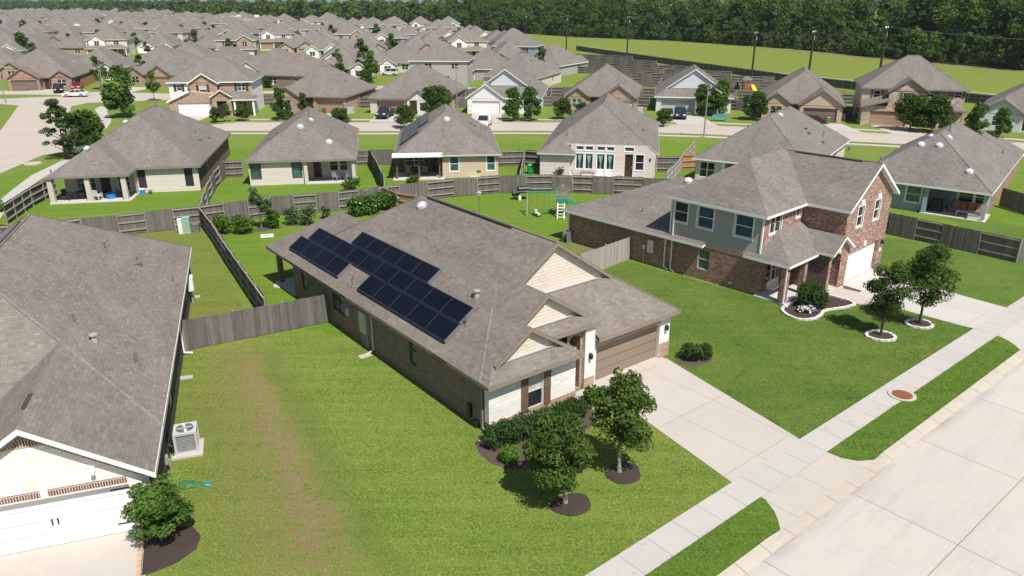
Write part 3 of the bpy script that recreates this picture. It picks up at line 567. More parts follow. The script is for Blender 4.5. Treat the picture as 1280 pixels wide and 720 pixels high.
# ------------------------------------------------------------------ the two-storey brick house at the right
OC = at(833.4, 337); AC = 43.0
h = House('two-storey red brick house with grey upper siding, white garage door and corner porch', OC, AC, roofmat='shingle', trim='trim_white')
E1 = 5.45
h.block(4.85, 12.5, -10.32, .4, E1, .67, 'v', 'gable', 'hip', 'brick_red', .2, .32, True, E1+.1)
h.block(-.28, 10.5, -7.35, .4, E1, .67, 'u', 'hip', 'none')
h.block(-.4, 12.5, -3.0, 10.05, 2.6, .42, 'v', 'none', 'hip')
zt = E1+.13
h.wall('brick_red', (5.2, -10), (12.1, -10), -.05, zt, [(6.3, 11.1, 0, 2.2, 'gar:door_white'), (6.75, 7.65, 3.9, 5.3, 'win:case'), (9.35, 10.25, 3.9, 5.3, 'win:case')])
h.wall('brick_red', (12.1, -10), (12.1, 0), -.05, zt); h.wall('side_grey', (12.1, 0), (5.2, 0), 2.6, zt); h.wall('side_grey', (5.2, 0), (0, 0), 2.6, zt)
h.wall('side_grey', (0, 0), (0, -7), 2.62, zt, [(-1.35, -.25, 3.7, 5.12, 'win:case:screen'), (-3.38, -2.15, 3.66, 5.14, 'win:case:blue'), (-6.3, -5.0, 3.68, 5.16, 'win:case:blue')])
h.wall('brick_rust', (0, 9.7), (0, -7), -.05, 2.62, [(-3.4, -2.45, .75, 2.2, 'win:cream:teal')]); h.wall('brick_red', (0, -7), (5.2, -7), -.05, zt, [(.85, 2.3, 3.95, 5.3, 'twin:case'), (4.25, 4.85, 4.45, 5.15, 'pic:case'), (1.2, 2.5, .4, 2.2, 'twin'), (3.0, 3.6, 0.1, 2.2, 'door')])
h.wall('brick_red', (5.2, -7), (5.2, -10), 2.0, zt)
h.wall('brick_red', (12.1, 0), (12.1, 9.7), -.05, 2.75); h.wall('brick_red', (12.1, 9.7), (0, 9.7), -.05, 2.75, [(2, 3.6, .7, 2.2, 'twin'), (6, 7.8, .1, 2.2, 'twin')])
m = h.mb('brick_trim', 'soldier'); m.box(-.02, -6.9, 2.40, 0, 9.6, 2.56); m.box(-.012, -.05, 2.56, 0, .0, 5.4)
m = MB(); m.box(-.035, -7.03, 2.62, .08, -6.93, zt-.1); m.box(-.03, -.08, 2.62, .03, .03, zt-.1); h.late.append(('corner_board', m, 'trim_white', []))
# porch roof wraps the corner, small gable above the arch
z0, pp = 2.65, .64
h.poly_roof([[(-.32, -9.25, z0), (5.3, -9.25, z0), (5.3, -7.0, z0+pp*2.25), (1.93, -7.0, z0+pp*2.25)], [(-.32, -9.25, z0), (1.93, -7.0, z0+pp*2.25), (0, -7.0, z0+pp*.32), (0, -6.0, z0+pp*.32), (-.32, -6.0, z0)]], [((-.32, -6.0, z0), (-.32, -9.25, z0)), ((-.32, -9.25, z0), (3.6, -9.25, z0))])
h.block(3.42, 6.4, -10.3, -6.9, 2.82, .64, 'v', 'gable', 'none', 'brick_red', .16, .28, True, 2.8)
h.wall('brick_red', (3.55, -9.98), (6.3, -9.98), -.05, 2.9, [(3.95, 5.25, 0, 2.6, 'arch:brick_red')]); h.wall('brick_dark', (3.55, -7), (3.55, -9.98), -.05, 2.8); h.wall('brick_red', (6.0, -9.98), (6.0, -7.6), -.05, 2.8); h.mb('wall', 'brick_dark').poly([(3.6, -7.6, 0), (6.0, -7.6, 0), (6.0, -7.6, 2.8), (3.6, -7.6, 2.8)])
h.column(.02, -8.85, 2.6, .42, 'brick_red'); h.column(2.45, -8.85, 2.6, .36, 'brick_red'); h.slab(-.2, 3.55, -9.1, -7, .09, 'slab', 'porch_slab'); h.slab(3.6, 6.0, -10.0, -7.6, .09, 'slab', 'porch_slab')
m = MB(); m.box(6.95, -10.06, 5.42, 7.45, -10.0, 5.72); m.box(9.55, -10.06, 5.42, 10.05, -10.0, 5.72); m.box(8.5, -10.05, 2.26, 8.85, -10.0, 2.6); m.box(4.72, -10.04, 2.56, 4.98, -9.98, 2.8); h.late.append(('keystone', m, 'stone_white', []))
h.fix('swing', 'trim_white', lambda m: (m.box(.5, -7.9, .5, 1.9, -7.5, .56), m.box(.5, -7.52, .5, 1.9, -7.46, 1.0), m.tube([(.55, -7.7, .5), (.55, -7.7, 2.5)], .012, 5), m.tube([(1.85, -7.7, .5), (1.85, -7.7, 2.5)], .012, 5)))
h.downspout(-.1, .22, 2.4); h.downspout(-.12, -.35, 5.2); h.downspout(-.3, -9.1, 2.5, 'trim_white', (-.15, -.4)); h.downspout(-.1, 9.5, 2.4)
h.fix('electrical_box', 'metal', lambda m: (m.box(-.16, 1.2, .95, 0, 1.75, 1.9), m.box(-.1, 1.95, 1.1, 0, 2.2, 1.4), m.tube([(-.07, 2.05, 0), (-.07, 2.05, 1.1)], .035, 6)))
h.lamp(11.6, -10, 1.95, 0, -1); h.fix('house_plate', 'white_pl', lambda m: m.box(11.45, -10.03, 1.2, 11.75, -10, 1.45)); h.fix('faucet', 'white_pl', lambda m: m.box(-.1, -5.2, .35, 0, -5.05, .45))
h.pipe(8.1, -1.0, 6.7, .5, .06); h.pipe(9.0, -.9, 6.6, .4, .06); h.ridgevent((8.68, -9.0, 7.98), (8.68, -4.2, 7.98)); h.pipe(1.4, 3.5, 3.3, .3); h.skydome(5.65, 2.6, 2.6+.42*6.05, -1, 0)
h.finish()
# ------------------------------------------------------------------ the houses beyond the back fence, rear side towards the camera
def zt_(p, eave=2.6, ov=.35): return eave+p*ov-.1
# I: far left, wide patio
h = House('one-storey cream-sided house at the left with a wide furnished patio on three square columns', (-43.6, 69.2), 11, roofmat='shingle', trim='trim_tan'); p = .68; zt = zt_(p)
h.block(0, 13.2, 3.0, 23.2, 2.6, p, 'v', 'hip', 'hip'); h.block(0, 7.3, 0, 10.0, 2.6, p, 'v', 'hip', 'none')
h.wall('side_cream', (.35, 3.4), (7.0, 3.4), 0, zt, [(1.4, 2.2, .4, 2.1, 'win:teal'), (2.35, 3.15, .4, 2.1, 'win:teal'), (3.6, 4.5, .05, 2.1, 'door'), (5.2, 6.3, .3, 2.1, 'win')])
h.wall('side_cream', (7.0, 3.4), (12.85, 3.4), 0, zt, [(7.1, 7.85, .45, 2.35, 'win:screen:dark'), (11.5, 12.3, .45, 2.35, 'win:screen:dark')]); h.wall('brick_dark', (12.85, 3.4), (12.85, 22.8), 0, zt, [(8, 9, .8, 2.2, 'win')]); h.wall('brick_tan', (12.85, 22.8), (.35, 22.8), 0, zt); h.wall('side_cream', (.35, 22.8), (.35, 3.4), 0, zt); h.wall('side_cream', (7.0, 3.4), (7.0, 2.6), 0, zt)
for u in (.2, 3.45, 6.65): h.column(u, .35, 2.58, .42, 'trim_cream')
h.slab(-.1, 7.1, .0, 3.4); q = lambda u, v: 2.6+p*min(u, 13.2-u, v-3.0)
h.skydome(3.8, 2.9, 4.55, 0, 1) if 0 else h.skydome(3.1, 3.0, 2.6+p*3.0, -.7, -.7); h.skydome(5.4, 8.6, 2.6+p*5.4, -1, 0); h.pipe(8.0, 12.5, q(8, 12.5)); h.pipe(11, 14, q(11, 14)); h.boxvent(12.1, 15, q(12.1, 15)); h.boxvent(11.7, 12, q(11.7, 12)); h.pipe(6.9, 15.5, 7.1); h.finish()
# H
h = House('one-storey cream house with three round skylights and two patio chairs under its right corner', (-27.5, 76.5), 9, roofmat='shingle', trim='trim_tan'); p = .66; zt = zt_(p)
h.block(0, 11.0, .1, 20.0, 2.6, p, 'v', 'hip', 'hip'); h.block(5.75, 11.4, -.1, 9, 2.6, p, 'v', 'hip', 'none')
h.wall('side_cream', (.35, .45), (5.95, .45), 0, zt, [(.58, 1.5, .75, 2.35, 'win:case:dark:teal'), (4.75, 5.6, .75, 2.35, 'win:case:dark:teal')]); h.wall('side_cream', (5.95, .45), (5.95, 3.0), 0, zt); h.wall('side_cream', (5.95, 3.0), (10.9, 3.0), 0, zt, [(6.6, 7.45, .1, 2.1, 'door'), (8.3, 9.2, .75, 2.1, 'win:case'), (9.4, 10.25, .75, 2.1, 'win:case')])
h.wall('side_cream', (10.9, 3.0), (10.9, 19.6), 0, zt); h.wall('brick_tan', (10.9, 19.6), (.35, 19.6), 0, zt); h.wall('side_cream', (.35, 19.6), (.35, .45), 0, zt, [(8, 9, .8, 2.2, 'win')])
h.column(6.1, .3, 2.58, .36, 'trim_cream'); h.column(11.0, .3, 2.58, .36, 'trim_cream'); h.slab(5.95, 11.2, .1, 3.0); q = lambda u, v: 2.6+p*min(u, 11-u, v-.1)
h.skydome(5.5, 4.3, q(5.5, 4.3), 0, -1); h.skydome(8.55, 2.1, 4.05, 0, -1); h.skydome(6.4, 7.2, q(6.4, 7.2), 1, 0); h.boxvent(1.9, 6.2, q(1.9, 6.2)); h.boxvent(2.7, 6.6, q(2.7, 6.6)); h.pipe(1.2, 11, q(1.2, 11)); h.pipe(6.1, 8.4, 5.9, .8, .07); h.boxvent(9.2, 9, q(9.2, 9)); h.pipe(9.6, 14, q(9.6, 14)); h.finish()
# G
h = House('one-storey beige house with a white patio awning and solar panels on its left roof slope', (-12.66, 79.78), 5.5, roofmat='shingle', trim='trim_cream'); p = .67; zt = zt_(p)
h.block(0, 11.6, 0, 17.6, 2.6, p, 'v', 'hip', 'hip')
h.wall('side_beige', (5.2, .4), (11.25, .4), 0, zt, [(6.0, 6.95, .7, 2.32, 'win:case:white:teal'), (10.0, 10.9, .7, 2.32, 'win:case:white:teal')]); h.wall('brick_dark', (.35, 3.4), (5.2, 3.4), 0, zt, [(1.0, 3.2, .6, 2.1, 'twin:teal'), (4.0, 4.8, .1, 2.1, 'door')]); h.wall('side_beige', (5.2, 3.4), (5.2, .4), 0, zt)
h.wall('side_beige', (11.25, .4), (11.25, 17.2), 0, zt, [(6, 7, .8, 2.2, 'win')]); h.wall('brick_tan', (11.25, 17.2), (.35, 17.2), 0, zt); h.wall('side_beige', (.35, 17.2), (.35, 3.4), 0, zt)
for u in (.35, 2.7, 4.9): h.column(u, .2, 2.5, .17, 'trim_brown')
h.fix('awning', 'white_pl', lambda m: m.hexa([(-.1, -.5, 2.45), (5.2, -.5, 2.45), (5.2, .15, 2.6), (-.1, .15, 2.6)], [(-.1, -.5, 2.66), (5.2, -.5, 2.66), (5.2, .15, 2.82), (-.1, .15, 2.82)])); h.slab(-.1, 5.4, -.4, 3.4)
q = lambda u, v: 2.6+p*min(u, 11.6-u, v, 17.6-v); pl = lambda u, k=0: 2.6+p*u+k
for (u0, u1, v0, v1, n) in ((.5, 1.55, 3.6, 15.0, 6), (1.6, 2.65, 3.6, 15.0, 6), (2.7, 3.75, 6.8, 15.0, 4)):
    for i in range(n):
        a = v0+(v1-v0)*i/n+.015; b = v0+(v1-v0)*(i+1)/n-.015; m = MB(); m.hexa([(u0, a, pl(u0, .06)), (u1, a, pl(u1, .06)), (u1, b, pl(u1, .06)), (u0, b, pl(u0, .06))], [(u0, a, pl(u0, .15)), (u1, a, pl(u1, .15)), (u1, b, pl(u1, .15)), (u0, b, pl(u0, .15))]); h.late.append(('solar_panel', m, 'solar', []))
h.skydome(5.85, 4.6, q(5.85, 4.6), 0, -1); h.boxvent(5.2, 7.6, 5.9, 'metal'); h.boxvent(7.0, 7.4, 5.7, 'metal'); h.boxvent(8.7, 8.5, q(8.7, 8.5)); h.boxvent(9.1, 8.3, q(9.1, 8.3)); h.pipe(10, 10, q(10, 10)); h.pipe(10.6, 12, q(10.6, 12)); h.finish()
# F
h = House('one-storey pale pink-sided house with a tall rear wall of eight curtained windows', (2.77, 82.0), -10, roofmat='shingle', trim='trim_cream'); p = .69; zt = zt_(p)
h.block(0, 13.1, 0, 23.6, 2.6, p, 'v', ('cut', 3.45), 'hip'); h.block(.0, 4.2, -.35, 8, 2.6, p, 'v', 'hip', 'none')
h.wall('side_pink', (3.6, .45), (12.75, .45), 0, 2.62, [(a, b, .8, 2.5, 'pic:case:drape') for a, b in ((4.18, 5.0), (5.2, 6.02), (6.45, 7.3), (7.48, 8.3))]+[(9.5, 10.35, .1, 2.55, 'door'), (10.6, 11.5, .85, 2.55, 'win:case')])
m = h.mb('wall', 'side_pink')
def hi(c0, c1, z0, z1): m.poly([(c0, .45, z0), (c1, .45, z0), (c1, .45, z1), (c0, .45, z1)])
h.wall('side_pink', (3.6, .45), (11.8, .45), 2.62, 3.5, [(a, b, 2.86, 3.3, 'pic:case:teal') for a, b in ((4.18, 5.0), (5.2, 6.02), (6.45, 7.3), (7.48, 8.3), (9.4, 10.4))]); m.poly([(11.8, .45, 2.62), (12.75, .45, 2.62), (12.75, .45, 2.72), (11.8, .45, 3.38)])
h.wall('side_pink', (.3, .05), (3.6, .05), 0, zt); h.wall('side_pink', (3.6, .05), (3.6, .45), 0, zt); h.wall('side_pink', (12.75, .45), (12.75, 23.2), 0, zt); h.wall('brick_tan', (12.75, 23.2), (.3, 23.2), 0, zt); h.wall('side_pink', (.3, 23.2), (.3, .05), 0, zt)
h.slab(3.7, 10.6, -2.4, .45); q = lambda u, v: 2.6+p*min(u, 13.1-u, v, 23.6-v); h.ridgevent((6.55, 8.5, 7.12), (6.55, 15.5, 7.12)); h.boxvent(1.6, 5.5, q(1.6, 5.5)); h.boxvent(2.6, 12.5, q(2.6, 12.5)); h.pipe(1.8, 9, q(1.8, 9)); h.pipe(3, 2.2, q(3, 2.2)); h.pipe(4.4, 14, q(4.4, 14)); h.boxvent(11.2, 8.2, q(11.2, 8.2)); h.pipe(10.6, 8.6, q(10.6, 8.6)); h.fix('wall_lamp', 'black', lambda m: m.box(12.1, .38, 1.9, 12.25, .45, 2.2)); h.finish()
# E
h = House('one-storey grey-roofed house half hidden behind the two-storey red brick house', (18.96, 78.88), -33, roofmat='shingle_grey', trim='trim_white'); p = .70; zt = zt_(p)
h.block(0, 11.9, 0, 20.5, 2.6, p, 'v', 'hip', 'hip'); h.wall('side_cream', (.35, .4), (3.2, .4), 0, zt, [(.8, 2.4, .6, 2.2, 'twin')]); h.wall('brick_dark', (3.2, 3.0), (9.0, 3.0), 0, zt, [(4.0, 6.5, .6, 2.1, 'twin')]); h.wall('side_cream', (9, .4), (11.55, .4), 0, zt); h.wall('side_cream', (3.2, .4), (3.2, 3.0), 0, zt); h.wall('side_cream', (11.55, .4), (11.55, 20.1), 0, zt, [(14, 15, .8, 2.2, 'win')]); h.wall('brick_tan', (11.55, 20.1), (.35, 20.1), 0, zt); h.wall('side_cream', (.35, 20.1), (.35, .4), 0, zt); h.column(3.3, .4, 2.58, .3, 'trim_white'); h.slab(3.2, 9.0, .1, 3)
q = lambda u, v: 2.6+p*min(u, 11.9-u, v, 20.5-v); h.skydome(6.4, 8.6, q(6.4, 8.6), 1, 0); h.boxvent(5.3, 9.5, q(5.3, 9.5), 'metal'); h.boxvent(8.7, 11, q(8.7, 11)); h.boxvent(9.2, 10.3, q(9.2, 10.3)); h.boxvent(10.6, 11.3, q(10.6, 11.3)); h.pipe(10.2, 13.0, q(10.2, 13), .7, .05); h.pipe(6.0, 8, 6.7, .5); h.pipe(3.0, 9.0, q(3, 9)); h.finish()
# D
h = House('one-storey blue-grey sided house at the right edge with a sofa on its covered patio', (31.99, 69.93), -38, roofmat='shingle_grey', trim='trim_white'); p = .68; zt = zt_(p)
h.block(0, 11.5, 0, 20.2, 2.6, p, 'v', 'hip', 'hip'); h.block(4.3, 11.5, 6, 23.0, 2.6, p, 'v', 'none', 'hip'); h.block(6.6, 11.5, 8, 25.0, 2.6, p, 'v', 'none', 'hip')
h.wall('side_blue', (.35, .6), (6.3, .6), 0, zt, [(4.75, 6.0, .8, 2.3, 'win:case:teal'), (1.5, 2.8, .8, 2.3, 'win:case:teal')]); h.wall('side_blue', (6.3, .6), (6.3, 3.2), 0, zt); h.wall('side_blue', (6.3, 3.2), (11.15, 3.2), 0, zt, [(6.9, 8.0, .1, 2.1, 'door:side_blue'), (8.6, 9.8, .85, 2.1, 'win:case'), (9.95, 11.0, .85, 2.1, 'win:case')])
h.wall('brick_rust', (11.15, 3.2), (11.15, 24.6), 0, zt); h.wall('brick_rust', (11.15, 24.6), (7, 24.6), 0, zt); h.wall('brick_rust', (7, 19.8), (.35, 19.8), 0, zt); h.wall('side_blue', (.35, 19.8), (.35, .6), 0, zt)
h.column(6.45, .35, 2.58, .36, 'side_blue'); h.column(11.1, .35, 2.58, .36, 'trim_grey'); h.slab(6.2, 11.4, .05, 3.2); q = lambda u, v: 2.6+p*min(u, 11.5-u, v, 20.2-v)
h.skydome(4.6, 4.2, q(4.6, 4.2), 0, -1); h.skydome(6.1, 4.3, q(6.1, 4.3), 0, -1); h.skydome(9.2, 1.9, q(9.2, 1.9), 0, -1); h.skydome(6.5, 6.3, q(6.5, 6.3), 1, 0); h.skydome(4.9, 6.4, q(4.9, 6.4), -1, 0); h.pipe(6.1, 8.6, 6.4, .7, .07); h.pipe(2.2, 5.5, q(2.2, 5.5)); h.pipe(2.9, 7.5, q(2.9, 7.5)); h.pipe(1.4, 4.0, q(1.4, 4)); h.boxvent(7.6, 17.2, 2.6+p*(11.5-7.6)); h.pipe(10.2, 16, 2.6+p*1.3, .4, .06); h.downspout(11.25, .3, 2.4); h.fix('ice_chest', 'white_pl', lambda m: m.box(9.9, .2, .08, 10.5, .6, .5)) if 0 else None; h.finish()
# ------------------------------------------------------------------ the row across the back street, fronts towards the camera
def front1(label, o, ang, W, D, p, gar, gmat, dmat, gables, wallm, entry=None, trim='trim_tan', roofmat='shingle', wins=(), dutch=None, eave=2.6, upper=None, main=None):
    """one-storey front: garage gar=(u0,u1), front gables [(u0,u1,v,mat)], entry (u0,u1)"""
    h = House(label, o, ang, roofmat=roofmat, trim=trim); ov = .35; zt = zt_(p, eave)
    h.block(-ov, W+ov, -ov, D+ov, eave, p, 'v', dutch or 'hip', 'hip', 'side_pale', caps=True)
    ops = [(gar[0], gar[1], 0, 2.15, 'gar:'+dmat)]+list(wins)
    if entry: ops.append((entry[0], entry[1], .1, 2.4, 'door'))
    h.wall(gmat, (0, 0), (W, 0), 0, zt-.25, [o for o in ops if not any(g[0]-.05 <= (o[0]+o[1])/2 <= g[1]+.05 for g in gables)])
    for (a, b, v, mat) in gables:
        h.block(a-.3, b+.3, v-.3, 7.0, eave, p, 'v', 'gable', 'none', mat, .17, .3, True, eave-.1)
        h.wall(mat, (a, v), (b, v), 0, zt-.3, [o for o in ops if a-.05 <= (o[0]+o[1])/2 <= b+.05]); h.wall(mat, (b, v), (b, .1), 0, zt-.3); h.wall(mat, (a, .1), (a, v), 0, zt-.3)
    h.wall(wallm, (W, 0), (W, D), 0, zt, [(D*.5, D*.5+1, .8, 2.1, 'win')]); h.wall(wallm, (W, D), (0, D), 0, zt, [(2, 3.6, .6, 2.1, 'twin'), (W-3.5, W-2, .6, 2.1, 'twin')]); h.wall(wallm, (0, D), (0, 0), 0, zt, [(D*.6, D*.6+1, .8, 2.1, 'win')])
    h.pipe(W*.7, D*.5, eave+p*W*.3); h.boxvent(W*.8, D*.45, eave+p*W*.22)
    return h
front1('tan brick house with a brown garage door and green and red bins across the street', (-41.2, 134.4), -9, 12.6, 16, .67, (7.4, 12.3), 'brick_tan', 'door_clay', [(.4, 5.0, -1.6, 'brick_tan')], 'brick_tan', (5.4, 6.8), wins=[(1.6, 3.4, .7, 2.1, 'twin:white')]).finish()
front1('house with a cream entry gable and a dark pickup truck parked before its brown garage', (-24.2, 131.0), -9, 12.6, 18, .72, (1.2, 6.0), 'side_cream', 'door_clay', [(6.9, 11.0, -1.2, 'stone_white')], 'side_tan', (7.3, 8.6), wins=[(9, 10.4, .7, 2.1, 'win')]).finish()
front1('white-fronted house with three stacked front gables and a white garage door', (-7.6, 131.9), -6, 12.4, 19, .70, (.9, 5.7), 'side_white', 'door_white', [(.1, 6.3, -1.0, 'side_white'), (8.9, 12.2, -.6, 'side_white')], 'side_pale', (7.0, 8.2), 'trim_white', dutch=('dutch', 4.4, .35), wins=[(9.6, 11.4, .7, 2.1, 'twin')]).finish()
front1('brick house with two brick front gables and a dark arched entry between small trees', (9.4, 134.9), -11, 12.3, 18, .70, (7.3, 11.9), 'brick_tan', 'door_grey', [(.3, 3.9, -.8, 'brick_tan'), (6.5, 12.1, -2.2, 'brick_tan')], 'brick_tan', (4.4, 5.9), wins=[(1.2, 2.9, .7, 2.1, 'twin:teal')]).finish()
front1('pale grey house with a grey garage door and two dark cars on its driveway', (25.0, 133.4), -11, 12.6, 18, .68, (.9, 6.0), 'side_pale', 'door_grey', [(6.6, 11.9, -.9, 'side_grey')], 'side_grey', (6.9, 8.0), 'trim_white', dutch=('dutch', 3.9, .3), wins=[(9, 10.8, .7, 2.1, 'twin')]).finish()
front1('tan stucco house with a brown garage gable and a green bin by its wall', (40.9, 125.9), -19, 12.4, 21, .70, (6.5, 11.5), 'brick_tan', 'door_brown', [(.2, 4.4, -.9, 'side_tan'), (5.9, 12.2, -2.0, 'side_tan')], 'side_tan', (4.6, 5.7), wins=[(1.4, 3.2, .7, 2.1, 'twin')]).finish()
front1('white-sided house at the right edge behind two round trees', (70.3, 115.0), -35, 12.0, 18, .68, (6.4, 11.4), 'stone_white', 'door_brown', [(.2, 5.6, -1.2, 'side_pale')], 'side_pale', (5.7, 6.3), wins=[(1.8, 3.6, .7, 2.1, 'twin')]).finish()
# Q : two-storey stone front
h = House('two-storey stone-fronted house with a brown garage door and three small upper windows', (54.4, 119.9), -19, 'house', None, 'shingle', 'trim_tan'); p = .62; e2 = 5.5; zt = zt_(p, e2)
h.block(-.35, 15.6, -.35, 14.3, e2, p, 'v', 'hip', 'hip') if 0 else h.block(-.35, 14.6, -.35, 13.0, e2, .68, 'u', 'hip', 'hip'); h.block(3.4, 9.2, -1.6, 6, e2-.3, .68, 'v', 'gable', 'none', 'stone_mix', .18, .3, True, e2-.4)
h.wall('side_tan', (0, 0), (4, 0), 0, zt, [(1.6, 2.6, 3.9, 5.1, 'win:white:shut')]); h.wall('stone_mix', (4, 0), (14.2, 0), 0, zt-.4, [(8.9+i*1.9, 9.9+i*1.9, 4.4, 5.2, 'win:white:shut') for i in range(3)]+[(7.7, 8.7, .1, 2.2, 'door'), (10.5, 12.6, .7, 2.2, 'twin')])
h.wall('stone_mix', (3.7, -1.3), (8.9, -1.3), 2.7, e2-.2, [(5.6, 6.7, 3.6, 5.0, 'win:white:shut')]); h.wall('stone_mix', (8.9, -1.3), (8.9, 0), 2.7, e2-.2); h.wall('stone_mix', (3.7, 0), (3.7, -1.3), 2.7, e2-.2)
h.wall('stone_mix', (.2, -1.6), (7.4, -1.6), 0, 3.0, [(1.4, 6.5, 0, 2.2, 'gar:door_clay')]); h.wall('side_tan', (7.4, -1.6), (7.4, 0), 0, 3.0); h.wall('side_tan', (.2, 0), (.2, -1.6), 0, 3.0); h.poly_roof([[(-.1, -2.0, 2.85), (4.0, -2.0, 3.9), (4.0, -.0, 4.6), (-.1, -.0, 3.6)]], [((-.1, -2.0, 2.85), (4.0, -2.0, 3.9))])
h.block(7.4, 14.5, -2.2, 4, 2.75, .45, 'u', 'none', 'hip'); h.column(14.0, -2.0, 2.7, .35, 'stone_mix'); h.column(10.8, -2.0, 2.7, .35, 'stone_mix')
h.wall('side_tan', (14.2, 0), (14.2, 12.6), 0, zt, [(5, 6, 3.8, 5, 'win')]); h.wall('side_tan', (14.2, 12.6), (0, 12.6), 0, zt); h.wall('side_tan', (0, 12.6), (0, 0), 0, zt); h.pipe(3.5, 8, 7.5, 1.0, .1); h.finish()
# J : two-storey with brick gables and white garage
h = House('two-storey house with tan brick gables, white trim and white garage door, upper left', (-56.9, 128.3), 8, 'house', None, 'shingle', 'trim_white'); e2 = 5.45; p = .66; zt = zt_(p, e2)
h.block(-.35, 13.6, -.35, 10.5, e2, p, 'u', 'hip', 'hip'); h.block(3.2, 8.2, -1.2, 5.0, e2-.15, .66, 'v', 'gable', 'none', 'brick_tan', .22, .3, True, e2-.25)
h.wall('side_white', (0, 0), (3.6, 0), 0, zt, [(1.2, 2.0, 4.0, 5.0, 'win:white:shut:s_trim_dark')]); h.wall('brick_tan', (8.0, 0), (13.25, 0), 0, zt, [(10.9, 12.3, 3.9, 5.1, 'twin:white:shut:s_trim_dark:blue'), (10.8, 12.2, .4, 2.1, 'twin')])
h.wall('brick_tan', (3.5, -.9), (7.9, -.9), 2.6, e2-.1, [(5.0, 6.2, 3.5, 5.0, 'win:white:shut:s_trim_dark:blind')]); h.wall('brick_tan', (7.9, -.9), (7.9, 0), 0, e2-.1); h.wall('brick_tan', (3.5, 0), (3.5, -.9), 2.6, e2-.1)
h.wall('brick_tan', (.2, -1.9), (7.2, -1.9), 0, 2.75, [(1.5, 6.7, 0, 2.3, 'gar:door_white')]); h.wall('brick_tan', (7.2, -1.9), (7.2, 0), 0, 2.75); h.wall('brick_tan', (.2, 0), (.2, -1.9), 0, 2.75); h.poly_roof([[(-.1, -2.2, 2.6), (3.7, -2.2, 4.3), (3.7, 0, 4.3), (-.1, 0, 2.6)]], [((-.1, -2.2, 2.6), (3.7, -2.2, 4.3))], .3); h.mb('wall', 'brick_tan').poly([(.2, -1.91, 2.7), (7.2, -1.91, 2.7), (7.2, -1.91, 3.6), (3.7, -1.91, 4.1)]); h.mb('wall', 'brick_tan').poly([(3.6, -1.9, 3.8), (7.2, -1.9, 3.5), (7.2, -.9, 3.7), (3.6, -.9, 4.2)])
h.block(6.9, 10.3, -2.6, 3, 3.3, .66, 'v', 'gable', 'none', 'brick_tan', .2, .3, True, 3.2); h.wall('brick_tan', (7.1, -2.3), (10.1, -2.3), 0, 3.3, [(7.8, 9.4, 0, 2.5, 'open')]); h.mb('wall', 'entry_shade').poly([(7.5, -1.9, 0), (9.7, -1.9, 0), (9.7, -1.9, 2.7), (7.5, -1.9, 2.7)]); h.wall('brick_tan', (10.1, -2.3), (10.1, 0), 0, 3.3)  # near-black panel paints the shade inside the open entry
h.block(9.9, 14.0, -2.3, 2.3, 2.75, .5, 'u', 'none', 'hip'); h.column(10.6, -2.0, 2.7, .3, 'trim_white'); h.column(13.6, -2.0, 2.7, .3, 'trim_white')
h.wall('side_white', (13.25, 0), (13.25, 10.1), 0, zt); h.wall('side_white', (13.25, 10.1), (0, 10.1), 0, zt); h.wall('side_white', (0, 10.1), (0, 0), 0, zt); h.finish()
# ------------------------------------------------------------------ ground, streets and pavements (each sheet 4 mm above the one below)
def sheet(name, pts, z, mat, loc=(0, 0), rz=0.0):
    m = MB(); m.up([(x, y, 0) for x, y in pts]); o = m.build(name, M[mat]); o.location = (loc[0], loc[1], z); o.rotation_euler = (0, 0, rz); return structure(o)
def arc(cx, cy, r, a0, a1, n=8): return [(cx+r*math.cos(math.radians(a0+(a1-a0)*i/n)), cy+r*math.sin(math.radians(a0+(a1-a0)*i/n))) for i in range(n+1)]
sheet('ground', [(-9000, -300), (9000, -300), (9000, 9000), (-9000, 9000)], 0.0, 'grass')
dA = math.radians(AA)
def CA(u, v): c, s = math.cos(math.radians(AC)), math.sin(math.radians(AC)); return (OC[0]+u*c-v*s, OC[1]+u*s+v*c)
def LA(u, v): c, s = math.cos(dA), math.sin(dA); return (OA[0]+u*c-v*s, OA[1]+u*s+v*c)
def LB(u, v): c, s = math.cos(math.radians(AB)), math.sin(math.radians(AB)); return (OB[0]+u*c-v*s, OB[1]+u*s+v*c)
SO = at(1001, 549)[:2]; SA = math.radians(39.5)
def S(u, v): return (SO[0]+u*math.cos(SA)-v*math.sin(SA), SO[1]+u*math.sin(SA)+v*math.cos(SA))
sheet('lawn', [g2(785, 326), g2(757, 337), LA(12.5, 8.0), LA(12.46, .6), LA(11.8, .3), S(-.05, 0.0), S(18.8, 0), S(24, 0), S(45, 0), S(45, 14), g2(1300, 330), g2(1110, 296), g2(1098, 300), g2(975, 380)], .007, 'grass_c')
sheet('lawn', [g2(232, 440), g2(308, 392), g2(252, 284), g2(60, 306), g2(60, 500), g2(200, 500)], .005, 'grass_gap')
sheet('lawn', [g2(338, 396), g2(254, 284), g2(340, 270), g2(424, 263), g2(500, 254), g2(568, 246), g2(690, 240), g2(830, 244), g2(800, 330), g2(420, 420)], .004, 'grass_yard')
sheet('lawn', [(-62, 58), (-58, 78), (-50, 96), (-20, 101), (22, 103), (44, 92), (72, 75), (60, 50), (36, 62), (10, 72), (-12, 70), (-30, 68)], .002, 'grass_yard')
def sheetS(name, pts, z, mat):   # a sheet drawn in the street's own frame so that its joints run with the street
    c, s = math.cos(SA), math.sin(SA); return sheet(name, [((x-SO[0])*c+(y-SO[1])*s, -(x-SO[0])*s+(y-SO[1])*c) for x, y in pts], z, mat, SO, SA)
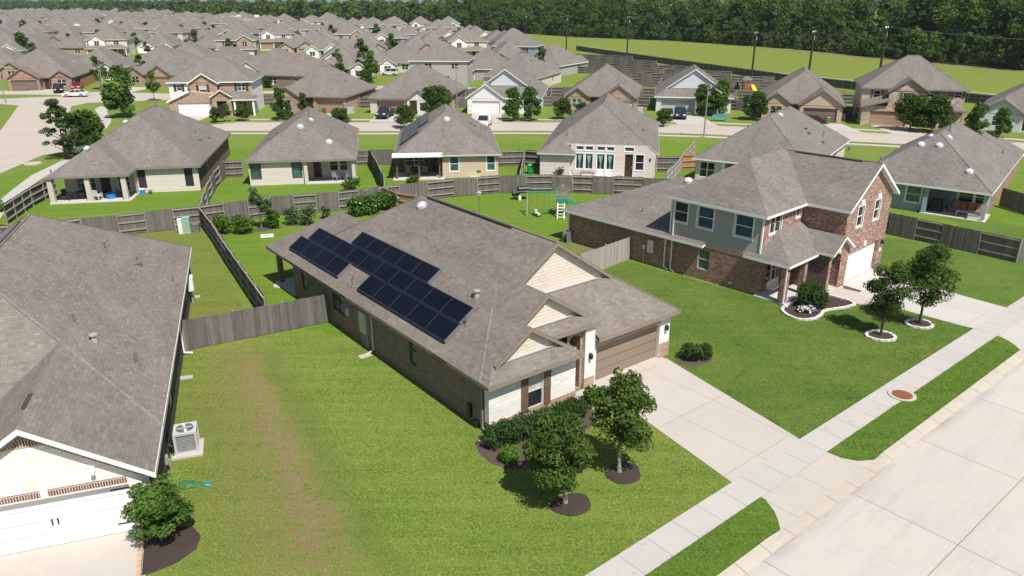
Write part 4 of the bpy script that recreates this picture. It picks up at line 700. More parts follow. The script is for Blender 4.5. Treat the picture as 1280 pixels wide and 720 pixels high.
# foreground street
sheet('road', [(-60, -3.36), (80, -3.36), (80, -12.4), (-60, -12.4)], .008, 'road', SO, SA)
sheet('pavement', [(-60, -1.32), (80, -1.32), (80, 0), (-60, 0)], .05, 'walk', SO, SA)
sheet('pavement', [(-60, -16.5), (80, -16.5), (80, -15.2), (-60, -15.2)], .05, 'walk', SO, SA)
def strip(name, u0, u1, v0, v1, z0, z1, mat):
    m = MB(); m.box(u0, v0, z0, u1, v1, z1); o = m.build(name, M[mat]); o.location = (*SO, 0); o.rotation_euler = (0, 0, SA); return structure(o)
m = MB()
def kerbprof(u0, u1, h0, h1):
    for (va, ka, ca), (vb, kb, cb) in zip([(-3.36, 0, .012), (-3.12, .55, .02), (-2.86, 1, .02)], [(-3.12, .55, .02), (-2.86, 1, .02), (-2.85, 0, 0)]):
        m.poly([(u0, va, h0*ka+ca), (u1, va, h1*ka+ca), (u1, vb, h1*kb+cb), (u0, vb, h0*kb+cb)])
for a, b, h0, h1 in ((-60, -6.9, .11, .11), (-6.9, -6.2, .11, .03), (-6.2, .8, .03, .03), (.8, 1.6, .03, .11), (1.6, 17.0, .11, .11), (17.0, 17.7, .11, .03), (17.7, 25.4, .03, .03), (25.4, 26.0, .03, .11), (26.0, 80, .11, .11)): kerbprof(a, b, h0, h1)
o = m.build('kerb', M['kerb']); o.location = (*SO, 0); o.rotation_euler = (0, 0, SA); structure(o)
sheet('road', [(-6.4, -1.32), (1.0, -1.32), (1.0, -2.86), (-6.4, -2.86)], .040, 'drive', SO, SA)
sheet('road', [(17.4, -1.32), (25.6, -1.32), (25.6, -2.86), (17.4, -2.86)], .040, 'drive_c', SO, SA)
def verge(u0, u1, r0, r1):
    pts = []
    if r0: pts += [(u0, -1.30), (u0-.25, -1.75), (u0-.62, -2.2), (u0-.8, -2.55), (u0-1.15, -2.84)] if r0 < 0 else [(u0, -1.30), (u0+.05, -1.9), (u0+.35, -2.45), (u0+.95, -2.84)]
    else: pts += [(u0, -1.3), (u0, -2.84)]
    if r1 < 0: pts += [(u1-1.1, -2.84), (u1-.7, -2.5), (u1-.35, -2.1), (u1+.0, -1.5), (u1, -1.30)]
    else: pts += [(u1, -2.84), (u1, -1.3)]
    m = MB(); m.up([(x, y, .085) for x, y in pts])
    for i in range(len(pts)): a, b = pts[i], pts[(i+1) % len(pts)]; m.poly([(a[0], a[1], 0), (b[0], b[1], 0), (b[0], b[1], .085), (a[0], a[1], .085)])
    o = m.build('verge', M['verge']); o.location = (*SO, 0); o.rotation_euler = (0, 0, SA); structure(o)
m_ = None
verge(-60, -5.06, 0, -1); verge(-.1, 18.5, 1, -1); verge(24.4, 80, 1, 0)
# driveways
sheetS('driveway', [S(-5.04, 0), S(-.05, 0), LA(12.0, .2), LA(11.75, .8), LA(6.85, .8), LA(6.8, -.5)], .014, 'drive')
sheet('path', [LA(5.2, .4), LA(6.8, .4), LA(6.8, -2.2), LA(5.9, -2.2), LA(5.2, -1.0)], .010, 'conc')
sheetS('driveway', [S(18.78, 0), S(23.8, 0), S(23.9, 3.5), CA(11.3, -9.75), CA(6.2, -9.75), CA(5.4, -11.6), CA(4.6, -14.5), CA(4.6, -18.2)], .012, 'drive_c')
sheet('path', [CA(3.6, -10), CA(5.9, -10), CA(5.9, -11.2), CA(6.2, -13.2), CA(4.9, -14.0), CA(3.5, -12.4)], .016, 'conc')
sheet('soil_bed', [CA(5.5, -10.3), CA(6.1, -10.15), CA(6.0, -11.4), CA(5.6, -11.4)], .020, 'mulch_brown')
sheetS('driveway', [LB(-.55, .25), LB(-.25, -2.3), LB(-1.0, -9), LB(-9, -9), LB(-6.6, .25)], .014, 'conc')
# back street and the wide junction at the left
near = [(-44, 112.5), (-20, 112.2), (0, 112.6), (15, 112.0), (28, 109.5), (42, 105.2), (54, 101.0), (66, 94.5), (80, 85), (100, 68)]
def offs(line, d):
    out = []
    for i, p in enumerate(line):
        a = Vector(line[max(i-1, 0)]); b = Vector(line[min(i+1, len(line)-1)]); t = (b-a).normalized(); out.append((p[0]-t.y*d, p[1]+t.x*d))
    return out
def ribbon(name, line, d0, d1, z, mat): 
    a, b = offs(line, d0), offs(line, d1)
    m = MB()
    for i in range(len(a)-1): m.up([(*a[i], 0), (*a[i+1], 0), (*b[i+1], 0), (*b[i], 0)])
    o = m.build(name, M[mat]); o.location = (0, 0, z); structure(o)
ribbon('road', near, 0, 8.2, .008, 'farroad'); ribbon('pavement', near, -3.0, -1.7, .016, 'walk'); ribbon('pavement', near, 10.6, 11.9, .016, 'walk'); ribbon('kerb', near, -.35, 0, .03, 'kerb'); ribbon('kerb', near, 8.2, 8.55, .03, 'kerb')
sheet('road', [g2(-260, 205), g2(-160, 300), g2(-60, 236), g2(0, 217), g2(53, 194), g2(75, 190), g2(101, 191), g2(170, 182), (-44, 112.5), (-44, 120.7), g2(190, 165), g2(113, 178), g2(96, 172), g2(90, 160), g2(86, 145), g2(89, 133), g2(110, 128.5), g2(142, 127.7), (-60, 153), (-58, 158.5), g2(142, 119.6), g2(60, 121), g2(0, 123.5), g2(-120, 128), g2(-120, 133), g2(0, 130), g2(23, 132), g2(14, 145), g2(0, 164), g2(-120, 190)], .010, 'farroad')
sheet('pavement', [g2(-20, 268), g2(12, 240), g2(38, 220), g2(77, 201), g2(110, 194), g2(110, 197), g2(82, 206), g2(48, 226), g2(26, 242), g2(8, 262), g2(-8, 285)], .016, 'walk')
sheet('pavement', [g2(118, 137), g2(124, 133.5), g2(141, 131), g2(142, 133), g2(134, 136), g2(134, 141), g2(139, 146), g2(139, 152), g2(134, 160), g2(120, 168), g2(113, 176), g2(109, 175), g2(115, 166), g2(122, 158), g2(126, 149), g2(124, 144)], .016, 'walk')
for a, b, c, d in (((-32.9, 121), (-28.2, 121), (-27.8, 130.5), (-33.2, 131)), ((-22.8, 121), (-18.0, 121), (-17.8, 129.6), (-22.8, 130.4)), ((-6.6, 121), (-1.6, 121), (-1.8, 130.6), (-6.8, 131)), ((18.4, 119.5), (22.5, 118.6), (21, 129.5), (16.6, 130.2)), ((25.8, 118), (31.8, 116), (31.4, 130.5), (26.0, 132)), ((46.2, 112.5), (51.3, 110.4), (51.6, 119.0), (46.5, 121.2)), ((55, 108.7), (60.6, 106.2), (61.4, 116.0), (55.6, 118.2)), ((-55.4, 120.9), (-50.2, 120.9), (-50.4, 127.6), (-55.4, 126.4)), ((-85, 159), (-80.3, 158), (-80, 172), (-84.6, 173)), ((-103, 161), (-97, 161.5), (-97.6, 172), (-103.6, 170.5))):
    sheet('driveway', [a, b, c, d], .020, 'conc')
for pts in ([(-140, 158), (-100, 158.6), (-60, 152.5), (-30, 150), (-30, 157), (-60, 158.5), (-100, 165.2), (-140, 166)], [(-90, 182), (-84, 200), (-76, 214), (-60, 214), (-60, 206), (-72, 200), (-80, 182)], [(-62, 160), (-46, 168), (-34, 176), (-8, 172), (-8, 165), (-30, 168), (-44, 161)]):
    sheet('road', pts, .012, 'farroad')
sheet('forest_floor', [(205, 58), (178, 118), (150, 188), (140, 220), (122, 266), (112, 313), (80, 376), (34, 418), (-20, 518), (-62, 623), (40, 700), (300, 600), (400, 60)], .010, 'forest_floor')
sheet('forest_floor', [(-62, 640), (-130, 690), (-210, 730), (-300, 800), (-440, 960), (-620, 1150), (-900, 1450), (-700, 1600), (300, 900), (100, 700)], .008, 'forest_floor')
# meadow with its dirt track
sheet('meadow', [(20, 300), (64, 184), (93, 134), (125, 75), (420, 75), (420, 520), (60, 640), (-20, 470)], .006, 'meadow')
ribbon('path', [(30, 330), (58, 232), (72, 203), (92, 168), (110, 140)], 0, 2.6, .014, 'track')
ribbon('path', [(96, 330), (112, 290), (122, 258), (136, 220), (150, 190)], -1.5, 1.8, .012, 'dirt')
sheet('meadow', [(-420, 690), (-150, 660), (-60, 610), (-40, 640), (-160, 760), (-420, 900)], .006, 'meadow')
# joint at the foreground driveway, manhole in the pavement
t = thing('manhole_cover', 'rusty round manhole cover set in the pavement', 'manhole', S(7.3, -1.05), SA)
m = MB(); m.lathe((0, 0, .03), [(.64, 0), (.64, .065)], 28); m.build('concrete_ring', M['conc'], t); m = MB(); m.lathe((0, 0, .09), [(.47, 0), (.47, .014), (.43, .016)], 28)
m.build('lid', M['rust'], t)
# ------------------------------------------------------------------ mulch beds and edging
def blob(c, rx, ry, rot, n=26, seed=0, wob=.07):
    r = random.Random(seed); ph = [r.uniform(0, 6.28) for _ in range(3)]; out = []
    for i in range(n):
        a = 2*math.pi*i/n; k = 1+wob*(math.sin(2*a+ph[0])+.6*math.sin(3*a+ph[1])+.4*math.sin(5*a+ph[2])); x = rx*k*math.cos(a); y = ry*k*math.sin(a)
        out.append((c[0]+x*math.cos(rot)-y*math.sin(rot), c[1]+x*math.sin(rot)+y*math.cos(rot)))
    return out
def bed(pts, label, mat='mulch', h=.09, edge=None, cat='mulch bed'):
    cx = sum(p[0] for p in pts)/len(pts); cy = sum(p[1] for p in pts)/len(pts); t = thing('mulch_bed', label, cat, (cx, cy)); m = MB(); L = [(x-cx, y-cy) for x, y in pts]; n = len(L)
    rings = [[(x*k, y*k, z) for x, y in L] for k, z in ((1.0, .0), (.93, h*.6), (.7, h), (.35, h*1.05))]
    for a, b in zip(rings[:-1], rings[1:]):
        for i in range(n): m.poly([a[i], a[(i+1) % n], b[(i+1) % n], b[i]], True)
    m.poly(rings[-1], True); m.build('mulch', M[mat], t)
    if edge:
        m = MB(); per = [Vector((x, y, 0)) for x, y in L]; P = []
        for i in range(n):
            a, b = per[i], per[(i+1) % n]; k = max(1, int((b-a).length/.06)); P += [a+(b-a)*j/k for j in range(k)]
        acc = 0; st = 0
        for i in range(1, len(P)):
            if (P[i]-P[st]).length > .27:
                d = (P[i]-P[st]); m.bar(tuple(P[st]+d*.04+Vector((0, 0, .05))), tuple(P[i]-d*.04+Vector((0, 0, .05+random.uniform(-.01, .02)))), .17, .15); st = i
        m.build('edging', M[edge], t)
    return t
bed(blob(LA(-.5, -5.95), .78, .70, .3, seed=1), 'round dark mulch bed under the nearest front-yard tree of the solar house'); bed(blob(LA(2.55, -5.75), .80, .68, .5, seed=2), 'round dark mulch bed under the front-yard tree beside the solar house driveway')
bed([LA(*p) for p in ((-.9, -.1), (-1.25, -.9), (-1.3, -1.9), (-.9, -2.75), (-.2, -3.0), (.6, -2.8), (1.5, -2.7), (2.6, -2.55), (3.8, -2.4), (5.0, -2.0), (5.15, -1.0), (5.1, -.12), (2.5, -.1), (0, -.1))], 'long brown mulch bed with a hedge along the white stone front of the solar house', 'mulch_brown', .06)
bed([LB(*p) for p in ((-.5, -.1), (.6, -.05), (1.15, -.3), (1.42, -.9), (1.3, -1.6), (.75, -2.1), (.1, -2.35), (-.4, -2.45))], 'black mulch bed at the corner of the white gabled house, edged with tan bricks', 'mulch', .08)
m = MB()
for i in range(9): v = -.15-i*.27; u = -.56+i*.012; m.box(u-.07, v-.24, 0, u+.07, v, .12)
o = m.build('brick_edging', M['edging_tan']); o.location = (*OB[:2], 0); o.rotation_euler = (0, 0, math.radians(AB)); tag(o, 'row of tan bricks edging the black mulch bed by the white garage', 'edging')
bed(blob(g2(1100.5, 421), .80, .66, .2, seed=5, wob=.04), 'pale-edged mulch ring farther from the brick house driveway, under a yard tree', 'mulch', .07, 'edging'); bed(blob(g2(1149, 406), .80, .62, .2, seed=6, wob=.04), 'mulch ring with pale stone edging under the yard tree nearest the brick house driveway', 'mulch', .07, 'edging')
bed([CA(*p) for p in ((-.5, -9.3), (-1.15, -9.5), (-1.6, -10.1), (-1.75, -10.8), (-1.45, -11.3), (-.8, -11.55), (.1, -11.5), (.6, -11.3), (1.3, -11.55), (2.2, -12.0), (3.2, -12.2), (3.5, -11.6), (3.5, -10.3), (2.2, -9.4), (.8, -9.3))], 'curved flower bed with pale stone edging at the corner porch of the brick house', 'mulch', .06, 'edging', 'flower bed')
bed(blob(LA(13.2, -.75), 1.15, .8, .6, seed=8), 'small mulch bed with a low bush at the right corner of the solar house garage', 'mulch_brown', .05)
bed(blob(CA(-.75, 6.5), 2.6, .5, math.radians(AC+90), seed=9), 'bare brown soil strip along the dark brick wing of the two-storey house', 'soil', .04, None, 'soil bed')
# ------------------------------------------------------------------ wooden fences: every post and every bay of pickets and rails is a part
def fence_parts():
    P = {}
    for vi in range(4):
        r = random.Random(vi); m = MB()
        for i in range(16):
            x0 = i*.147; hh = 1.80+r.uniform(-.02, .025); y = r.uniform(-.006, .006); m.box(x0+.003, y+.05, .04, x0+.144, y+.068, hh)
        P[vi] = m
    return P
BAY = 16*.147
FP = {}
for mat in ('fence', 'fence_dark', 'fence_pale', 'cedar'):
    FP[mat] = [m.build('picket_panel', M[mat], None, True) for m in fence_parts().values()]
m = MB()
for z in (.35, 1.0, 1.62): m.box(0, -.045, z, BAY, .045, z+.085)
RAIL = m.build('rail', M['fence_rail'], None, True); m = MB(); m.box(-.05, -.05, 0, .05, .05, 1.86); POST = m.build('post', M['fence_rail'], None, True)
def fence(pts, label, mat='fence', face='alt', hs=1.0, posts=True):
    t = thing('wooden_fence', label, 'fence', pts[0]); k = 0; lift = 0.0
    for (a, b) in zip(pts[:-1], pts[1:]):
        a = Vector(a[:2]); b = Vector(b[:2]); L = (b-a).length; n = max(1, round(L/BAY)); w = L/n; ang = math.atan2(b.y-a.y, b.x-a.x)
        for i in range(n):
            p = a+(b-a)*i/n-Vector(pts[0][:2]); flip = (face == 'r') or (face == 'alt' and k % 2)
            o = link('picket_panel', FP[mat][random.randrange(4)], t); o.location = (p.x, p.y, lift); o.rotation_euler = (random.uniform(-.018, .018), random.uniform(-.006, .006), ang); o.scale = (w/BAY, -1 if flip else 1, hs*(1+random.uniform(-.015, .015)))
            o = link('rail', RAIL, t); o.location = (p.x, p.y, lift); o.rotation_euler = (0, 0, ang); o.scale = (w/BAY, 1, hs)
            o = link('post', POST, t); o.location = (p.x, p.y, lift); o.rotation_euler = (0, 0, ang); o.scale = (1, 1, hs); k += 1
        p = b-Vector(pts[0][:2]); 
    o = link('post', POST, t); o.location = (p.x, p.y, lift); o.scale = (1, 1, hs)
    return t
fence([g2(233, 438), LA(-.05, 16.0)], 'weathered grey fence joining the left house to the solar house wall', 'fence', 'r')
fence([g2(-20, 313), g2(60, 305), g2(150, 295), g2(252, 283)], 'grey back fence behind the left gap, nearest the furnished patio house')
fence([g2(252, 283), g2(268, 305), g2(285, 333), g2(335, 408)], 'dark side fence running from the back corner towards the left gap', 'fence_dark', 'l')
fence([g2(252, 283), g2(340, 270), g2(424, 263.5), g2(500, 254), g2(568, 246), g2(625, 241.5), g2(690, 240.5), g2(766, 243), g2(840, 246)], 'long grey back fence curving behind the solar house and the playset yard')
fence([g2(253, 281), g2(262, 252), g2(270, 236), g2(282, 222)], 'grey fence between the patio house and the cream house', 'fence', 'alt')
fence([g2(282, 222), g2(305, 221)], 'short grey fence with rails joining the cream house at its left')
fence([g2(10, 281), g2(42, 258), g2(72, 242)], 'dark railed fence at the far left beside the curved path', 'fence_dark', 'l'); fence([g2(72, 242), g2(68, 234)], 'tiny dark fence return by the furnished patio', 'fence_dark', 'l')
fence([g2(481, 241), g2(472, 222), g2(463, 206)], 'dark side fence between the cream house and the awning house', 'fence_dark', 'l')
fence([g2(441, 207), g2(463, 206), g2(498, 206)], 'grey fence with two railed bays left of the awning house'); fence([g2(622, 208), g2(654, 207)], 'grey railed fence at the right of the awning house'); fence([g2(650, 239), g2(653, 222), g2(656, 206)], 'narrow grey fence beside the green bin of the pink house'); fence([g2(656, 206.5), g2(674, 208)], 'short dark fence behind the green bin', 'fence_dark')
fence([g2(820, 215), g2(848, 215)], 'grey railed fence right of the pink house'); fence([g2(832, 237), g2(846, 222), g2(855, 208), g2(868, 194)], 'pale grey fence angled between the pink house and its right neighbour', 'fence_pale', 'l'); fence([g2(850, 213), g2(870, 212)], 'short orange wooden fence behind the two-storey house', 'cedar')
fence([g2(724, 348), g2(785.5, 324.5)], 'pale picket fence with a gate at the side of the two-storey house', 'fence_pale', 'r')
fence([(lambda q: q)(g2(1098, 289)), g2(1110, 293), g2(1175, 307), g2(1270, 328.5)], 'grey alternating fence behind the green lawn at the right edge', 'fence', 'alt'); fence([g2(1270, 328.5), g2(1300, 318)], 'grey fence corner at the right edge', 'fence', 'r')
fence([g2(1249, 258), g2(1281, 268), g2(1310, 276)], 'grey fence with a braced gate beside the blue-grey house', 'fence', 'r'); fence([g2(1262, 222), g2(1300, 228)], 'green-wire fence at far right', 'fence') if 0 else None
fence([(-94.9, 170.9), (-104, 200), (-113, 230)], 'long orange-brown wooden fence beside the dark-walled brick house, far left', 'cedar', 'r')
fence([g2(481, 257), g2(497, 264), g2(521, 268)], 'orange-brown new wooden fence piece among the white-flowered bushes', 'cedar', 'l'); 
# fences behind the back row
back = [(-60, 142, -44, 143), (-43, 150, -24, 151.5), (-24, 152, -8, 152.5), (-8, 154, 8, 155.5), (8, 156, 26, 154), (26, 154, 44, 151), (44, 150, 66, 143), (-26.5, 139, -26, 152), (-9.5, 140, -8, 153), (7.0, 141, 8, 155), (23.0, 143, 25.5, 154), (39.5, 139, 44, 151), (54.5, 134, 63, 146), (-27.5, 138.5, -24.2, 138), (-11.8, 138, -7.4, 139), (5.0, 140, 9.4, 140.5), (21.6, 140, 24.8, 139), (38, 136, 41, 134), (53.2, 128, 56, 126)]
for i, (x0, y0, x1, y1) in enumerate(back): fence([(x0, y0), (x1, y1)], 'weathered grey fence behind the row of houses across the street', 'fence', 'alt')['group'] = 'fences behind the back row'
for i, (x0, y0, x1, y1) in enumerate([(22, 176, 62, 165), (20, 192, 60, 178), (17, 208, 54, 192), (15, 225, 48, 208), (14, 243, 42, 227), (12, 262, 38, 247), (30, 160, 34, 176), (46, 156, 50, 172), (40, 172, 43, 186), (36, 190, 40, 202)]): fence([(x0, y0), (x1, y1)], 'weathered grey fence between the yards beside the meadow', 'fence', 'alt')['group'] = 'yard fences by the meadow'
t = fence([(25, 306), (45, 243), (65, 184), (79, 158), (92, 135)], 'long dark fence along the edge of the meadow', 'fence_dark', 'l'); t = fence([(92, 135), (104, 118), (118, 96)], 'dark fence along the meadow behind the stone-fronted house', 'fence_dark', 'l')
# ------------------------------------------------------------------ vegetation
def leaf_mesh(name, C, Nrm, size, mat, aspect=1.6, seed=0, gid=None):
    rng = np.random.default_rng(seed); n = len(C)
    Nrm = Nrm/np.linalg.norm(Nrm, axis=1, keepdims=True); R = rng.normal(size=(n, 3)); T = np.cross(Nrm, R); T /= np.linalg.norm(T, axis=1, keepdims=True)+1e-9; B = np.cross(Nrm, T)
    s = np.asarray(size).reshape(-1, 1)*np.ones((n, 1)); a = T*s*aspect*.5; b = B*s*.5; cup = Nrm*s*.12
    V = np.stack([C-a, C+b*.9-cup*0+a*.1, C+a, C-b*.9+a*.1], 1).reshape(-1, 3)
    me = bpy.data.meshes.new(name); me.vertices.add(4*n); me.vertices.foreach_set('co', V.ravel().astype(np.float32)); me.loops.add(4*n); me.loops.foreach_set('vertex_index', np.arange(4*n, dtype=np.int32))
    me.polygons.add(n); me.polygons.foreach_set('loop_start', np.arange(0, 4*n, 4, dtype=np.int32)); me.polygons.foreach_set('loop_total', np.full(n, 4, dtype=np.int32)) if bpy.app.version < (4, 1, 0) else None
    uv = me.uv_layers.new(name='UVMap').data; r = rng.random((n, 2))*997; r[:, 0] = (r[:, 0] if gid is None else gid); r = np.repeat(r, 4, 0); uv.foreach_set('uv', r.ravel().astype(np.float32)); me.materials.append(mat); me.update(calc_edges=True); return me
def clump_leaves(clumps, n, seed, up=.35, inner=.45):
    rng = np.random.default_rng(seed); c = np.array([q[0] for q in clumps]); r = np.array([q[1] for q in clumps]); sq = np.array([q[2] if len(q) > 2 else .8 for q in clumps])
    k = rng.choice(len(c), n, p=r**2/np.sum(r**2)); d = rng.normal(size=(n, 3)); d /= np.linalg.norm(d, axis=1, keepdims=True); d[:, 2] += up*rng.random(n); d /= np.linalg.norm(d, axis=1, keepdims=True)
    rad = r[k]*(inner+(1.08-inner)*rng.random(n)**.5); p = c[k]+d*rad[:, None]*np.stack([np.ones(n), np.ones(n), sq[k]], 1); nr = d*.8+rng.normal(size=(n, 3))*.55+np.array([0, 0, .35]); clump_leaves.k = k+1.0; return p, nr
def crown_clumps(kind, H, R, base, rng, n):
    out = []
    for i in range(n):
        a = rng.random()*6.283; t = rng.random()
        if kind == 'round':
            z = base+(H-base)*(.10+.85*t); f = math.sqrt(max(.05, 1-((z-(base+(H-base)*.45))/((H-base)*.58))**2)); rr = R*f*math.sqrt(rng.random())*.78; cr = R*(.24+.16*rng.random())
        elif kind == 'cone':
            z = base+(H-base)*(.04+.9*t); f = (1-(z-base)/(H-base))**.75*.95+.08; rr = R*f*math.sqrt(rng.random())*.85; cr = R*(.18+.22*f*rng.random())
        elif kind == 'oval':
            z = base+(H-base)*(.06+.9*t); f = math.sin(math.pi*min(.98, max(.06, .12+.85*(z-base)/(H-base))))**.7; rr = R*f*math.sqrt(rng.random())*.8; cr = R*(.22+.15*rng.random())
        elif kind == 'pine':
            z = base+(H-base)*(.02+.95*t); f = (1-(z-base)/(H-base))**.6*.95+.1; rr = R*f*(.35+.65*rng.random()); cr = R*(.13+.13*rng.random())
        else:
            z = base+(H-base)*t; rr = R*math.sqrt(rng.random())*.7; cr = R*(.3+.2*rng.random())
        out.append(((rr*math.cos(a), rr*math.sin(a), z), cr, .75 if kind != 'pine' else .5))
        if kind != 'pine' and rng.random() < .4: k = rng.uniform(1.05, 1.3); out.append(((rr*k*math.cos(a), rr*k*math.sin(a), z+rng.uniform(-.05, .09)*H), R*rng.uniform(.08, .15), .8))
    return out
PROTO = {}
def tree_proto(key, kind, H, R, base, nl, size, leafm, barkm='bark', seed=1, ncl=26, tr=.07, stems=1, off=(0, 0)):
    rng = random.Random(seed); cl = [((c[0]+off[0], c[1]+off[1], c[2]), r, q) for c, r, q in crown_clumps(kind, H, R, base, rng, ncl)]; m = MB()
    if base > .15:
        for s in range(stems):
            ox, oy = ((0, 0) if stems == 1 else (rng.uniform(-.12, .12)*R, rng.uniform(-.12, .12)*R)); lean = (rng.uniform(-.06, .06)*H if stems == 1 else ox*3, rng.uniform(-.04, .04)*H if stems == 1 else oy*3)
            top = base+(H-base)*(.75 if kind in ('pine', 'cone') else .5); m.tube([(ox, oy, -.05), (ox+lean[0]*.2, oy+lean[1]*.2, base*.5), (ox+lean[0]*.5, oy+lean[1]*.5, base+.1), (ox+lean[0], oy+lean[1], top)], [tr*1.35, tr, tr*.85, tr*.25], 8)
        for c, r, q in cl[:18]:
            z0 = max(base*.8, min(c[2]-.15*H, base+(H-base)*.55)); m.tube([(lean[0]*.6, lean[1]*.6, z0), (c[0]*.5+lean[0]*.3, c[1]*.5+lean[1]*.3, (z0+c[2])/2), (c[0]*.95, c[1]*.95, c[2])], [tr*.38, tr*.24, tr*.08], 5)
    p, nr = clump_leaves(cl, nl, seed); rg = np.random.default_rng(seed); sz = size*(.65+.7*rg.random(nl))
    PROTO[key] = (m.build('trunk', M[barkm], None, True) if m.f else None, leaf_mesh('crown', p, nr, sz, M[leafm], 1.6 if kind != 'pine' else 3.0, seed, clump_leaves.k), H)
def plant(key, name, label, cat, xy, s=1.0, rz=None, group=None, sz=None):
    tr, cr, H = PROTO[key]; t = thing(name, label, cat, xy, random.uniform(0, 6.28) if rz is None else rz, group); t.scale = (s, s, s*(sz or 1))
    if tr: link('trunk', tr, t)
    link('crown', cr, t); return t
# front-yard trees
tree_proto('yard1', 'round', 3.7, 1.28, 1.1, 13000, .092, 'leaf_maple', 'bark_grey', 3, 60, .075, 1, (-.38, .1)); tree_proto('yard2', 'oval', 4.3, 1.32, 1.15, 7600, .095, 'leaf_maple', 'bark_grey', 4, 62, .075, 1, (.1, .1))
plant('yard1', 'tree', 'rounded pale-trunked tree in the round mulch bed nearest the camera', 'tree', g2(706.7, 630.7), 1.0, .0); plant('yard2', 'tree', 'taller loose-leaved tree beside the solar house driveway', 'tree', g2(774, 592), 1.0, .0)
tree_proto('left', 'round', 2.35, 1.05, .5, 6000, .115, 'leaf_holly', 'bark', 6, 40, .05, 3); plant('left', 'tree', 'bright green many-stemmed small tree at the corner of the white garage', 'tree', LB(.18, -.75), 1.0, 2.0)
tree_proto('right1', 'round', 4.2, 1.22, 1.25, 7200, .09, 'leaf_oak', 'bark_dark', 7, 60, .07, 1, (.15, .2)); tree_proto('right2', 'oval', 4.8, 1.45, 1.3, 8600, .09, 'leaf_oak', 'bark_dark', 8, 60, .07)
plant('right1', 'tree', 'dark green yard tree nearest the flower bed of the two-storey brick house', 'tree', g2(1100.8, 420), 1.0, .0); plant('right2', 'tree', 'dark green yard tree nearest the driveway of the two-storey brick house', 'tree', g2(1149, 406), 1.0, 2.5)
# shrubs and hedge
def shrub(label, xy, dims, n, size, mat, seed, cat='shrub', name='shrub', box=False, rz=0, flowers=None, group=None):
    rng = random.Random(seed); t = thing(name, label, cat, xy, rz, group); cl = []
    N = 38
    for i in range(N):
        a = rng.random()*6.283; r = math.sqrt(rng.random())
        if box: c = (dims[0]*rng.uniform(-.5, .5), dims[1]*rng.uniform(-.36, .36), dims[2]*rng.uniform(.3, .72)); cr = min(dims[1], dims[2])*.36
        else: c = (dims[0]*.34*r*math.cos(a), dims[1]*.34*r*math.sin(a), dims[2]*rng.uniform(.22, .74)); cr = min(dims[0], dims[2])*rng.uniform(.22, .33)
        cl.append((c, cr, .8))
    p, nr = clump_leaves(cl, n, seed); p[:, 2] = np.maximum(p[:, 2], .03); rg = np.random.default_rng(seed); link('crown', leaf_mesh('crown', p, nr, size*(.7+.6*rg.random(n)), M[mat], 1.6, seed, clump_leaves.k), t)
    m = MB()
    for c, cr, q in cl[:8]: m.tube([(c[0]*.3, c[1]*.3, 0), (c[0]*.8, c[1]*.8, c[2])], [.02, .008], 5)
    m.build('trunk', M['bark'], t)
    if flowers:
        k = rg.choice(n, flowers[1], replace=False); q = p[k]+nr[k]*.05; q[:, 2] += .05; link('flowers', leaf_mesh('flowers', q, nr[k]+np.array([0, 0, 1]), np.full(len(k), flowers[2]), M[flowers[0]], 1.1, seed+1), t)
    return t
for i in range(7): shrub('dark green shrub of the clipped hedge under the white stone front window', LA(-.35+i*.72, -.95-.06*i), (1.05, 1.15, 1.05), 2600, .08, 'leaf_hedge', 20+i, 'hedge shrub', group='hedge shrubs in front of the solar house')
shrub('small round lime-green shrub at the left end of the hedge', LA(-.55, -2.2), (.82, .82, .75), 1600, .085, 'leaf_lime', 31); shrub('bright green bushy shrub beside the entry pier of the solar house', LA(5.65, -.95), (1.25, 1.2, 1.0), 1900, .11, 'leaf_bright', 32)
shrub('low dark green bush at the right corner of the solar house garage', LA(13.2, -.75), (1.9, 1.5, .95), 3600, .085, 'leaf_hedge', 33); shrub('large round clipped bush by the corner porch of the two-storey brick house', CA(.95, -10.35), (1.9, 1.9, 1.55), 6500, .085, 'leaf_hedge', 34)
shrub('low white-flowering plants in the stone-edged flower bed', CA(-.3, -10.65), (1.5, .7, .42), 900, .09, 'leaf_bright', 35, 'flowers', 'flowering_plant', flowers=('petal_white', 260, .11)); shrub('small purple flowers at the front of the stone-edged flower bed', CA(-.05, -11.05), (.6, .5, .32), 320, .08, 'leaf_bright', 36, 'flowers', 'flowering_plant', flowers=('petal_purple', 150, .10))
for i, (px, py, hh, w, lab) in enumerate([(277, 292, 1.7, 1.7, 'leafy green bush at the left end of the back-fence planting'), (304, 291, 1.7, 1.6, 'second leafy bush from the left along the back fence'), (342, 285, 1.7, 1.1, 'dark slim bush right of the young tree by the back fence'), (366, 281, 1.8, 1.2, 'young thin shrub on a mulch patch left of the taller pair'), (386, 281, 2.0, 1.3, 'young shrub of loose habit above the solar house rear corner'), (408, 273, 1.4, .7, 'smallest narrow shrub along the back fence')]):
    shrub(lab, g2(px, py), (w, w, hh), 1100 if i < 3 else 650, .14, 'leaf_bright' if i < 3 else 'leaf_grey', 40+i); bed(blob(g2(px, py), .75, .5, 0, seed=60+i), 'brown mulch patch below the '+['left-end leafy bush', 'second leafy bush', 'dark slim bush', 'young thin shrub', 'taller young shrub', 'smallest narrow shrub'][i]+' by the back fence', 'mulch_brown', .03)
tree_proto('young', 'round', 3.4, 1.25, 1.5, 1500, .13, 'leaf_grey', 'bark_grey', 9, 18, .04); plant('young', 'tree', 'slender young tree with a sparse grey-green crown by the back fence', 'tree', g2(327, 285), 1.0, 1)
bed(blob(g2(327, 287), .9, .6, 0, seed=77), 'brown mulch circle under the slender young tree', 'mulch_brown', .03)
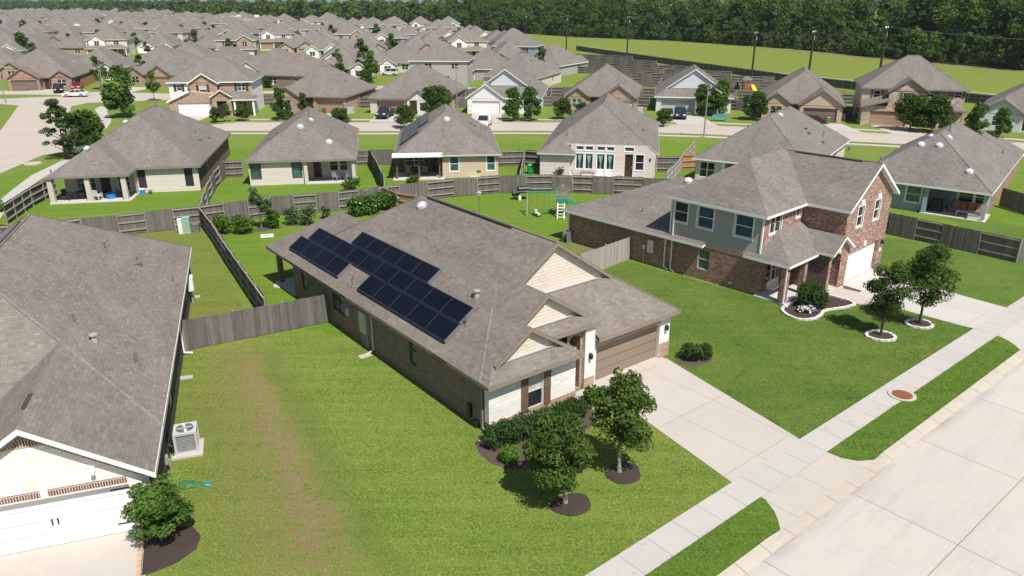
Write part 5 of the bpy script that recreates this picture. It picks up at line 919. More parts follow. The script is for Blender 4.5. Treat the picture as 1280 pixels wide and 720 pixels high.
for i, (px, py, hh, w) in enumerate([(448, 269, 1.7, 1.7), (463, 267, 2.0, 1.9), (478, 262, 1.9, 1.6), (496, 262, 1.6, 1.5)]): shrub('broad-leaved bush with large white flowers beside the orange wooden fence piece', g2(px, py), (w, w, hh), 900, .17, 'leaf_holly', 80+i, flowers=('petal_white', 12, .22), group='white-flowered bushes by the orange fence')
shrub('low spreading bush peeking over the back fence below the cream house chairs', g2(440, 239), (2.0, 1.5, 1.5), 800, .16, 'leaf_bright', 90); shrub('low bush before the awning patio', g2(517, 229), (1.6, 1.2, .9), 600, .14, 'leaf_bright', 91); shrub('reddish-brown shrub against the low wing of the pink house', g2(699, 219), (1.7, 1.3, 1.3), 900, .14, 'leaf_red', 92); shrub('small green shrub at the right end of the pink house', g2(822, 208), (1.4, 1.2, 1.2), 700, .14, 'leaf_bright', 93)
tree_proto('edgetree', 'oval', 4.2, 1.5, .3, 3000, .2, 'leaf_holly', 'bark', 10, 26, .06); plant('edgetree', 'tree', 'dense green tree cut by the left picture edge above the grey roof', 'tree', g2(-8, 292), 1.0)
# blades of grass on the near lawns: nobody could count them
def inside(poly, x, y):
    r = np.zeros(len(x), bool); n = len(poly)
    for i in range(n):
        (x0, y0), (x1, y1) = poly[i], poly[(i+1) % n]; c = ((y0 > y) != (y1 > y)) & (x < (x1-x0)*(y-y0)/(y1-y0+1e-12)+x0); r ^= c
    return r
def blades(label, poly, dens, z, mat, seed, h=(.02, .052), hole=None, thin=None):
    rng = np.random.default_rng(seed); P = np.array(poly); lo, hi = P.min(0), P.max(0); n = int((hi-lo).prod()*dens); x = lo[0]+(hi[0]-lo[0])*rng.random(n); y = lo[1]+(hi[1]-lo[1])*rng.random(n); k = inside(poly, x, y); k &= ((x-hole[0])**2+(y-hole[1])**2 > .6) if hole else True
    if thin:
        d = np.array(thin[1])-np.array(thin[0]); d /= np.linalg.norm(d); ac = np.abs((y-thin[0][1])*d[0]-(x-thin[0][0])*d[1]+.5*np.sin(x*.9+y*.7)); k &= rng.random(len(x)) < np.clip(ac/2.4, .3, 1)
    x, y = x[k], y[k]; n = len(x)
    cl = np.sin(x*3.1+1.3*np.sin(y*2.3))*np.sin(y*2.7+1.7*np.sin(x*1.9)); hh = (h[0]+(h[1]-h[0])*rng.random(n))*(1+.35*cl); a = rng.random(n)*6.283; lean = rng.random(n)*.9; b = a+1.57; w = .008+.007*rng.random(n)
    tip = np.stack([x+np.cos(a)*hh*lean, y+np.sin(a)*hh*lean, z+hh], 1); p0 = np.stack([x-np.cos(b)*w, y-np.sin(b)*w, np.full(n, z)], 1); p1 = np.stack([x+np.cos(b)*w, y+np.sin(b)*w, np.full(n, z)], 1); V = np.stack([p0, p1, tip], 1).reshape(-1, 3)
    me = bpy.data.meshes.new('grass_blades'); me.vertices.add(3*n); me.vertices.foreach_set('co', V.ravel().astype(np.float32)); me.loops.add(3*n); me.loops.foreach_set('vertex_index', np.arange(3*n, dtype=np.int32)); me.polygons.add(n); me.polygons.foreach_set('loop_start', np.arange(0, 3*n, 3, dtype=np.int32))
    uv = me.uv_layers.new(name='UVMap').data; uv.foreach_set('uv', np.repeat(rng.random((n, 2))*997, 3, 0).ravel().astype(np.float32)); me.materials.append(M[mat]); me.update(calc_edges=True); o = link('grass', me); o['kind'] = 'stuff'; o['label'] = label; o['category'] = 'grass'
PA = [g2(236, 439), LA(-.1, 15.8), LA(-.1, 0), LA(-1.35, -.6), LA(-1.35, -2), LA(-.9, -2.9), LA(1.5, -2.85), LA(5.1, -2.1), LA(5.6, -3.0), S(-5.06, .02), S(-24, .02), LB(1.7, -5), LB(1.5, -1), LB(1.3, -.2), LB(.1, .2), LB(.1, 15)]
PC = [S(-.03, .02), S(18.7, .02), CA(4.5, -18), CA(4.45, -14.4), CA(3.3, -12.4), CA(1.3, -11.75), CA(.6, -11.5), CA(-.8, -11.75), CA(-1.95, -10.8), CA(-1.3, -9.3), CA(-.35, -9.0), CA(-.2, 0), g2(757, 337), LA(12.6, 8), LA(12.6, .5), LA(12.1, -.2)]
blades('sunlit yellow-green grass of the lawn left of the solar house', PA, 420, .0, 'blade', 1, thin=BAND); blades('deep green grass of the lawn before the two-storey brick house', PC, 380, .006, 'blade_c', 2)
for u0, u1, sd_ in ((-20, -6.2, 3), (.8, 17.6, 4), (25.6, 34, 5)): blades('clipped grass of the verge between pavement and kerb', [S(u0, -1.28), S(u1, -1.28), S(u1, -2.86), S(u0, -2.86)], 420, .085, 'blade_c', sd_, hole=S(7.3, -1.05))
# mid-distance trees
tree_proto('pine', 'pine', 7.2, 2.4, .9, 2600, .17, 'leaf_pine', 'bark_dark', 11, 46, .14); tree_proto('oakA', 'round', 6, 3.1, 1.0, 3400, .32, 'leaf_oak', 'bark', 12, 34, .12); tree_proto('oakB', 'oval', 7, 2.6, .8, 3400, .3, 'leaf_holly', 'bark', 13, 34, .12); tree_proto('thin', 'oval', 5.5, 1.6, 1.2, 1100, .26, 'leaf_bright', 'bark_grey', 14, 20, .07); tree_proto('coneT', 'cone', 5.5, 1.9, .4, 2600, .26, 'leaf_oak', 'bark', 15, 30, .1)
mid = [('pine', 81.5, 199, 1.0, 'tall open pine tree by the curved path at the left'), ('oakA', 108, 191, .85, 'green leafy tree right behind the pine'), ('oakB', 156, 147, 1.15, 'dark full tree between the winding path and the lamp post'), ('thin', 127, 112, 1.25, 'light green tree by the orange side fence far left'), ('thin', 193, 126, 1.0, 'slim yellow-green tree in front of the tan gable far left'),
 ('oakA', 271, 153, .5, 'small round tree before the white-trimmed two-storey porch'), ('oakA', 304, 151, .55, 'small round tree right of the two-storey porch'), ('thin', 284, 152, .5, 'thin sapling between the two small round trees'), ('coneT', 352, 150, 1.0, 'dark conical tree left of the brown garage'), ('coneT', 380, 143, .7, 'smaller dark cone tree by the arched brick entry'), ('oakA', 425, 161, .65, 'round bush-like tree at the driveway end near the cream house'), ('oakA', 545, 150, 1.15, 'broad oak in front of the cream entry gable'), ('oakA', 506, 160, .72, 'low leafy tree beside the pickup truck driveway'), ('oakB', 641, 151, .95, 'left of the pair of dense trees before the white gabled house'), ('oakB', 663, 151, .98, 'right of the pair of dense trees before the white gabled house'),
 ('oakA', 703, 149, .72, 'round tree at the left gable of the brick house with two gables'), ('oakA', 727, 148, .55, 'smaller round tree at the dark entry of the brick house with two gables'), ('oakA', 829, 158, .55, 'low tree beside the grey garage driveway'), ('oakB', 877, 145, .95, 'left tree of the pair before the pale grey house'), ('oakB', 899, 145, 1.08, 'right and taller tree of the pair before the pale grey house'), ('oakA', 943, 150, .95, 'broad green tree left of the tan stucco house'), ('oakA', 966, 148, .45, 'small bush tree by the stucco house entry'), ('thin', 1071, 153, .4, 'tiny shrub at the corner of the tan stucco house'), ('oakA', 1137, 163, 1.1, 'left oak of the pair before the stone-fronted house'), ('oakA', 1164, 166, 1.15, 'right oak of the pair before the stone-fronted house'), ('oakB', 1218, 170, .85, 'dense green tree left of the white-sided house'), ('oakB', 1249, 172, .75, 'bushy tree close to the white-sided house front'), ('oakA', 1231, 186, .5, 'low shrub tree behind the blue-grey house roof'),
 ('thin', 464, 104, 1.3, 'light green street tree in the second row'), ('oakA', 457, 108, .8, 'darker street tree in the second row by the white van'), ('thin', 423, 102, 1.2, 'street tree before the white gable in the second row'), ('oakA', 334, 110, .55, 'bush beside the silver car driveway'), ('thin', 90, 65, 1.2, 'small tree before the cream two-storey house far left'), ('thin', 170, 63, 1.2, 'tree before the porch of the cream two-storey house'), ('oakA', 180, 64, .6, 'round shrub tree by the white gable far left'), ('oakA', 660, 196, .4, 'little bush by the pink house') ]
for k, px, py, s, lab in mid:
    if lab.startswith('little bush'): continue
    if k in ('oakA', 'oakB') and px > 200: s *= .76
    plant(k, 'pine_tree' if k == 'pine' else 'tree', lab, 'tree', g2(px, py), s)
# ------------------------------------------------------------------ the wood behind the meadow and far tree lines: they read as one mass
def forest(name, label, edge, depth, step, hr, nl, lsz, mats, seed, cone=.12):
    rng = np.random.default_rng(seed); P = []; E = [Vector(e) for e in edge]
    for a, b in zip(E[:-1], E[1:]):
        L = (b-a).length; t = (b-a)/L; n = Vector((t.y, -t.x))
        for i in range(int(L/step)):
            for j in range(int(depth/step)):
                q = a+t*((i+rng.random())*step)+n*((j+rng.random()*.9)*step); P.append((q.x, q.y, j*step))
    for mi, mat in enumerate(mats):
        C, N, Z, T, GI = [], [], [], MB(), []
        for (x, y, dd) in P:
            if rng.integers(len(mats)) != mi: continue
            H = hr[0]+(hr[1]-hr[0])*rng.random(); front = dd < step*1.2
            if front: H *= rng.uniform(.3, .8)
            R = H*(.22+.14*rng.random()); pine = rng.random() < cone; n = nl if dd < 4*step else nl//2; ncl = 12
            cz = rng.random(ncl); zz = H*(.16+.8*cz) if not front else H*(.05+.9*cz); f = (1-zz/H)**.6+.12 if pine else np.sqrt(np.maximum(.06, 1-((zz/H-.58)/.5)**2)); a = rng.random(ncl)*6.283; rr = R*f*np.sqrt(rng.random(ncl))
            cx = np.stack([x+rr*np.cos(a), y+rr*np.sin(a), zz], 1); cr = R*(.3+.3*rng.random(ncl))*(.65 if pine else 1); k = rng.integers(0, ncl, n); d = rng.normal(size=(n, 3)); d /= np.linalg.norm(d, axis=1, keepdims=True); d[:, 2] = np.where(d[:, 2] < -.3, -d[:, 2], d[:, 2])
            GI.append(np.full(n, float(len(GI)+1)) if rng.random() < .5 else len(GI)+1+.0*k+100.0*k); C.append(cx[k]+d*cr[k][:, None]*(.6+.45*rng.random((n, 1)))); N.append(d*.9+rng.normal(size=(n, 3))*.4+[0, 0, .3]); Z.append(np.full(n, lsz*(.7+.5*rng.random()))*(R/3.5)**.5)
            if dd < 3*step and rng.random() < .10: T.tube([(x, y, 0), (x, y, H*.55)], [H*.012, H*.006], 4, False)
        C = np.concatenate(C); N = np.concatenate(N); Z = np.concatenate(Z); me = leaf_mesh(name, C, N, Z*(.7+.6*np.random.default_rng(1).random(len(Z))), M[mat], 1.4, seed+mi, np.concatenate(GI)); yield me, T
FOREST = thing('forest', 'dark mixed forest edge beyond the meadow and the far roofs', 'forest'); FOREST['kind'] = 'stuff'
def add_forest(*a, **k):
    for me, T in forest(*a, **k):
        o = link(me.name, me, FOREST); o['kind'] = 'stuff'
        if T.f: q = T.build('trunks', M['bark_grey'], FOREST); q['kind'] = 'stuff'
add_forest('canopy', '', [(205, 60), (178, 120), (150, 190), (140, 222), (122, 268), (112, 315), (80, 378), (34, 420), (-20, 520), (-62, 625)], 58, 5.4, (11, 24), 560, .66, ('leaf_wood', 'leaf_wood2', 'leaf_wood', 'leaf_oak'), 5)
add_forest('understory', '', [(204, 60), (177, 120), (149, 190), (139, 222), (121, 268), (111, 315), (79, 377), (33, 419), (-21, 519), (-63, 624)], 9, 3.0, (4, 9), 330, .52, ('leaf_wood2', 'leaf_wood', 'leaf_woodY'), 15, cone=0)
add_forest('canopy', '', [(-62, 640), (-130, 690), (-210, 730), (-300, 800), (-440, 960), (-620, 1150), (-900, 1450)], 80, 10, (10, 17), 80, 2.8, ('leaf_wood', 'leaf_wood2'), 6)
add_forest('canopy', '', [(600, 800), (250, 700), (-100, 900), (-500, 1250), (-1000, 1650), (-1700, 2200)], 90, 20, (13, 18), 60, 5.5, ('leaf_wood',), 8)
add_forest('canopy', '', [(2200, 2600), (800, 2500), (-300, 2600), (-1600, 2900), (-3200, 3800)], 240, 60, (15, 19), 60, 15, ('leaf_wood',), 9)
# ------------------------------------------------------------------ things in the yards
def rzA(a): return math.radians(a)
t = thing('air_conditioner', 'grey square air conditioner unit on a concrete pad beside the left house', 'air conditioner', LB(.72, 5.25), rzA(AB))
m = MB(); m.box(-.62, -.72, 0, .62, .62, .09); m.build('pad', M['conc'], t)
m = MB(); m.box(-.43, -.43, .09, .43, .43, .17)
for x, y in ((-.42, -.42), (.42, -.42), (.42, .42), (-.42, .42)): m.box(x-.05, y-.05, .09, x+.05, y+.05, .98)
m.box(-.46, -.46, .96, .46, .46, 1.06); m.build('cabinet', M['ac_body'], t)
m = MB(); m.box(-.40, -.40, .17, .40, .40, .96); m.build('coil', M['ac_dark'], t)
m = MB()
for i in range(12): z = .2+i*.063; m.box(-.425, -.425, z, .425, .425, z+.02)
m.build('louvre', M['metal'], t)
m = MB(); m.lathe((0, 0, 1.062), [(.36, 0), (.36, .008)], 24); f_ = m.build('fan_opening', M['black'], t)
m = MB()
for i in range(5): r = .07+i*.072; m.tube([(r*math.cos(a*math.pi/10), r*math.sin(a*math.pi/10), 1.085) for a in range(21)], .006, 4, False)
for i in range(8): a = i*math.pi/8; m.tube([(-.37*math.cos(a), -.37*math.sin(a), 1.087), (.37*math.cos(a), .37*math.sin(a), 1.087)], .005, 4, False)
m.lathe((0, 0, 1.07), [(.1, 0), (.09, .04)], 10); m.build('fan_guard', M['metal'], f_)
m = MB(); m.box(-.62, -.3, .25, -.44, .05, .75); m.tube([(-.55, -.45, .1), (-.55, -.4, .5), (-.7, -.3, .6)], .03, 6); m.build('line_set', M['black'], t)
t = thing('garden_hose', 'loose coils of green garden hose lying on the lawn by the white house corner', 'hose', LB(.95, 2.55))
m = MB(); r = random.Random(4)
for k in range(4):
    cx, cy, rx, ry = r.uniform(-.2, .2), r.uniform(-.15, .15), r.uniform(.25, .45), r.uniform(.15, .28); m.tube([(cx+rx*math.cos(a*.35), cy+ry*math.sin(a*.35), .03+.012*k) for a in range(19)], .014, 5, False)
m.tube([(.4, -.1, .03), (.75, -.2, .03), (1.0, -.05, .03)], .014, 5, False); m.build('hose', M['hose_green'], t)
t = thing('sprinkler', 'small teal lawn sprinkler next to the green hose', 'sprinkler', LB(1.55, 2.3)); m = MB(); m.lathe((0, 0, 0), [(.14, 0), (.12, .04), (.03, .06), (.03, .12)], 10); m.build('base', M['teal'], t); m = MB(); m.bar((-.14, 0, .13), (.14, 0, .13), .03, .03); m.build('arm', M['teal'], t)
t = thing('meter_cabinet', 'white utility box against the left house wall near the fence gap', 'utility box', LB(.16, 23.3), rzA(AB)); m = MB(); m.box(-.14, -.4, .9, .16, .4, 1.75); m.build('cabinet', M['white_pl'], t); m = MB(); m.box(.16, -.34, .95, .18, .34, 1.7); m.build('door', M['white_pl'], t); m = MB(); m.box(-.05, -.05, 0, .05, .05, .9); m.build('conduit', M['metal'], t)
def pedestal(label, xy, w, d, h, mat):
    t = thing('utility_pedestal', label, 'utility box', xy, .2); m = MB(); m.box(-w/2, -d/2, 0, w/2, d/2, h-.06); m.build('cabinet', M[mat], t); m = MB(); m.hexa([(-w/2-.03, -d/2-.03, h-.06), (w/2+.03, -d/2-.03, h-.06), (w/2+.03, d/2+.03, h-.06), (-w/2-.03, d/2+.03, h-.06)], [(-w/2, -d/2, h+.03), (w/2, -d/2, h+.03), (w/2, d/2, h+.03), (-w/2, d/2, h+.03)]); m.build('lid', M[mat], t)
pedestal('narrow white utility pedestal by the back fence', g2(227, 292), .32, .3, 1.25, 'white_pl'); pedestal('tall pale green utility cabinet by the back fence', g2(235, 291), .55, .45, 1.35, 'green_box'); pedestal('low grey-green utility box at the fence corner', g2(246, 290), .5, .45, .75, 'lead')
t = thing('utility_cover', 'square white concrete utility cover lying in the back lawn', 'utility cover', g2(334, 295), .3); m = MB(); m.box(-.5, -.42, 0, .5, .42, .05); m.build('slab', M['white_pl'], t); m = MB(); m.box(-.3, -.25, .052, .3, .25, .062); m.build('lid', M['trim_grey'], t)
tag((lambda m: (m.lathe((0, 0, 0), [(.42, 0), (.4, .05), (.3, .06)], 14), m.build('stepping_stone', M['conc']))[1])(MB()), 'small pale round stone in the grass by the rear patio column', 'stone'); bpy.data.objects['stepping_stone'].location = (*g2(349, 357), 0)
for px, py, lab in ((243, 372, 'pale splash block lying on the gap lawn'), (232, 473, 'pale splash block below the left house downspout')):
    t = thing('splash_block', lab, 'splash block', g2(px, py), .3); m = MB(); m.box(-.35, -.12, 0, .35, .12, .05); m.box(-.35, -.15, .0, .35, -.12, .09); m.box(-.35, .12, 0, .35, .15, .09); m.build('block', M['conc'], t)
# playset : swing A-frame, tower, ladder, green slide
t = thing('playset', 'wooden swing set with green top bar, climbing ladder and teal slide in the back yard', 'playset', g2(690, 268), rzA(-4))
m = MB()
for x in (-2.2,):
    m.bar((x, -.8, 0), (x, 0, 2.0), .09, .09); m.bar((x, .8, 0), (x, 0, 2.0), .09, .09); m.bar((x, -.45, .9), (x, .45, .9), .07, .07)
m.build('swing_frame', M['play_wood'], t); m = MB()
for x in (.35, 1.45):
    for y in (-.55, .55): m.box(x-.05, y-.05, 0, x+.05, y+.05, 2.2)
m.box(.35, -.55, 1.15, 1.45, .55, 1.22)
for z in (1.6, 1.85): m.box(.35, -.58, z, 1.45, -.54, z+.12); m.box(.35, .54, z, 1.45, .58, z+.12)
m.build('tower', M['play_wood'], t)
m = MB(); m.tube([(-2.35, 0, 2.03), (.4, 0, 2.03)], .06, 8); m.build('swing_beam', M['green_play'], t)
m = MB()
for y in (-.62, .62): m.bar((.3, y, 2.15), (.9, y, 2.6), .06, .06); m.bar((1.5, y, 2.15), (.9, y, 2.6), .06, .06)
m.bar((.9, -.7, 2.6), (.9, .7, 2.6), .07, .07); m.build('roof_frame', M['play_wood'], t)
m = MB(); m.box(.32, -.6, 1.25, 1.48, -.55, 1.62); m.box(.32, .55, 1.25, 1.48, .6, 1.62); m.box(.3, -.55, 1.25, .35, .55, 1.62); m.build('side_panel', M['green_play'], t)
m = MB()
for s in (-.3, .3): m.bar((.9+s-.1, -1.5, 0), (.9+s-.1, -.55, 1.25), .08, .06)
for i in range(5): k = (i+.6)/5.2; m.box(.5, -1.5+.95*k-.06, 1.25*k-.02, 1.1, -1.5+.95*k+.06, 1.25*k+.02)
m.build('ladder', M['white_pl'], t)
m = MB(); pts = [(1.45, 0, 1.2), (1.8, 0, 1.15), (2.4, 0, .72), (2.9, 0, .38), (3.3, 0, .2), (3.6, 0, .18)]
for a, b in zip(pts[:-1], pts[1:]): m.hexa([(a[0], -.26, a[2]-.03), (b[0], -.26, b[2]-.03), (b[0], .26, b[2]-.03), (a[0], .26, a[2]-.03)], [(a[0], -.26, a[2]), (b[0], -.26, b[2]), (b[0], .26, b[2]), (a[0], .26, a[2])]); [m.hexa([(a[0], y-.02, a[2]), (b[0], y-.02, b[2]), (b[0], y+.02, b[2]), (a[0], y+.02, a[2])], [(a[0], y-.03, a[2]+.17), (b[0], y-.03, b[2]+.17), (b[0], y+.03, b[2]+.17), (a[0], y+.03, a[2]+.17)]) for y in (-.26, .26)]
m.build('slide', M['teal_play'], t)
for x in (-1.6, -.5):
    m = MB(); m.tube([(x-.22, 0, 2.0), (x-.22, .0, .5)], .012, 4); m.tube([(x+.22, 0, 2.0), (x+.22, .0, .5)], .012, 4); sw = m.build('swing', M['lead'], t); m = MB(); m.box(x-.26, -.1, .46, x+.26, .1, .5); m.build('seat', M['green_play'], sw)
t = thing('toy_rider', 'small cream plastic toy on the lawn below the swing set frame', 'toy', g2(671, 270), .6); m = MB(); m.box(-.15, -.35, .12, .15, .35, .3); m.box(-.12, .1, .3, .12, .3, .55); m.build('body', M['trim_cream'], t)
for i, (x, y) in enumerate(((-.2, -.25), (.2, -.25), (-.2, .25), (.2, .25))): m = MB(); m.tube([(x-.04, y, .12), (x+.04, y, .12)], .12, 10); m.build('wheel', M['black'], t)
t = thing('smoker_grill', 'black barrel smoker grill standing in the yard by the back fence', 'grill', g2(651, 249), .25)
m = MB(); m.tube([(-.3, 0, .95), (.8, 0, .95)], .36, 14); m.build('barrel', M['black'], t); m = MB(); m.tube([(-.85, 0, .6), (-.25, 0, .6)], .28, 12); m.build('firebox', M['black'], t); m = MB(); m.tube([(.75, 0, 1.2), (.75, 0, 1.9)], .06, 8); m.build('chimney', M['lead'], t)
for x in (-.2, .7):
    m = MB(); m.bar((x, -.25, 0), (x, -.2, .8), .05, .05); m.bar((x, .25, 0), (x, .2, .8), .05, .05); m.build('leg', M['black'], t)
m = MB(); m.box(-.4, -.62, .85, .7, -.38, .89); m.build('shelf', M['lead'], t)
t = thing('propane_tank', 'white gas bottle in the grass in front of the smoker grill', 'gas bottle', g2(649.5, 250.5)); m = MB(); m.lathe((0, 0, 0), [(.14, 0), (.16, .06), (.16, .36), (.08, .44), (.06, .5)], 12); m.build('bottle', M['white_pl'], t); m = MB(); m.lathe((0, 0, .5), [(.07, 0), (.07, .08)], 8); m.build('collar', M['metal'], t)
t = thing('bird_feeder', 'grey bird feeder on a post showing above the solar house ridge', 'bird feeder', g2(599, 268)); m = MB(); m.box(-.05, -.05, 0, .05, .05, 1.7); m.build('post', M['lead'], t); m = MB(); m.box(-.16, -.16, 1.7, .16, .16, 2.0); m.build('box', M['metal'], t); m = MB(); m.lathe((0, 0, 2.0), [(.28, 0), (.04, .17)], 4); m.build('roof', M['green_box'], t)
t = thing('hose_cart', 'grey hose reel with brown hose at the far corner of the dark brick wing', 'hose reel', CA(-.35, 9.4), rzA(AC)); m = MB(); m.box(-.35, -.25, 0, .35, -.19, .9); m.box(-.35, .19, 0, .35, .25, .9); m.box(-.03, -.2, .3, .03, .2, .36); m.build('frame', M['lead'], t); m = MB(); m.tube([(0, -.18, .5), (0, .18, .5)], .32, 12); m.build('hose', M['soil'], t)
t = thing('hose_reel', 'green hose reel beside the beige wall between the two rear windows', 'hose reel', at(598.5, 221)[:2], .1); m = MB(); m.box(-.3, -.12, 0, .3, .2, .3); m.box(-.28, -.1, .3, -.22, .1, .95); m.box(.22, -.1, .3, .28, .1, .95); m.build('frame', M['green_play'], t); m = MB(); m.tube([(-.22, 0, .65), (.22, 0, .65)], .27, 12); m.build('hose', M['hose_green'], t)
t = thing('step_block', 'low cream step by the beige house wall', 'step', at(593, 222)[:2], .1); m = MB(); m.box(-.5, -.2, 0, .5, .2, .15); m.build('step', M['trim_cream'], t)
def bin_(label, xy, rz, body, lid, s=1.0):
    t = thing('wheelie_bin', label, 'trash bin', xy, rz); m = MB(); m.hexa([(-.26, -.3, .08), (.26, -.3, .08), (.26, .3, .08), (-.26, .3, .08)], [(-.32, -.38, 1.0), (.32, -.38, 1.0), (.32, .38, 1.0), (-.32, .38, 1.0)]); m.build('body', M[body], t)
    m = MB(); m.hexa([(-.34, -.42, 1.0), (.34, -.42, 1.0), (.34, .42, 1.0), (-.34, .42, 1.0)], [(-.3, -.36, 1.1), (.3, -.36, 1.1), (.3, .38, 1.08), (-.3, .38, 1.08)]); m.build('lid', M[lid], t)
    for x in (-.3, .3): m = MB(); m.tube([(x-.03, .3, .11), (x+.03, .3, .11)], .11, 10); m.build('wheel', M['black'], t)
bin_('green bin behind the fence between the beige and the pink house', g2(663, 217), .1, 'green_bin', 'green_bin'); bin_('green bin with a red lid at the tan stucco garage', g2(1033.5, 155), .0, 'green_bin', 'red_lid'); bin_('green bin beside the brown garage door across the street', g2(401, 144.5), .1, 'green_bin', 'green_bin'); bin_('dark red bin beside the brown garage door across the street', g2(405.5, 144), .1, 'red_lid', 'black')
def chair(label, xy, rz, mat, seatm=None, name='patio_chair', group=None):
    t = thing(name, label, 'chair', xy, rz, group); m = MB(); m.box(-.3, -.3, .4, .3, .3, .46); m.build('seat', M[seatm or mat], t); m = MB(); m.hexa([(-.3, .26, .46), (.3, .26, .46), (.3, .32, .46), (-.3, .32, .46)], [(-.3, .42, 1.05), (.3, .42, 1.05), (.3, .47, 1.05), (-.3, .47, 1.05)]); m.build('backrest', M[seatm or mat], t)
    for x in (-.28, .28):
        for y in (-.28, .28): m = MB(); m.bar((x, y, 0), (x*.95, y*.95, .42), .05, .05); m.build('leg', M[mat], t)
    for x in (-.3, .3): m = MB(); m.box(x-.03, -.3, .62, x+.03, .34, .66); m.bar((x, -.28, .42), (x, -.28, .64), .04, .04); m.build('armrest', M[mat], t)
    return t
def table(label, xy, rz, w, d, hh, mat, name='patio_table'):
    t = thing(name, label, 'table', xy, rz); m = MB(); m.box(-w/2, -d/2, hh-.05, w/2, d/2, hh); m.build('tabletop', M[mat], t)
    for x in (-1, 1):
        for y in (-1, 1): m = MB(); m.box(x*(w/2-.08)-.03, y*(d/2-.08)-.03, 0, x*(w/2-.08)+.03, y*(d/2-.08)+.03, hh-.05); m.build('leg', M[mat], t)
    return t
def LF(o, a): a = math.radians(a); return lambda u, v: (o[0]+u*math.cos(a)-v*math.sin(a), o[1]+u*math.sin(a)+v*math.cos(a))
LI = LF((-43.6, 69.2), 11); LH = LF((-27.5, 76.5), 9); LG = LF((-12.66, 79.78), 5.5); LFh = LF((2.77, 82.0), -10); LD = LF((31.99, 69.93), -38)
Z = lambda xy, z: (xy[0], xy[1], z)
chair('grey metal patio chair left of the pair under the cream house roof', Z(LH(9.1, 1.2), .08), 2.6, 'metal'); chair('grey metal patio chair right of the pair under the cream house roof', Z(LH(10.3, 1.3), .08), 3.6, 'metal')
table('dark low patio table on the wide furnished patio', Z(LI(2.6, 1.5), .08), .2, 1.5, .9, .7, 'trim_dark'); chair('dark patio chair left of the dark patio table', Z(LI(1.2, 1.3), .08), 1.4, 'trim_dark'); chair('dark patio chair behind the dark patio table', Z(LI(2.7, 2.5), .08), 3.1, 'trim_dark'); chair('white patio chair by the middle column of the furnished patio', Z(LI(4.0, .7), .08), 3.0, 'white_pl'); chair('dark chair by the right column of the furnished patio', Z(LI(5.9, 1.6), .08), 2.2, 'trim_dark')
t = thing('kiddie_pool', 'bright blue plastic tub on the furnished patio', 'tub', Z(LI(5.0, 1.3), .08)); m = MB(); m.lathe((0, 0, 0), [(.4, 0), (.5, .5), (.53, .52), (.46, .5), (.4, .2)], 16); m.build('tub', M['blue_pl'], t)
t = thing('storage_box', 'small blue box on the grass right of the furnished patio', 'box', LI(7.5, 2.7), .2); m = MB(); m.box(-.22, -.2, 0, .22, .2, .5); m.build('body', M['blue_pl'], t); m = MB(); m.box(-.25, -.23, .5, .25, .23, .58); m.build('lid', M['white_pl'], t)
t = thing('ball', 'lime green ball on the grass by the small blue box', 'ball', Z(LI(8.2, 2.8), .2)); m = MB(); m.lathe((0, 0, -.2), [(.02, 0), (.14, .05), (.2, .2), (.14, .35), (.02, .4)], 14); m.build('shell', M['leaf_lime'], t)
chair('dark red wooden chair under the white awning, left one', Z(LG(1.6, 1.4), .08), 2.8, 'trim_brown'); chair('dark wooden chair under the white awning, right one', Z(LG(3.2, 1.8), .08), 3.4, 'trim_brown'); table('brown patio table under the white awning', Z(LG(2.4, 2.5), .08), .1, 1.2, .8, .72, 'trim_brown')
table('grey patio table against the pink house, half behind the fence', Z(LFh(5.6, -1.3), .08), -.17, 1.5, .9, .75, 'lead'); chair('white patio chair right of the grey table by the pink house', Z(LFh(6.9, -1.2), .08), -.4, 'white_pl'); chair('white patio chair beside its twin nearest the rear door of the pink house', Z(LFh(7.9, -1.2), .08), .1, 'white_pl'); chair('grey patio chair left of the grey table by the pink house', Z(LFh(4.4, -1.4), .08), 1.2, 'metal')
t = thing('fire_pit', 'round dark fire pit beside the white patio chairs', 'fire pit', Z(LFh(9.0, -1.3), .08)); m = MB(); m.lathe((0, 0, 0), [(.3, 0), (.4, .3), (.42, .45), (.36, .44), (.3, .3)], 14); m.build('bowl', M['lead'], t)
t = thing('sofa', 'grey patio sofa with orange cushions under the blue-grey house roof', 'sofa', Z(LD(9.6, 2.3), .08), rzA(-38)); m = MB(); m.box(-1.3, -.42, .1, 1.3, .42, .42); m.build('seat', M['grey_fab'], t); m = MB(); m.box(-1.3, .25, .42, 1.3, .45, .9); m.build('backrest', M['grey_fab'], t)
for x in (-1.38, 1.3): m = MB(); m.box(x, -.42, .1, x+.1, .45, .65); m.build('armrest', M['grey_fab'], t)
for x in (-.9, -.3, .35, .95): m = MB(); m.hexa([(x-.27, .02, .43), (x+.27, .02, .43), (x+.27, .2, .43), (x-.27, .2, .43)], [(x-.25, .12, .85), (x+.25, .12, .85), (x+.25, .24, .85), (x-.25, .24, .85)]); m.build('cushion', M['orange_fab'], t)
table('low patio table with white legs before the orange-cushioned sofa', Z(LD(9.5, 1.1), .08), rzA(-38), 1.1, .6, .42, 'trim_cream', 'coffee_table')
t = thing('cooler', 'white cooler at the edge of the blue-grey house patio', 'cooler', Z(LD(10.4, .45), .08), rzA(-38)); m = MB(); m.box(-.4, -.25, 0, .4, .25, .38); m.build('body', M['white_pl'], t); m = MB(); m.box(-.42, -.27, .385, .42, .27, .46); m.build('lid', M['trim_grey'], t)
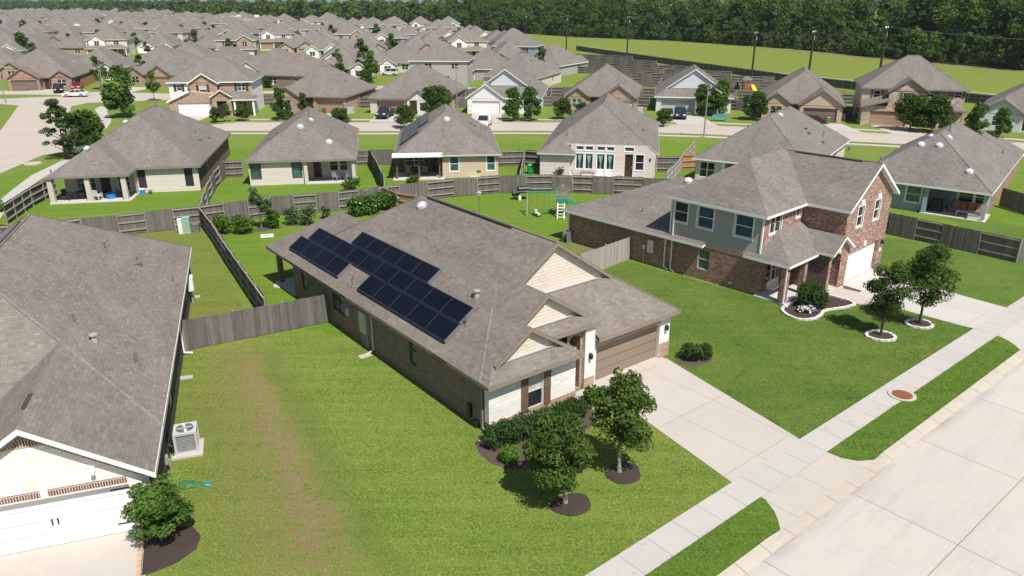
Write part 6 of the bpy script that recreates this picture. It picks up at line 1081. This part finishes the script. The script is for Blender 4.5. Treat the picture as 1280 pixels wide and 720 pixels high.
t = thing('covered_grill', 'black covered grill beside the left post of the blue-grey house patio', 'grill', Z(LD(7.2, 1.6), .08), rzA(-38)); m = MB(); m.hexa([(-.6, -.35, 0), (.6, -.35, 0), (.6, .35, 0), (-.6, .35, 0)], [(-.45, -.25, 1.15), (.45, -.25, 1.15), (.45, .25, 1.15), (-.45, .25, 1.15)]); m.build('cover', M['black'], t)
t = thing('lawn_bench', 'teal plastic bench on the lawn before the pale grey house', 'bench', g2(899, 151), -.2); m = MB(); m.box(-1.1, -.35, .4, 1.1, .35, .5); m.build('seat', M['teal'], t); m = MB(); m.box(-1.1, .3, .5, 1.1, .38, .95); m.build('backrest', M['teal'], t)
for x in (-.9, .9): m = MB(); m.box(x-.05, -.3, 0, x+.05, .3, .4); m.build('leg', M['teal'], t)
t = thing('play_tower', 'wooden play tower with a yellow slide behind the pale grey house', 'playset', g2(934, 118), .2); m = MB()
for x in (-.9, .3):
    for y in (-.6, .6): m.box(x-.07, y-.07, 0, x+.07, y+.07, 3.0)
m.box(-.9, -.6, 1.5, .3, .6, 1.6); m.box(-.9, -.64, 1.9, .3, -.58, 2.1); m.build('frame', M['orange_fab'], t)
m = MB(); m.hexa([(-1.1, -.8, 2.9), (.5, -.8, 2.9), (.5, .8, 2.9), (-1.1, .8, 2.9)], [(-.35, -.8, 3.6), (-.25, -.8, 3.6), (-.25, .8, 3.6), (-.35, .8, 3.6)]); m.build('roof', M['play_wood'], t)
m = MB(); m.hexa([(.35, -2.5, .2), (1.15, -2.5, .2), (1.15, -2.5, .3), (.35, -2.5, .3)], [(.35, -.4, 1.75), (1.15, -.4, 1.75), (1.15, -.4, 1.95), (.35, -.4, 1.95)]); m.build('slide', M['yellow_play'], t)
for i, (px, py, a) in enumerate(((257.5, 203, 11), (712, 137, -9), (439, 141, -9), (1052, 150, -19), (800, 141, -11))):
    t = thing('condenser_unit', ['grey air conditioner between the patio house and the cream house', 'small air conditioner between two dark trees across the street', 'pale air conditioner at the right of the brown garage across the street', 'grey air conditioner at the side of the tan stucco house', 'air conditioner at the right side of the two-gabled brick house'][i], 'air conditioner', g2(px, py), rzA(a)); m = MB(); m.box(-.45, -.45, .05, .45, .45, 1.0); m.build('cabinet', M['ac_body'], t); m = MB(); m.lathe((0, 0, 1.0), [(.36, 0), (.34, .03)], 14); m.build('fan_guard', M['ac_dark'], t); m = MB(); m.box(-.55, -.55, 0, .55, .55, .05); m.build('pad', M['conc'], t)
t = thing('storm_drain_cover', 'pale concrete lid in the grass by the pine tree', 'drain cover', g2(41, 205), .3); m = MB(); m.lathe((0, 0, 0), [(1.0, 0), (1.0, .12), (.7, .14)], 8); m.build('lid', M['conc'], t)
# ------------------------------------------------------------------ cars
def car(label, xy, rz, mat_c, kind='suv', name='parked_car', rough=.25):
    t = thing(name, label, {'suv': 'suv', 'sedan': 'car', 'truck': 'pickup truck', 'van': 'van'}[kind], xy, rz); pm = MB(); k = 'car_'+label
    M[k] = plain('car_paint', mat_c, rough, .2, .03)
    W = .92
    if kind == 'truck': low = [(-2.8, .45), (-2.8, 1.05), (-2.75, 1.1), (.0, 1.12), (1.1, 1.12), (2.5, 1.05), (2.8, .85), (2.85, .45)]; cab = [(-.75, 1.1), (-.6, 1.72), (.5, 1.75), (1.25, 1.1)]; wx = (-1.75, 1.8)
    elif kind == 'sedan': low = [(-2.3, .35), (-2.35, .75), (-2.2, .95), (-1.5, 1.0), (1.0, .95), (2.0, .85), (2.3, .65), (2.3, .33)]; cab = [(-1.75, .97), (-.95, 1.40), (.25, 1.42), (1.15, .94)]; wx = (-1.4, 1.4)
    else: low = [(-2.3, .4), (-2.35, .9), (-2.3, 1.05), (-1.5, 1.08), (1.1, 1.05), (2.1, .98), (2.35, .75), (2.35, .38)]; cab = [(-2.2, 1.05), (-2.0, 1.68), (.3, 1.72), (1.2, 1.03)]; wx = (-1.4, 1.45)
    def prism(m, prof, w0, w1, zt):
        zs = [z for x, z in prof]; n = len(prof); wz = lambda z: w0+(w1-w0)*max(0, min(1, (z-min(zs))/(max(zs)-min(zs))))
        L = [(x, wz(z), z) for x, z in prof]; R = [(x, -wz(z), z) for x, z in prof]
        m.poly(L); m.poly(list(reversed(R)))
        for i in range(n): j = (i+1) % n; m.poly([L[j], L[i], R[i], R[j]])
    prism(pm, low, W, W*.97, 0); b = pm.build('body', M[k], t); bv = b.modifiers.new('bevel', 'BEVEL'); bv.width = .06; bv.segments = 2
    m = MB(); prism(m, cab, W*.93, W*.78, 0); m.build('windows', M['glass_dark'], t)
    m = MB(); r = [(x*.96+.0, z+.02) for x, z in cab[1:3]]; m.box(r[0][0]-.05, -W*.78, cab[1][1]-.0, r[1][0]+.05, W*.78, cab[2][1]+.035)
    for s in (-1, 1):
        for a, q in ((cab[0], cab[1]), (cab[2], cab[3])): m.bar((a[0], s*(W*.93 if a[1] < 1.2 else W*.79), a[1]), (q[0], s*(W*.93 if q[1] < 1.2 else W*.79), q[1]), .09, .07)
        m.bar(((cab[0][0]+cab[3][0])/2, s*W*.94, cab[0][1]), ((cab[1][0]+cab[2][0])/2, s*W*.80, cab[1][1]), .09, .06)
    m.build('roof', M[k], t)
    for x in wx:
        for s in (-1, 1):
            m = MB(); m.tube([(x, s*(W-.2), .34), (x, s*(W+.02), .34)], .34, 16); w = m.build('wheel', M['tyre'], t); m = MB(); m.tube([(x, s*(W+.0), .34), (x, s*(W+.035), .34)], .21, 12); m.build('rim', M['rim'], w)
    f = low[-2]; bk = low[1]
    for s in (-1, 1): m = MB(); m.box(f[0]-.15, s*W*.62-.2, f[1]-.02, f[0]+.02, s*W*.62+.2, f[1]+.14); m.build('headlight', M['lamp_w'], t); m = MB(); m.box(bk[0]-.03, s*W*.75-.14, bk[1]-.05, bk[0]+.08, s*W*.75+.14, bk[1]+.12); m.build('taillight', M['lamp_r'], t)
    return t
car('white saloon car parked along the road at the far left', g2(95, 121), rzA(186), (.75, .75, .75), 'sedan'); car('black suv on the far left white-garage driveway', g2(74, 115.5), rzA(-62), (.018, .018, .022), 'suv')
car('dark grey pickup truck facing out of the brown garage', g2(482, 146.5), rzA(-97), (.03, .033, .042), 'truck'); car('white suv before the white garage door, half hidden by a roof', g2(605, 158), rzA(-97), (.75, .75, .75), 'suv'); car('dark blue suv nearest the grey garage, right of the two', g2(850, 147.5), rzA(-100), (.02, .025, .045), 'suv'); car('dark grey car left of the blue suv, partly behind a shrub', g2(834, 147), rzA(-100), (.05, .055, .06), 'sedan')
car('silver suv before the white gable in the second row', g2(338, 108), rzA(-78), (.45, .46, .47), 'suv'); car('white van parked in the second row street', g2(487, 94), rzA(170), (.75, .75, .75), 'suv'); car('dark red saloon before the tan stucco garage', g2(1012, 156), rzA(160), (.06, .02, .022), 'sedan'); car('red car peeking out behind the white saloon car', g2(97, 111.5), rzA(-70), (.35, .03, .03), 'sedan')
car('white suv behind the pine tree, cut by the roof', g2(112, 190), rzA(60), (.7, .7, .7), 'suv')
# ------------------------------------------------------------------ poles and lamps
def power_pole(label, xy, h, lean=0):
    t = thing('power_pole', label, 'utility pole', xy, 0.9); m = MB(); m.tube([(0, 0, -.2), (lean*.5, 0, h*.5), (lean, 0, h)], [.27, .24, .19], 8); m.build('pole', M['pole_wood'], t)
    for z in (h-.5, h-2.3): m = MB(); m.bar((lean-1.1, 0, z), (lean+1.1, 0, z), .13, .14); m.build('crossarm', M['pole_wood'] if z < h-1 else M['lead'], t)
    for x in (-1.0, -.35, .35, 1.0): m = MB(); m.lathe((lean+x, 0, h-.43), [(.05, 0), (.10, .08), (.05, .14), (.09, .2), (.03, .28)], 6); m.build('insulator', M['metal'], t)
    m = MB(); m.lathe((lean+.32, 0, h-2.1), [(.2, 0), (.22, .1), (.22, .7), (.14, .8)], 10); m.build('transformer', M['metal'], t); return (xy[0], xy[1], h)
pp = [power_pole('wooden power pole nearest the stone-fronted house', (74.5, 158), 13.4), power_pole('wooden power pole behind the tan stucco house ridge', (67.4, 177), 11.9), power_pole('wooden power pole left of the yellow slide, at the meadow fence', (60.2, 195.5), 11.0), power_pole('far thin power pole left in the line along the meadow', (37.3, 255), 13.5), power_pole('distant power pole above the roofs at the meadow end', (21, 305), 13.0), power_pole('most distant power pole in front of the forest', (6, 350), 13.0)]
for i in range(len(pp)-1):
    t = thing('power_line', ['overhead wires between the two poles nearest the stone-fronted house', 'overhead wires over the tan stucco house', 'overhead wires over the meadow fence', 'overhead wires above the far meadow', 'overhead wires at the meadow end'][i], 'power line', pp[i])
    for off in (-1.0, .35, 1.0):
        m = MB(); a = Vector((off*.62, off*.78, -.2)); b = Vector(pp[i+1])-Vector(pp[i])+a; m.tube([tuple(a+(b-a)*k/10-Vector((0, 0, 1.2*(1-(2*k/10-1)**2)))) for k in range(11)], .011, 4, False); m.build('wire', M['lead'], t)
t = thing('power_line', 'overhead wires running out of the picture at the right over the meadow', 'power line', pp[0])
for off in (-1.0, .35, 1.0): m = MB(); a = Vector((off*.62, off*.78, -.2)); b = Vector((32, -58, 0))+a; m.tube([tuple(a+(b-a)*k/10-Vector((0, 0, 1.4*(1-(2*k/10-1)**2)))) for k in range(11)], .011, 4, False); m.build('wire', M['lead'], t)
def lamp(label, xy, h, rz):
    t = thing('street_lamp', label, 'street lamp', xy, rz); m = MB(); m.tube([(0, 0, 0), (0, 0, h)], [.11, .06], 8); m.build('pole', M['pole_grey'], t); m = MB(); m.tube([(0, 0, h-.05), (.5, 0, h+.1), (1.1, 0, h+.05)], .035, 6); m.build('arm', M['pole_grey'], t); m = MB(); m.box(1.0, -.14, h-.05, 1.6, .14, h+.08); m.build('lamp_head', M['trim_grey'], t)
lamp('grey street lamp left of the white gabled house across the street', g2(571.5, 141), 7.5, 1.5); lamp('grey street lamp at the kerb before the pale grey house', g2(879.7, 171.5), 7.2, -1.6); lamp('thin street lamp at the far left by the orange fence', g2(130, 116), 7.8, 1.6); lamp('street lamp behind the winding path', g2(158, 127), 6.5, 0); lamp('street lamp at the left picture edge', g2(7.5, 129.5), 6.5, .3)
t = thing('water_hydrant', 'small blue marker post by the back street', 'marker post', g2(446, 171)); m = MB(); m.box(-.12, -.12, 0, .12, .12, .8); m.build('post', M['blue_pl'], t)
t = thing('fire_hydrant', 'small dark hydrant at the kerb of the back street before the pink house roof', 'hydrant', g2(1061, 189)); m = MB(); m.lathe((0, 0, 0), [(.15, 0), (.12, .1), (.12, .55), (.16, .6), (.05, .75)], 10); m.build('body', M['lead'], t); m = MB(); m.tube([(-.22, 0, .45), (.22, 0, .45)], .06, 8); m.build('outlet', M['lead'], t)
# water tank compound on the far left horizon
t = thing('water_tank', 'pale concrete water tank building beyond the roofs', 'water tank', g2(318, 37), .1); m = MB(); m.box(-13, -6, 0, 13, 6, 7.0); m.build('wall', M['tank'], t)
for x, r, hh in ((-10, 4.2, 8.2), (7, 4.8, 7.6)): m = MB(); m.lathe((x, -5, 0), [(r, 0), (r, hh), (r*.7, hh+.6)], 24); m.build('tank', M['tank'], t)
for x in (-9, 3): m = MB(); m.box(x-1.2, -2, 7.0, x+1.2, 0, 9.2); m.build('roof_unit', M['white_pl'], t)
# ------------------------------------------------------------------ the rest of the suburb: six kinds of house, each copied with its parts
def kind_one(wallm, doorm, gm, roofm, trim='trim_tan', W=12.5, D=17, seed=0):
    h = House('x', (0, -3000+seed*40, 0), 0, roofmat=roofm, trim=trim); p = .66; zt = zt_(p); g0, g1 = ((.2, 6.2) if seed % 2 else (6.3, 12.3)); d0 = g0+.6; q0, q1 = ((8.2, 12.2) if seed % 2 else (.3, 4.6))
    h.block(-.35, W+.35, -.35, D+.35, 2.6, p, 'v', 'hip', 'hip', caps=False); h.block(g0-.3, g1+.3, -2.0, 6, 2.6, p, 'v', 'gable', 'none', gm, .2, .3, False, 2.5); h.block(q0-.3, q1+.3, -1.1, 6, 2.6, p, 'v', 'gable', 'none', gm, .2, .3, False, 2.5)
    h.wall(gm, (g0, -1.7), (g1, -1.7), 0, 2.6, [(d0, d0+4.9, 0, 2.2, 'gar:'+doorm)]); h.wall(gm, (g1, -1.7), (g1, 0), 0, 2.6); h.wall(gm, (g0, 0), (g0, -1.7), 0, 2.6); h.wall(gm, (q0, -.8), (q1, -.8), 0, 2.6, [((q0+q1)/2-.9, (q0+q1)/2+.9, .7, 2.1, 'twin')]); h.wall(gm, (q1, -.8), (q1, 0), 0, 2.6); h.wall(gm, (q0, 0), (q0, -.8), 0, 2.6)
    h.wall(wallm, (0, 0), (W, 0), 0, zt, [(5.2 if not seed % 2 else 6.6, 6.1 if not seed % 2 else 7.6, .1, 2.3, 'door')]); h.wall(wallm, (W, 0), (W, D), 0, zt, [(5, 6, .8, 2.1, 'win'), (11, 12, .8, 2.1, 'win')]); h.wall(wallm, (W, D), (0, D), 0, zt, [(2, 3.8, .7, 2.1, 'twin'), (8, 9.6, .7, 2.1, 'twin')]); h.wall(wallm, (0, D), (0, 0), 0, zt, [(5, 6, .8, 2.1, 'win')])
    h.boxvent(W*.75, D*.5, 2.6+p*W*.28); h.pipe(W*.3, D*.6, 2.6+p*W*.3, .6, .08); return h.finish()
def kind_two(wallm, doorm, gm, roofm, trim='trim_white', W=13, D=12, seed=0):
    h = House('x', (60, -3000+seed*40, 0), 0, roofmat=roofm, trim=trim); p = .62; zt = zt_(p, 5.5); a, b = ((1.0, 6.2) if seed % 2 else (6.8, 12))
    h.block(-.35, W+.35, -.35, D+.35, 5.5, p, 'u' if W > D else 'v', 'hip', 'hip', caps=False); h.block(a-.3, b+.3, -1.2, 6, 5.35, p, 'v', 'gable', 'none', gm, .22, .3, False, 5.3); h.block(-.3, W+.3, -2.6, 2.2, 2.7, .5, 'u', 'hip', 'hip', caps=False)
    h.wall(gm, (a, -.9), (b, -.9), 2.7, 5.4, [((a+b)/2-.8, (a+b)/2+.8, 3.5, 5.0, 'twin:white')]); h.wall(gm, (b, -.9), (b, 0), 2.7, 5.4); h.wall(gm, (a, 0), (a, -.9), 2.7, 5.4)
    c, e = ((.6, 5.6) if seed % 2 else (7.2, 12.2)); h.wall(gm, (c-.3, -2.2), (e+.3, -2.2), 0, 2.7, [(c, e, 0, 2.2, 'gar:'+doorm)]); h.wall(gm, (e+.3, -2.2), (e+.3, 0), 0, 2.7); h.wall(gm, (c-.3, 0), (c-.3, -2.2), 0, 2.7)
    o0 = 8.2 if seed % 2 else 1.4
    h.wall(wallm, (0, 0), (W, 0), 0, zt, [(o0, o0+1.0, .1, 2.2, 'door'), (o0+1.6, o0+3.2, .6, 2.2, 'twin'), (o0+.6, o0+2.2, 3.7, 5.0, 'twin:white')]); h.wall(wallm, (W, 0), (W, D), 0, zt, [(3, 4, 3.7, 5, 'win:white'), (8, 9, 3.7, 5, 'win:white'), (5, 6, .8, 2.1, 'win:white')]); h.wall(wallm, (W, D), (0, D), 0, zt, [(2, 3.6, 3.7, 5, 'twin'), (8, 9.6, 3.7, 5, 'twin'), (4, 6, .3, 2.2, 'twin')]); h.wall(wallm, (0, D), (0, 0), 0, zt, [(3, 4, 3.7, 5, 'win:white'), (8, 9, 3.7, 5, 'win:white')]); h.column(W-.2 if seed % 2 else .2, -2.3, 2.6, .3, 'trim_white'); return h.finish()
K1 = [kind_one('brick_tan', 'door_clay', 'brick_tan', 'shingle', seed=0), kind_one('side_cream', 'door_white', 'stone_white', 'shingle_grey', 'trim_cream', seed=1), kind_one('side_grey', 'door_grey', 'side_white', 'shingle', 'trim_white', seed=2), kind_one('brick_brown', 'door_brown', 'brick_red', 'shingle_warm', seed=3), kind_one('side_tan', 'door_clay', 'stone_mix', 'shingle_grey', seed=4)]
K2 = [kind_two('side_grey', 'door_white', 'brick_tan', 'shingle', seed=0), kind_two('side_cream', 'door_clay', 'stone_white', 'shingle_warm', 'trim_cream', seed=1), kind_two('side_white', 'door_white', 'side_pale', 'shingle_grey', seed=2), kind_two('side_blue', 'door_grey', 'side_white', 'shingle_grey', seed=3)]
used = set(); OCC = []
def far(proto, xy, ang, label, group=None):
    if proto.name not in used: used.add(proto.name); r = proto; r.location = (*xy, 0); r.rotation_euler = (0, 0, math.radians(ang)); r['label'] = label
    else: r = dup(proto, xy, math.radians(ang), label)
    if group: r['group'] = group
    OCC.append(xy); return r
def ctr(px, py, ang, W=12.5): a = math.radians(ang); x, y = g2(px, py); return (x-W/2*math.cos(a), y-W/2*math.sin(a))
for pr, px, py, ang, lab in [(K1[3], 55, 112, 15, 'brick house with a white-trimmed gable behind the black suv, far left'), (K1[0], 192, 107.5, -12, 'tan brick house with a clay garage door behind the two-storey one, upper left'), (K2[1], 135, 70, 14, 'cream two-storey house with a stone gable at the cul-de-sac, upper left'), (K1[1], 196, 66, 10, 'white-gabled house right of the cul-de-sac, upper left'), (K1[4], 248, 79, 190, 'tan house with its rear gable above the two-storey roof, upper left'), (K2[0], 296, 71, 12, 'house with rooftop solar panels in the third row, upper left'), (K1[1], 330, 101, -9, 'white-gabled house with a silver suv on its driveway'), (K1[2], 308, 89, 172, 'grey house behind the white-gabled one with the silver suv'), (K1[4], 372, 69, 12, 'brown gabled house in the third row above the white gable'), (K1[1], 429, 99, 8, 'white-gabled house with dark shutters beyond the back fences'), (K1[1], 466, 93, 8, 'cream house next to the white van in the second row'), (K2[0], 560, 101, 176, 'large two-storey house with a rear porch behind the back fences'), (K1[2], 612, 92, 175, 'low grey-roofed house right of the large two-storey rear porch'), (K1[1], 668, 102, 160, 'house with a tall white-columned rear porch by the grey fences'), (K1[2], 708, 88, 150, 'last house of the row before the meadow fence'), (K2[3], 655, 78, 165, 'blue-grey house second from the meadow fence'), (K1[3], 395, 100, 170, 'long grey-roofed house left of the white shuttered gable'), (K1[4], 240, 94, 185, 'tan house tucked behind the two-storey roof at the upper left'), (K1[0], 25, 92, 195, 'brown-roofed house far left behind the brick gable'), (K1[4], 78, 88, 195, 'grey-roofed house far left with a white eave, second row'), (K1[1], 515, 84, 170, 'wide grey-roofed house left of the large two-storey rear porch')]:
    far(pr, ctr(px, py, ang), ang, lab)
names1 = {0: 'tan brick one-storey', 1: 'white-gabled one-storey', 2: 'grey-sided one-storey', 3: 'red brick one-storey', 4: 'stone-fronted tan one-storey'}; names2 = {0: 'grey two-storey', 1: 'cream two-storey', 2: 'white two-storey', 3: 'blue-grey two-storey'}
def rbound(y): pts = [(190, 14), (235, 10), (270, 16), (430, -14), (560, -64), (680, -195), (950, -420), (1300, -760)]; return np.interp(y, [p[0] for p in pts], [p[1] for p in pts])
R2 = random.Random(21); fars = []; y = 192.0; row = 0; rows_y = []
while y < 1080:
    rows_y.append(y); x = rbound(y)-9-R2.uniform(0, 4); lim = -.70*y-22
    while x > lim:
        yy = y+8*math.sin(x*.012+row)+x*-.05; fars.append((x, yy, row)); x -= 15.2+R2.uniform(0, 1.8)+(10 if R2.random() < .05 else 0)
    y += 37 if row % 2 else 25; row += 1
for k in range(0, row, 2):      # the streets between the far rows
    yr = rows_y[k]-14; xs = [x for x in np.linspace(-.70*yr-30, rbound(yr)-14, 24)]
    if yr > 200: ribbon('road', [(float(x), float(yr+8*math.sin(x*.012+k)+x*-.05)) for x in xs], -4, 4.5, .012, 'farroad')
fars = [f for f in fars if all((f[0]+6-o[0]-6)**2+(f[1]-o[1])**2 > 17**2 for o in OCC[:]) and not (-130 < f[0] < -35 and f[1] < 188)]
fars.sort(key=lambda f: f[1]); near_n = 215; merged = []
for i, (x, y, row) in enumerate(fars):
    two = R2.random() < .24; k = R2.randrange(4 if two else 5); ang = (8 if row % 2 == 0 or R2.random() < .25 else 188)+R2.uniform(-6, 6)
    if R2.random() < .12: ang += 90
    if i < near_n:
        pr = (K2 if two else K1)[k]; a = math.radians(ang); far(pr, (x-6*math.cos(a), y-6*math.sin(a)), ang, 'distant %s house with a grey-brown roof among the far rows' % (names2 if two else names1)[k], 'far %s houses' % (names2 if two else names1)[k])
    else: merged.append((x, y, ang, two))
mw, mr = [MB() for _ in range(4)], MB()
for x, y, ang, two in merged:
    a = math.radians(ang); W, D, e = (13, 12, 5.5) if two else (12.5, 17, 2.7); wm = mw[R2.choice((0, 0, 1, 2, 3))]; P = lambda u, v, z: (x+(u-W/2)*math.cos(a)-v*math.sin(a), y+(u-W/2)*math.sin(a)+v*math.cos(a), z)
    c = [(0, 0), (W, 0), (W, D), (0, D)]
    for j in range(4): p, q = c[j], c[(j+1) % 4]; wm.poly([P(*p, 0), P(*q, 0), P(*q, e), P(*p, e)])
    r = e+W/2*.62; b = .5; v0 = min(W, D)/2; mr.up([P(-b, -b, e), P(-b, D+b, e), P(W/2, D-v0*.9, r), P(W/2, v0*.9, r)]); mr.up([P(W+b, -b, e), P(W+b, D+b, e), P(W/2, D-v0*.9, r), P(W/2, v0*.9, r)]); mr.up([P(-b, -b, e), P(W+b, -b, e), P(W/2, v0*.9, r)]); mr.up([P(-b, D+b, e), P(W+b, D+b, e), P(W/2, D-v0*.9, r)])
    g = R2.choice((1.5, 6.5)); wm.poly([P(g, -.9, e), P(g+4.6, -.9, e), P(g+2.3, -.9, e+1.7)]); wm.poly([P(g, -.9, 0), P(g+4.6, -.9, 0), P(g+4.6, -.9, e), P(g, -.9, e)]); mr.up([P(g-.4, -1.2, e-.2), P(g+2.3, -1.2, e+1.8), P(g+2.3, 4, e+1.8), P(g-.4, 4, e-.2)]); mr.up([P(g+5, -1.2, e-.2), P(g+2.3, -1.2, e+1.8), P(g+2.3, 4, e+1.8), P(g+5, 4, e-.2)])
FARH = thing('distant_houses', 'mass of small grey roofs reaching to the horizon', 'houses'); FARH['kind'] = 'stuff'
for m, mat in zip(mw+[mr], ('trim_cream', 'side_white', 'side_grey', 'brick_tan', 'shingle')):
    if m.f: o = m.build('roof' if mat == 'shingle' else 'wall', M[mat], FARH); o['kind'] = 'stuff'
# street trees among the far rows
tree_proto('farT', 'round', 6.5, 2.6, 1.2, 260, .75, 'leaf_oak', 'bark', 31, 12, .12)
for i in range(70):
    y = R2.uniform(190, 520); x = R2.uniform(-.66*y, rbound(y)-4); plant('farT', 'tree', 'small green street tree between distant roofs', 'tree', (x, y), R2.uniform(.6, 1.2), None, 'far street trees')
# ------------------------------------------------------------------ camera, light
cd = bpy.data.cameras.new('camera'); cam = bpy.data.objects.new('camera', cd); COL.objects.link(cam); cam.location = (0, 0, CAMZ); cam.rotation_euler = (math.pi/2-PITCH, 0, 0); cd.sensor_width = 36; cd.lens = FPX/1280*36; cd.clip_end = 20000; cd.clip_start = .5; SC.camera = cam
W_ = bpy.data.worlds.new('World'); SC.world = W_; W_.use_nodes = True; nt = W_.node_tree; sky = nt.nodes.new('ShaderNodeTexSky'); sky.sky_type = 'NISHITA'; sky.sun_disc = False
EL, AZ = math.radians(57), math.radians(303)   # sun direction in the ground plane, counter-clockwise from +x
sky.sun_elevation = EL; sky.sun_rotation = math.pi/2-AZ; sky.altitude = 20; sky.dust_density = 1.2; nt.links.new(sky.outputs[0], nt.nodes['Background'].inputs[0]); nt.nodes['Background'].inputs[1].default_value = .075
sd = bpy.data.lights.new('sun', 'SUN'); sd.energy = 4.8; sd.angle = math.radians(.53); sd.color = (1, .955, .89); so = bpy.data.objects.new('sun', sd); COL.objects.link(so)
so.rotation_euler = Vector((math.cos(AZ)*math.cos(EL), math.sin(AZ)*math.cos(EL), math.sin(EL))).to_track_quat('Z', 'Y').to_euler()
vs = SC.view_settings; vs.view_transform = 'Standard'; vs.look = 'None'; vs.exposure = 0.38; vs.gamma = 1.0; vs.use_curve_mapping = False
# thin summer haze round the camera and the whole site
m = MB(); m.box(-8000, -200, -1.0, 8000, 8000, 60.0); hz = m.build('haze', plain('haze', (1, 1, 1))); hz['kind'] = 'stuff'; hz.display_type = 'WIRE'
hm = hz.data.materials[0]; hn = hm.node_tree; pv = hn.nodes.new('ShaderNodeVolumePrincipled'); pv.inputs['Color'].default_value = (.80, .88, 1.0, 1); pv.inputs['Density'].default_value = .000075; pv.inputs['Anisotropy'].default_value = .2
ho = hn.nodes['Material Output']
for l in list(ho.inputs['Surface'].links): hn.links.remove(l)
hn.links.new(pv.outputs[0], ho.inputs['Volume'])
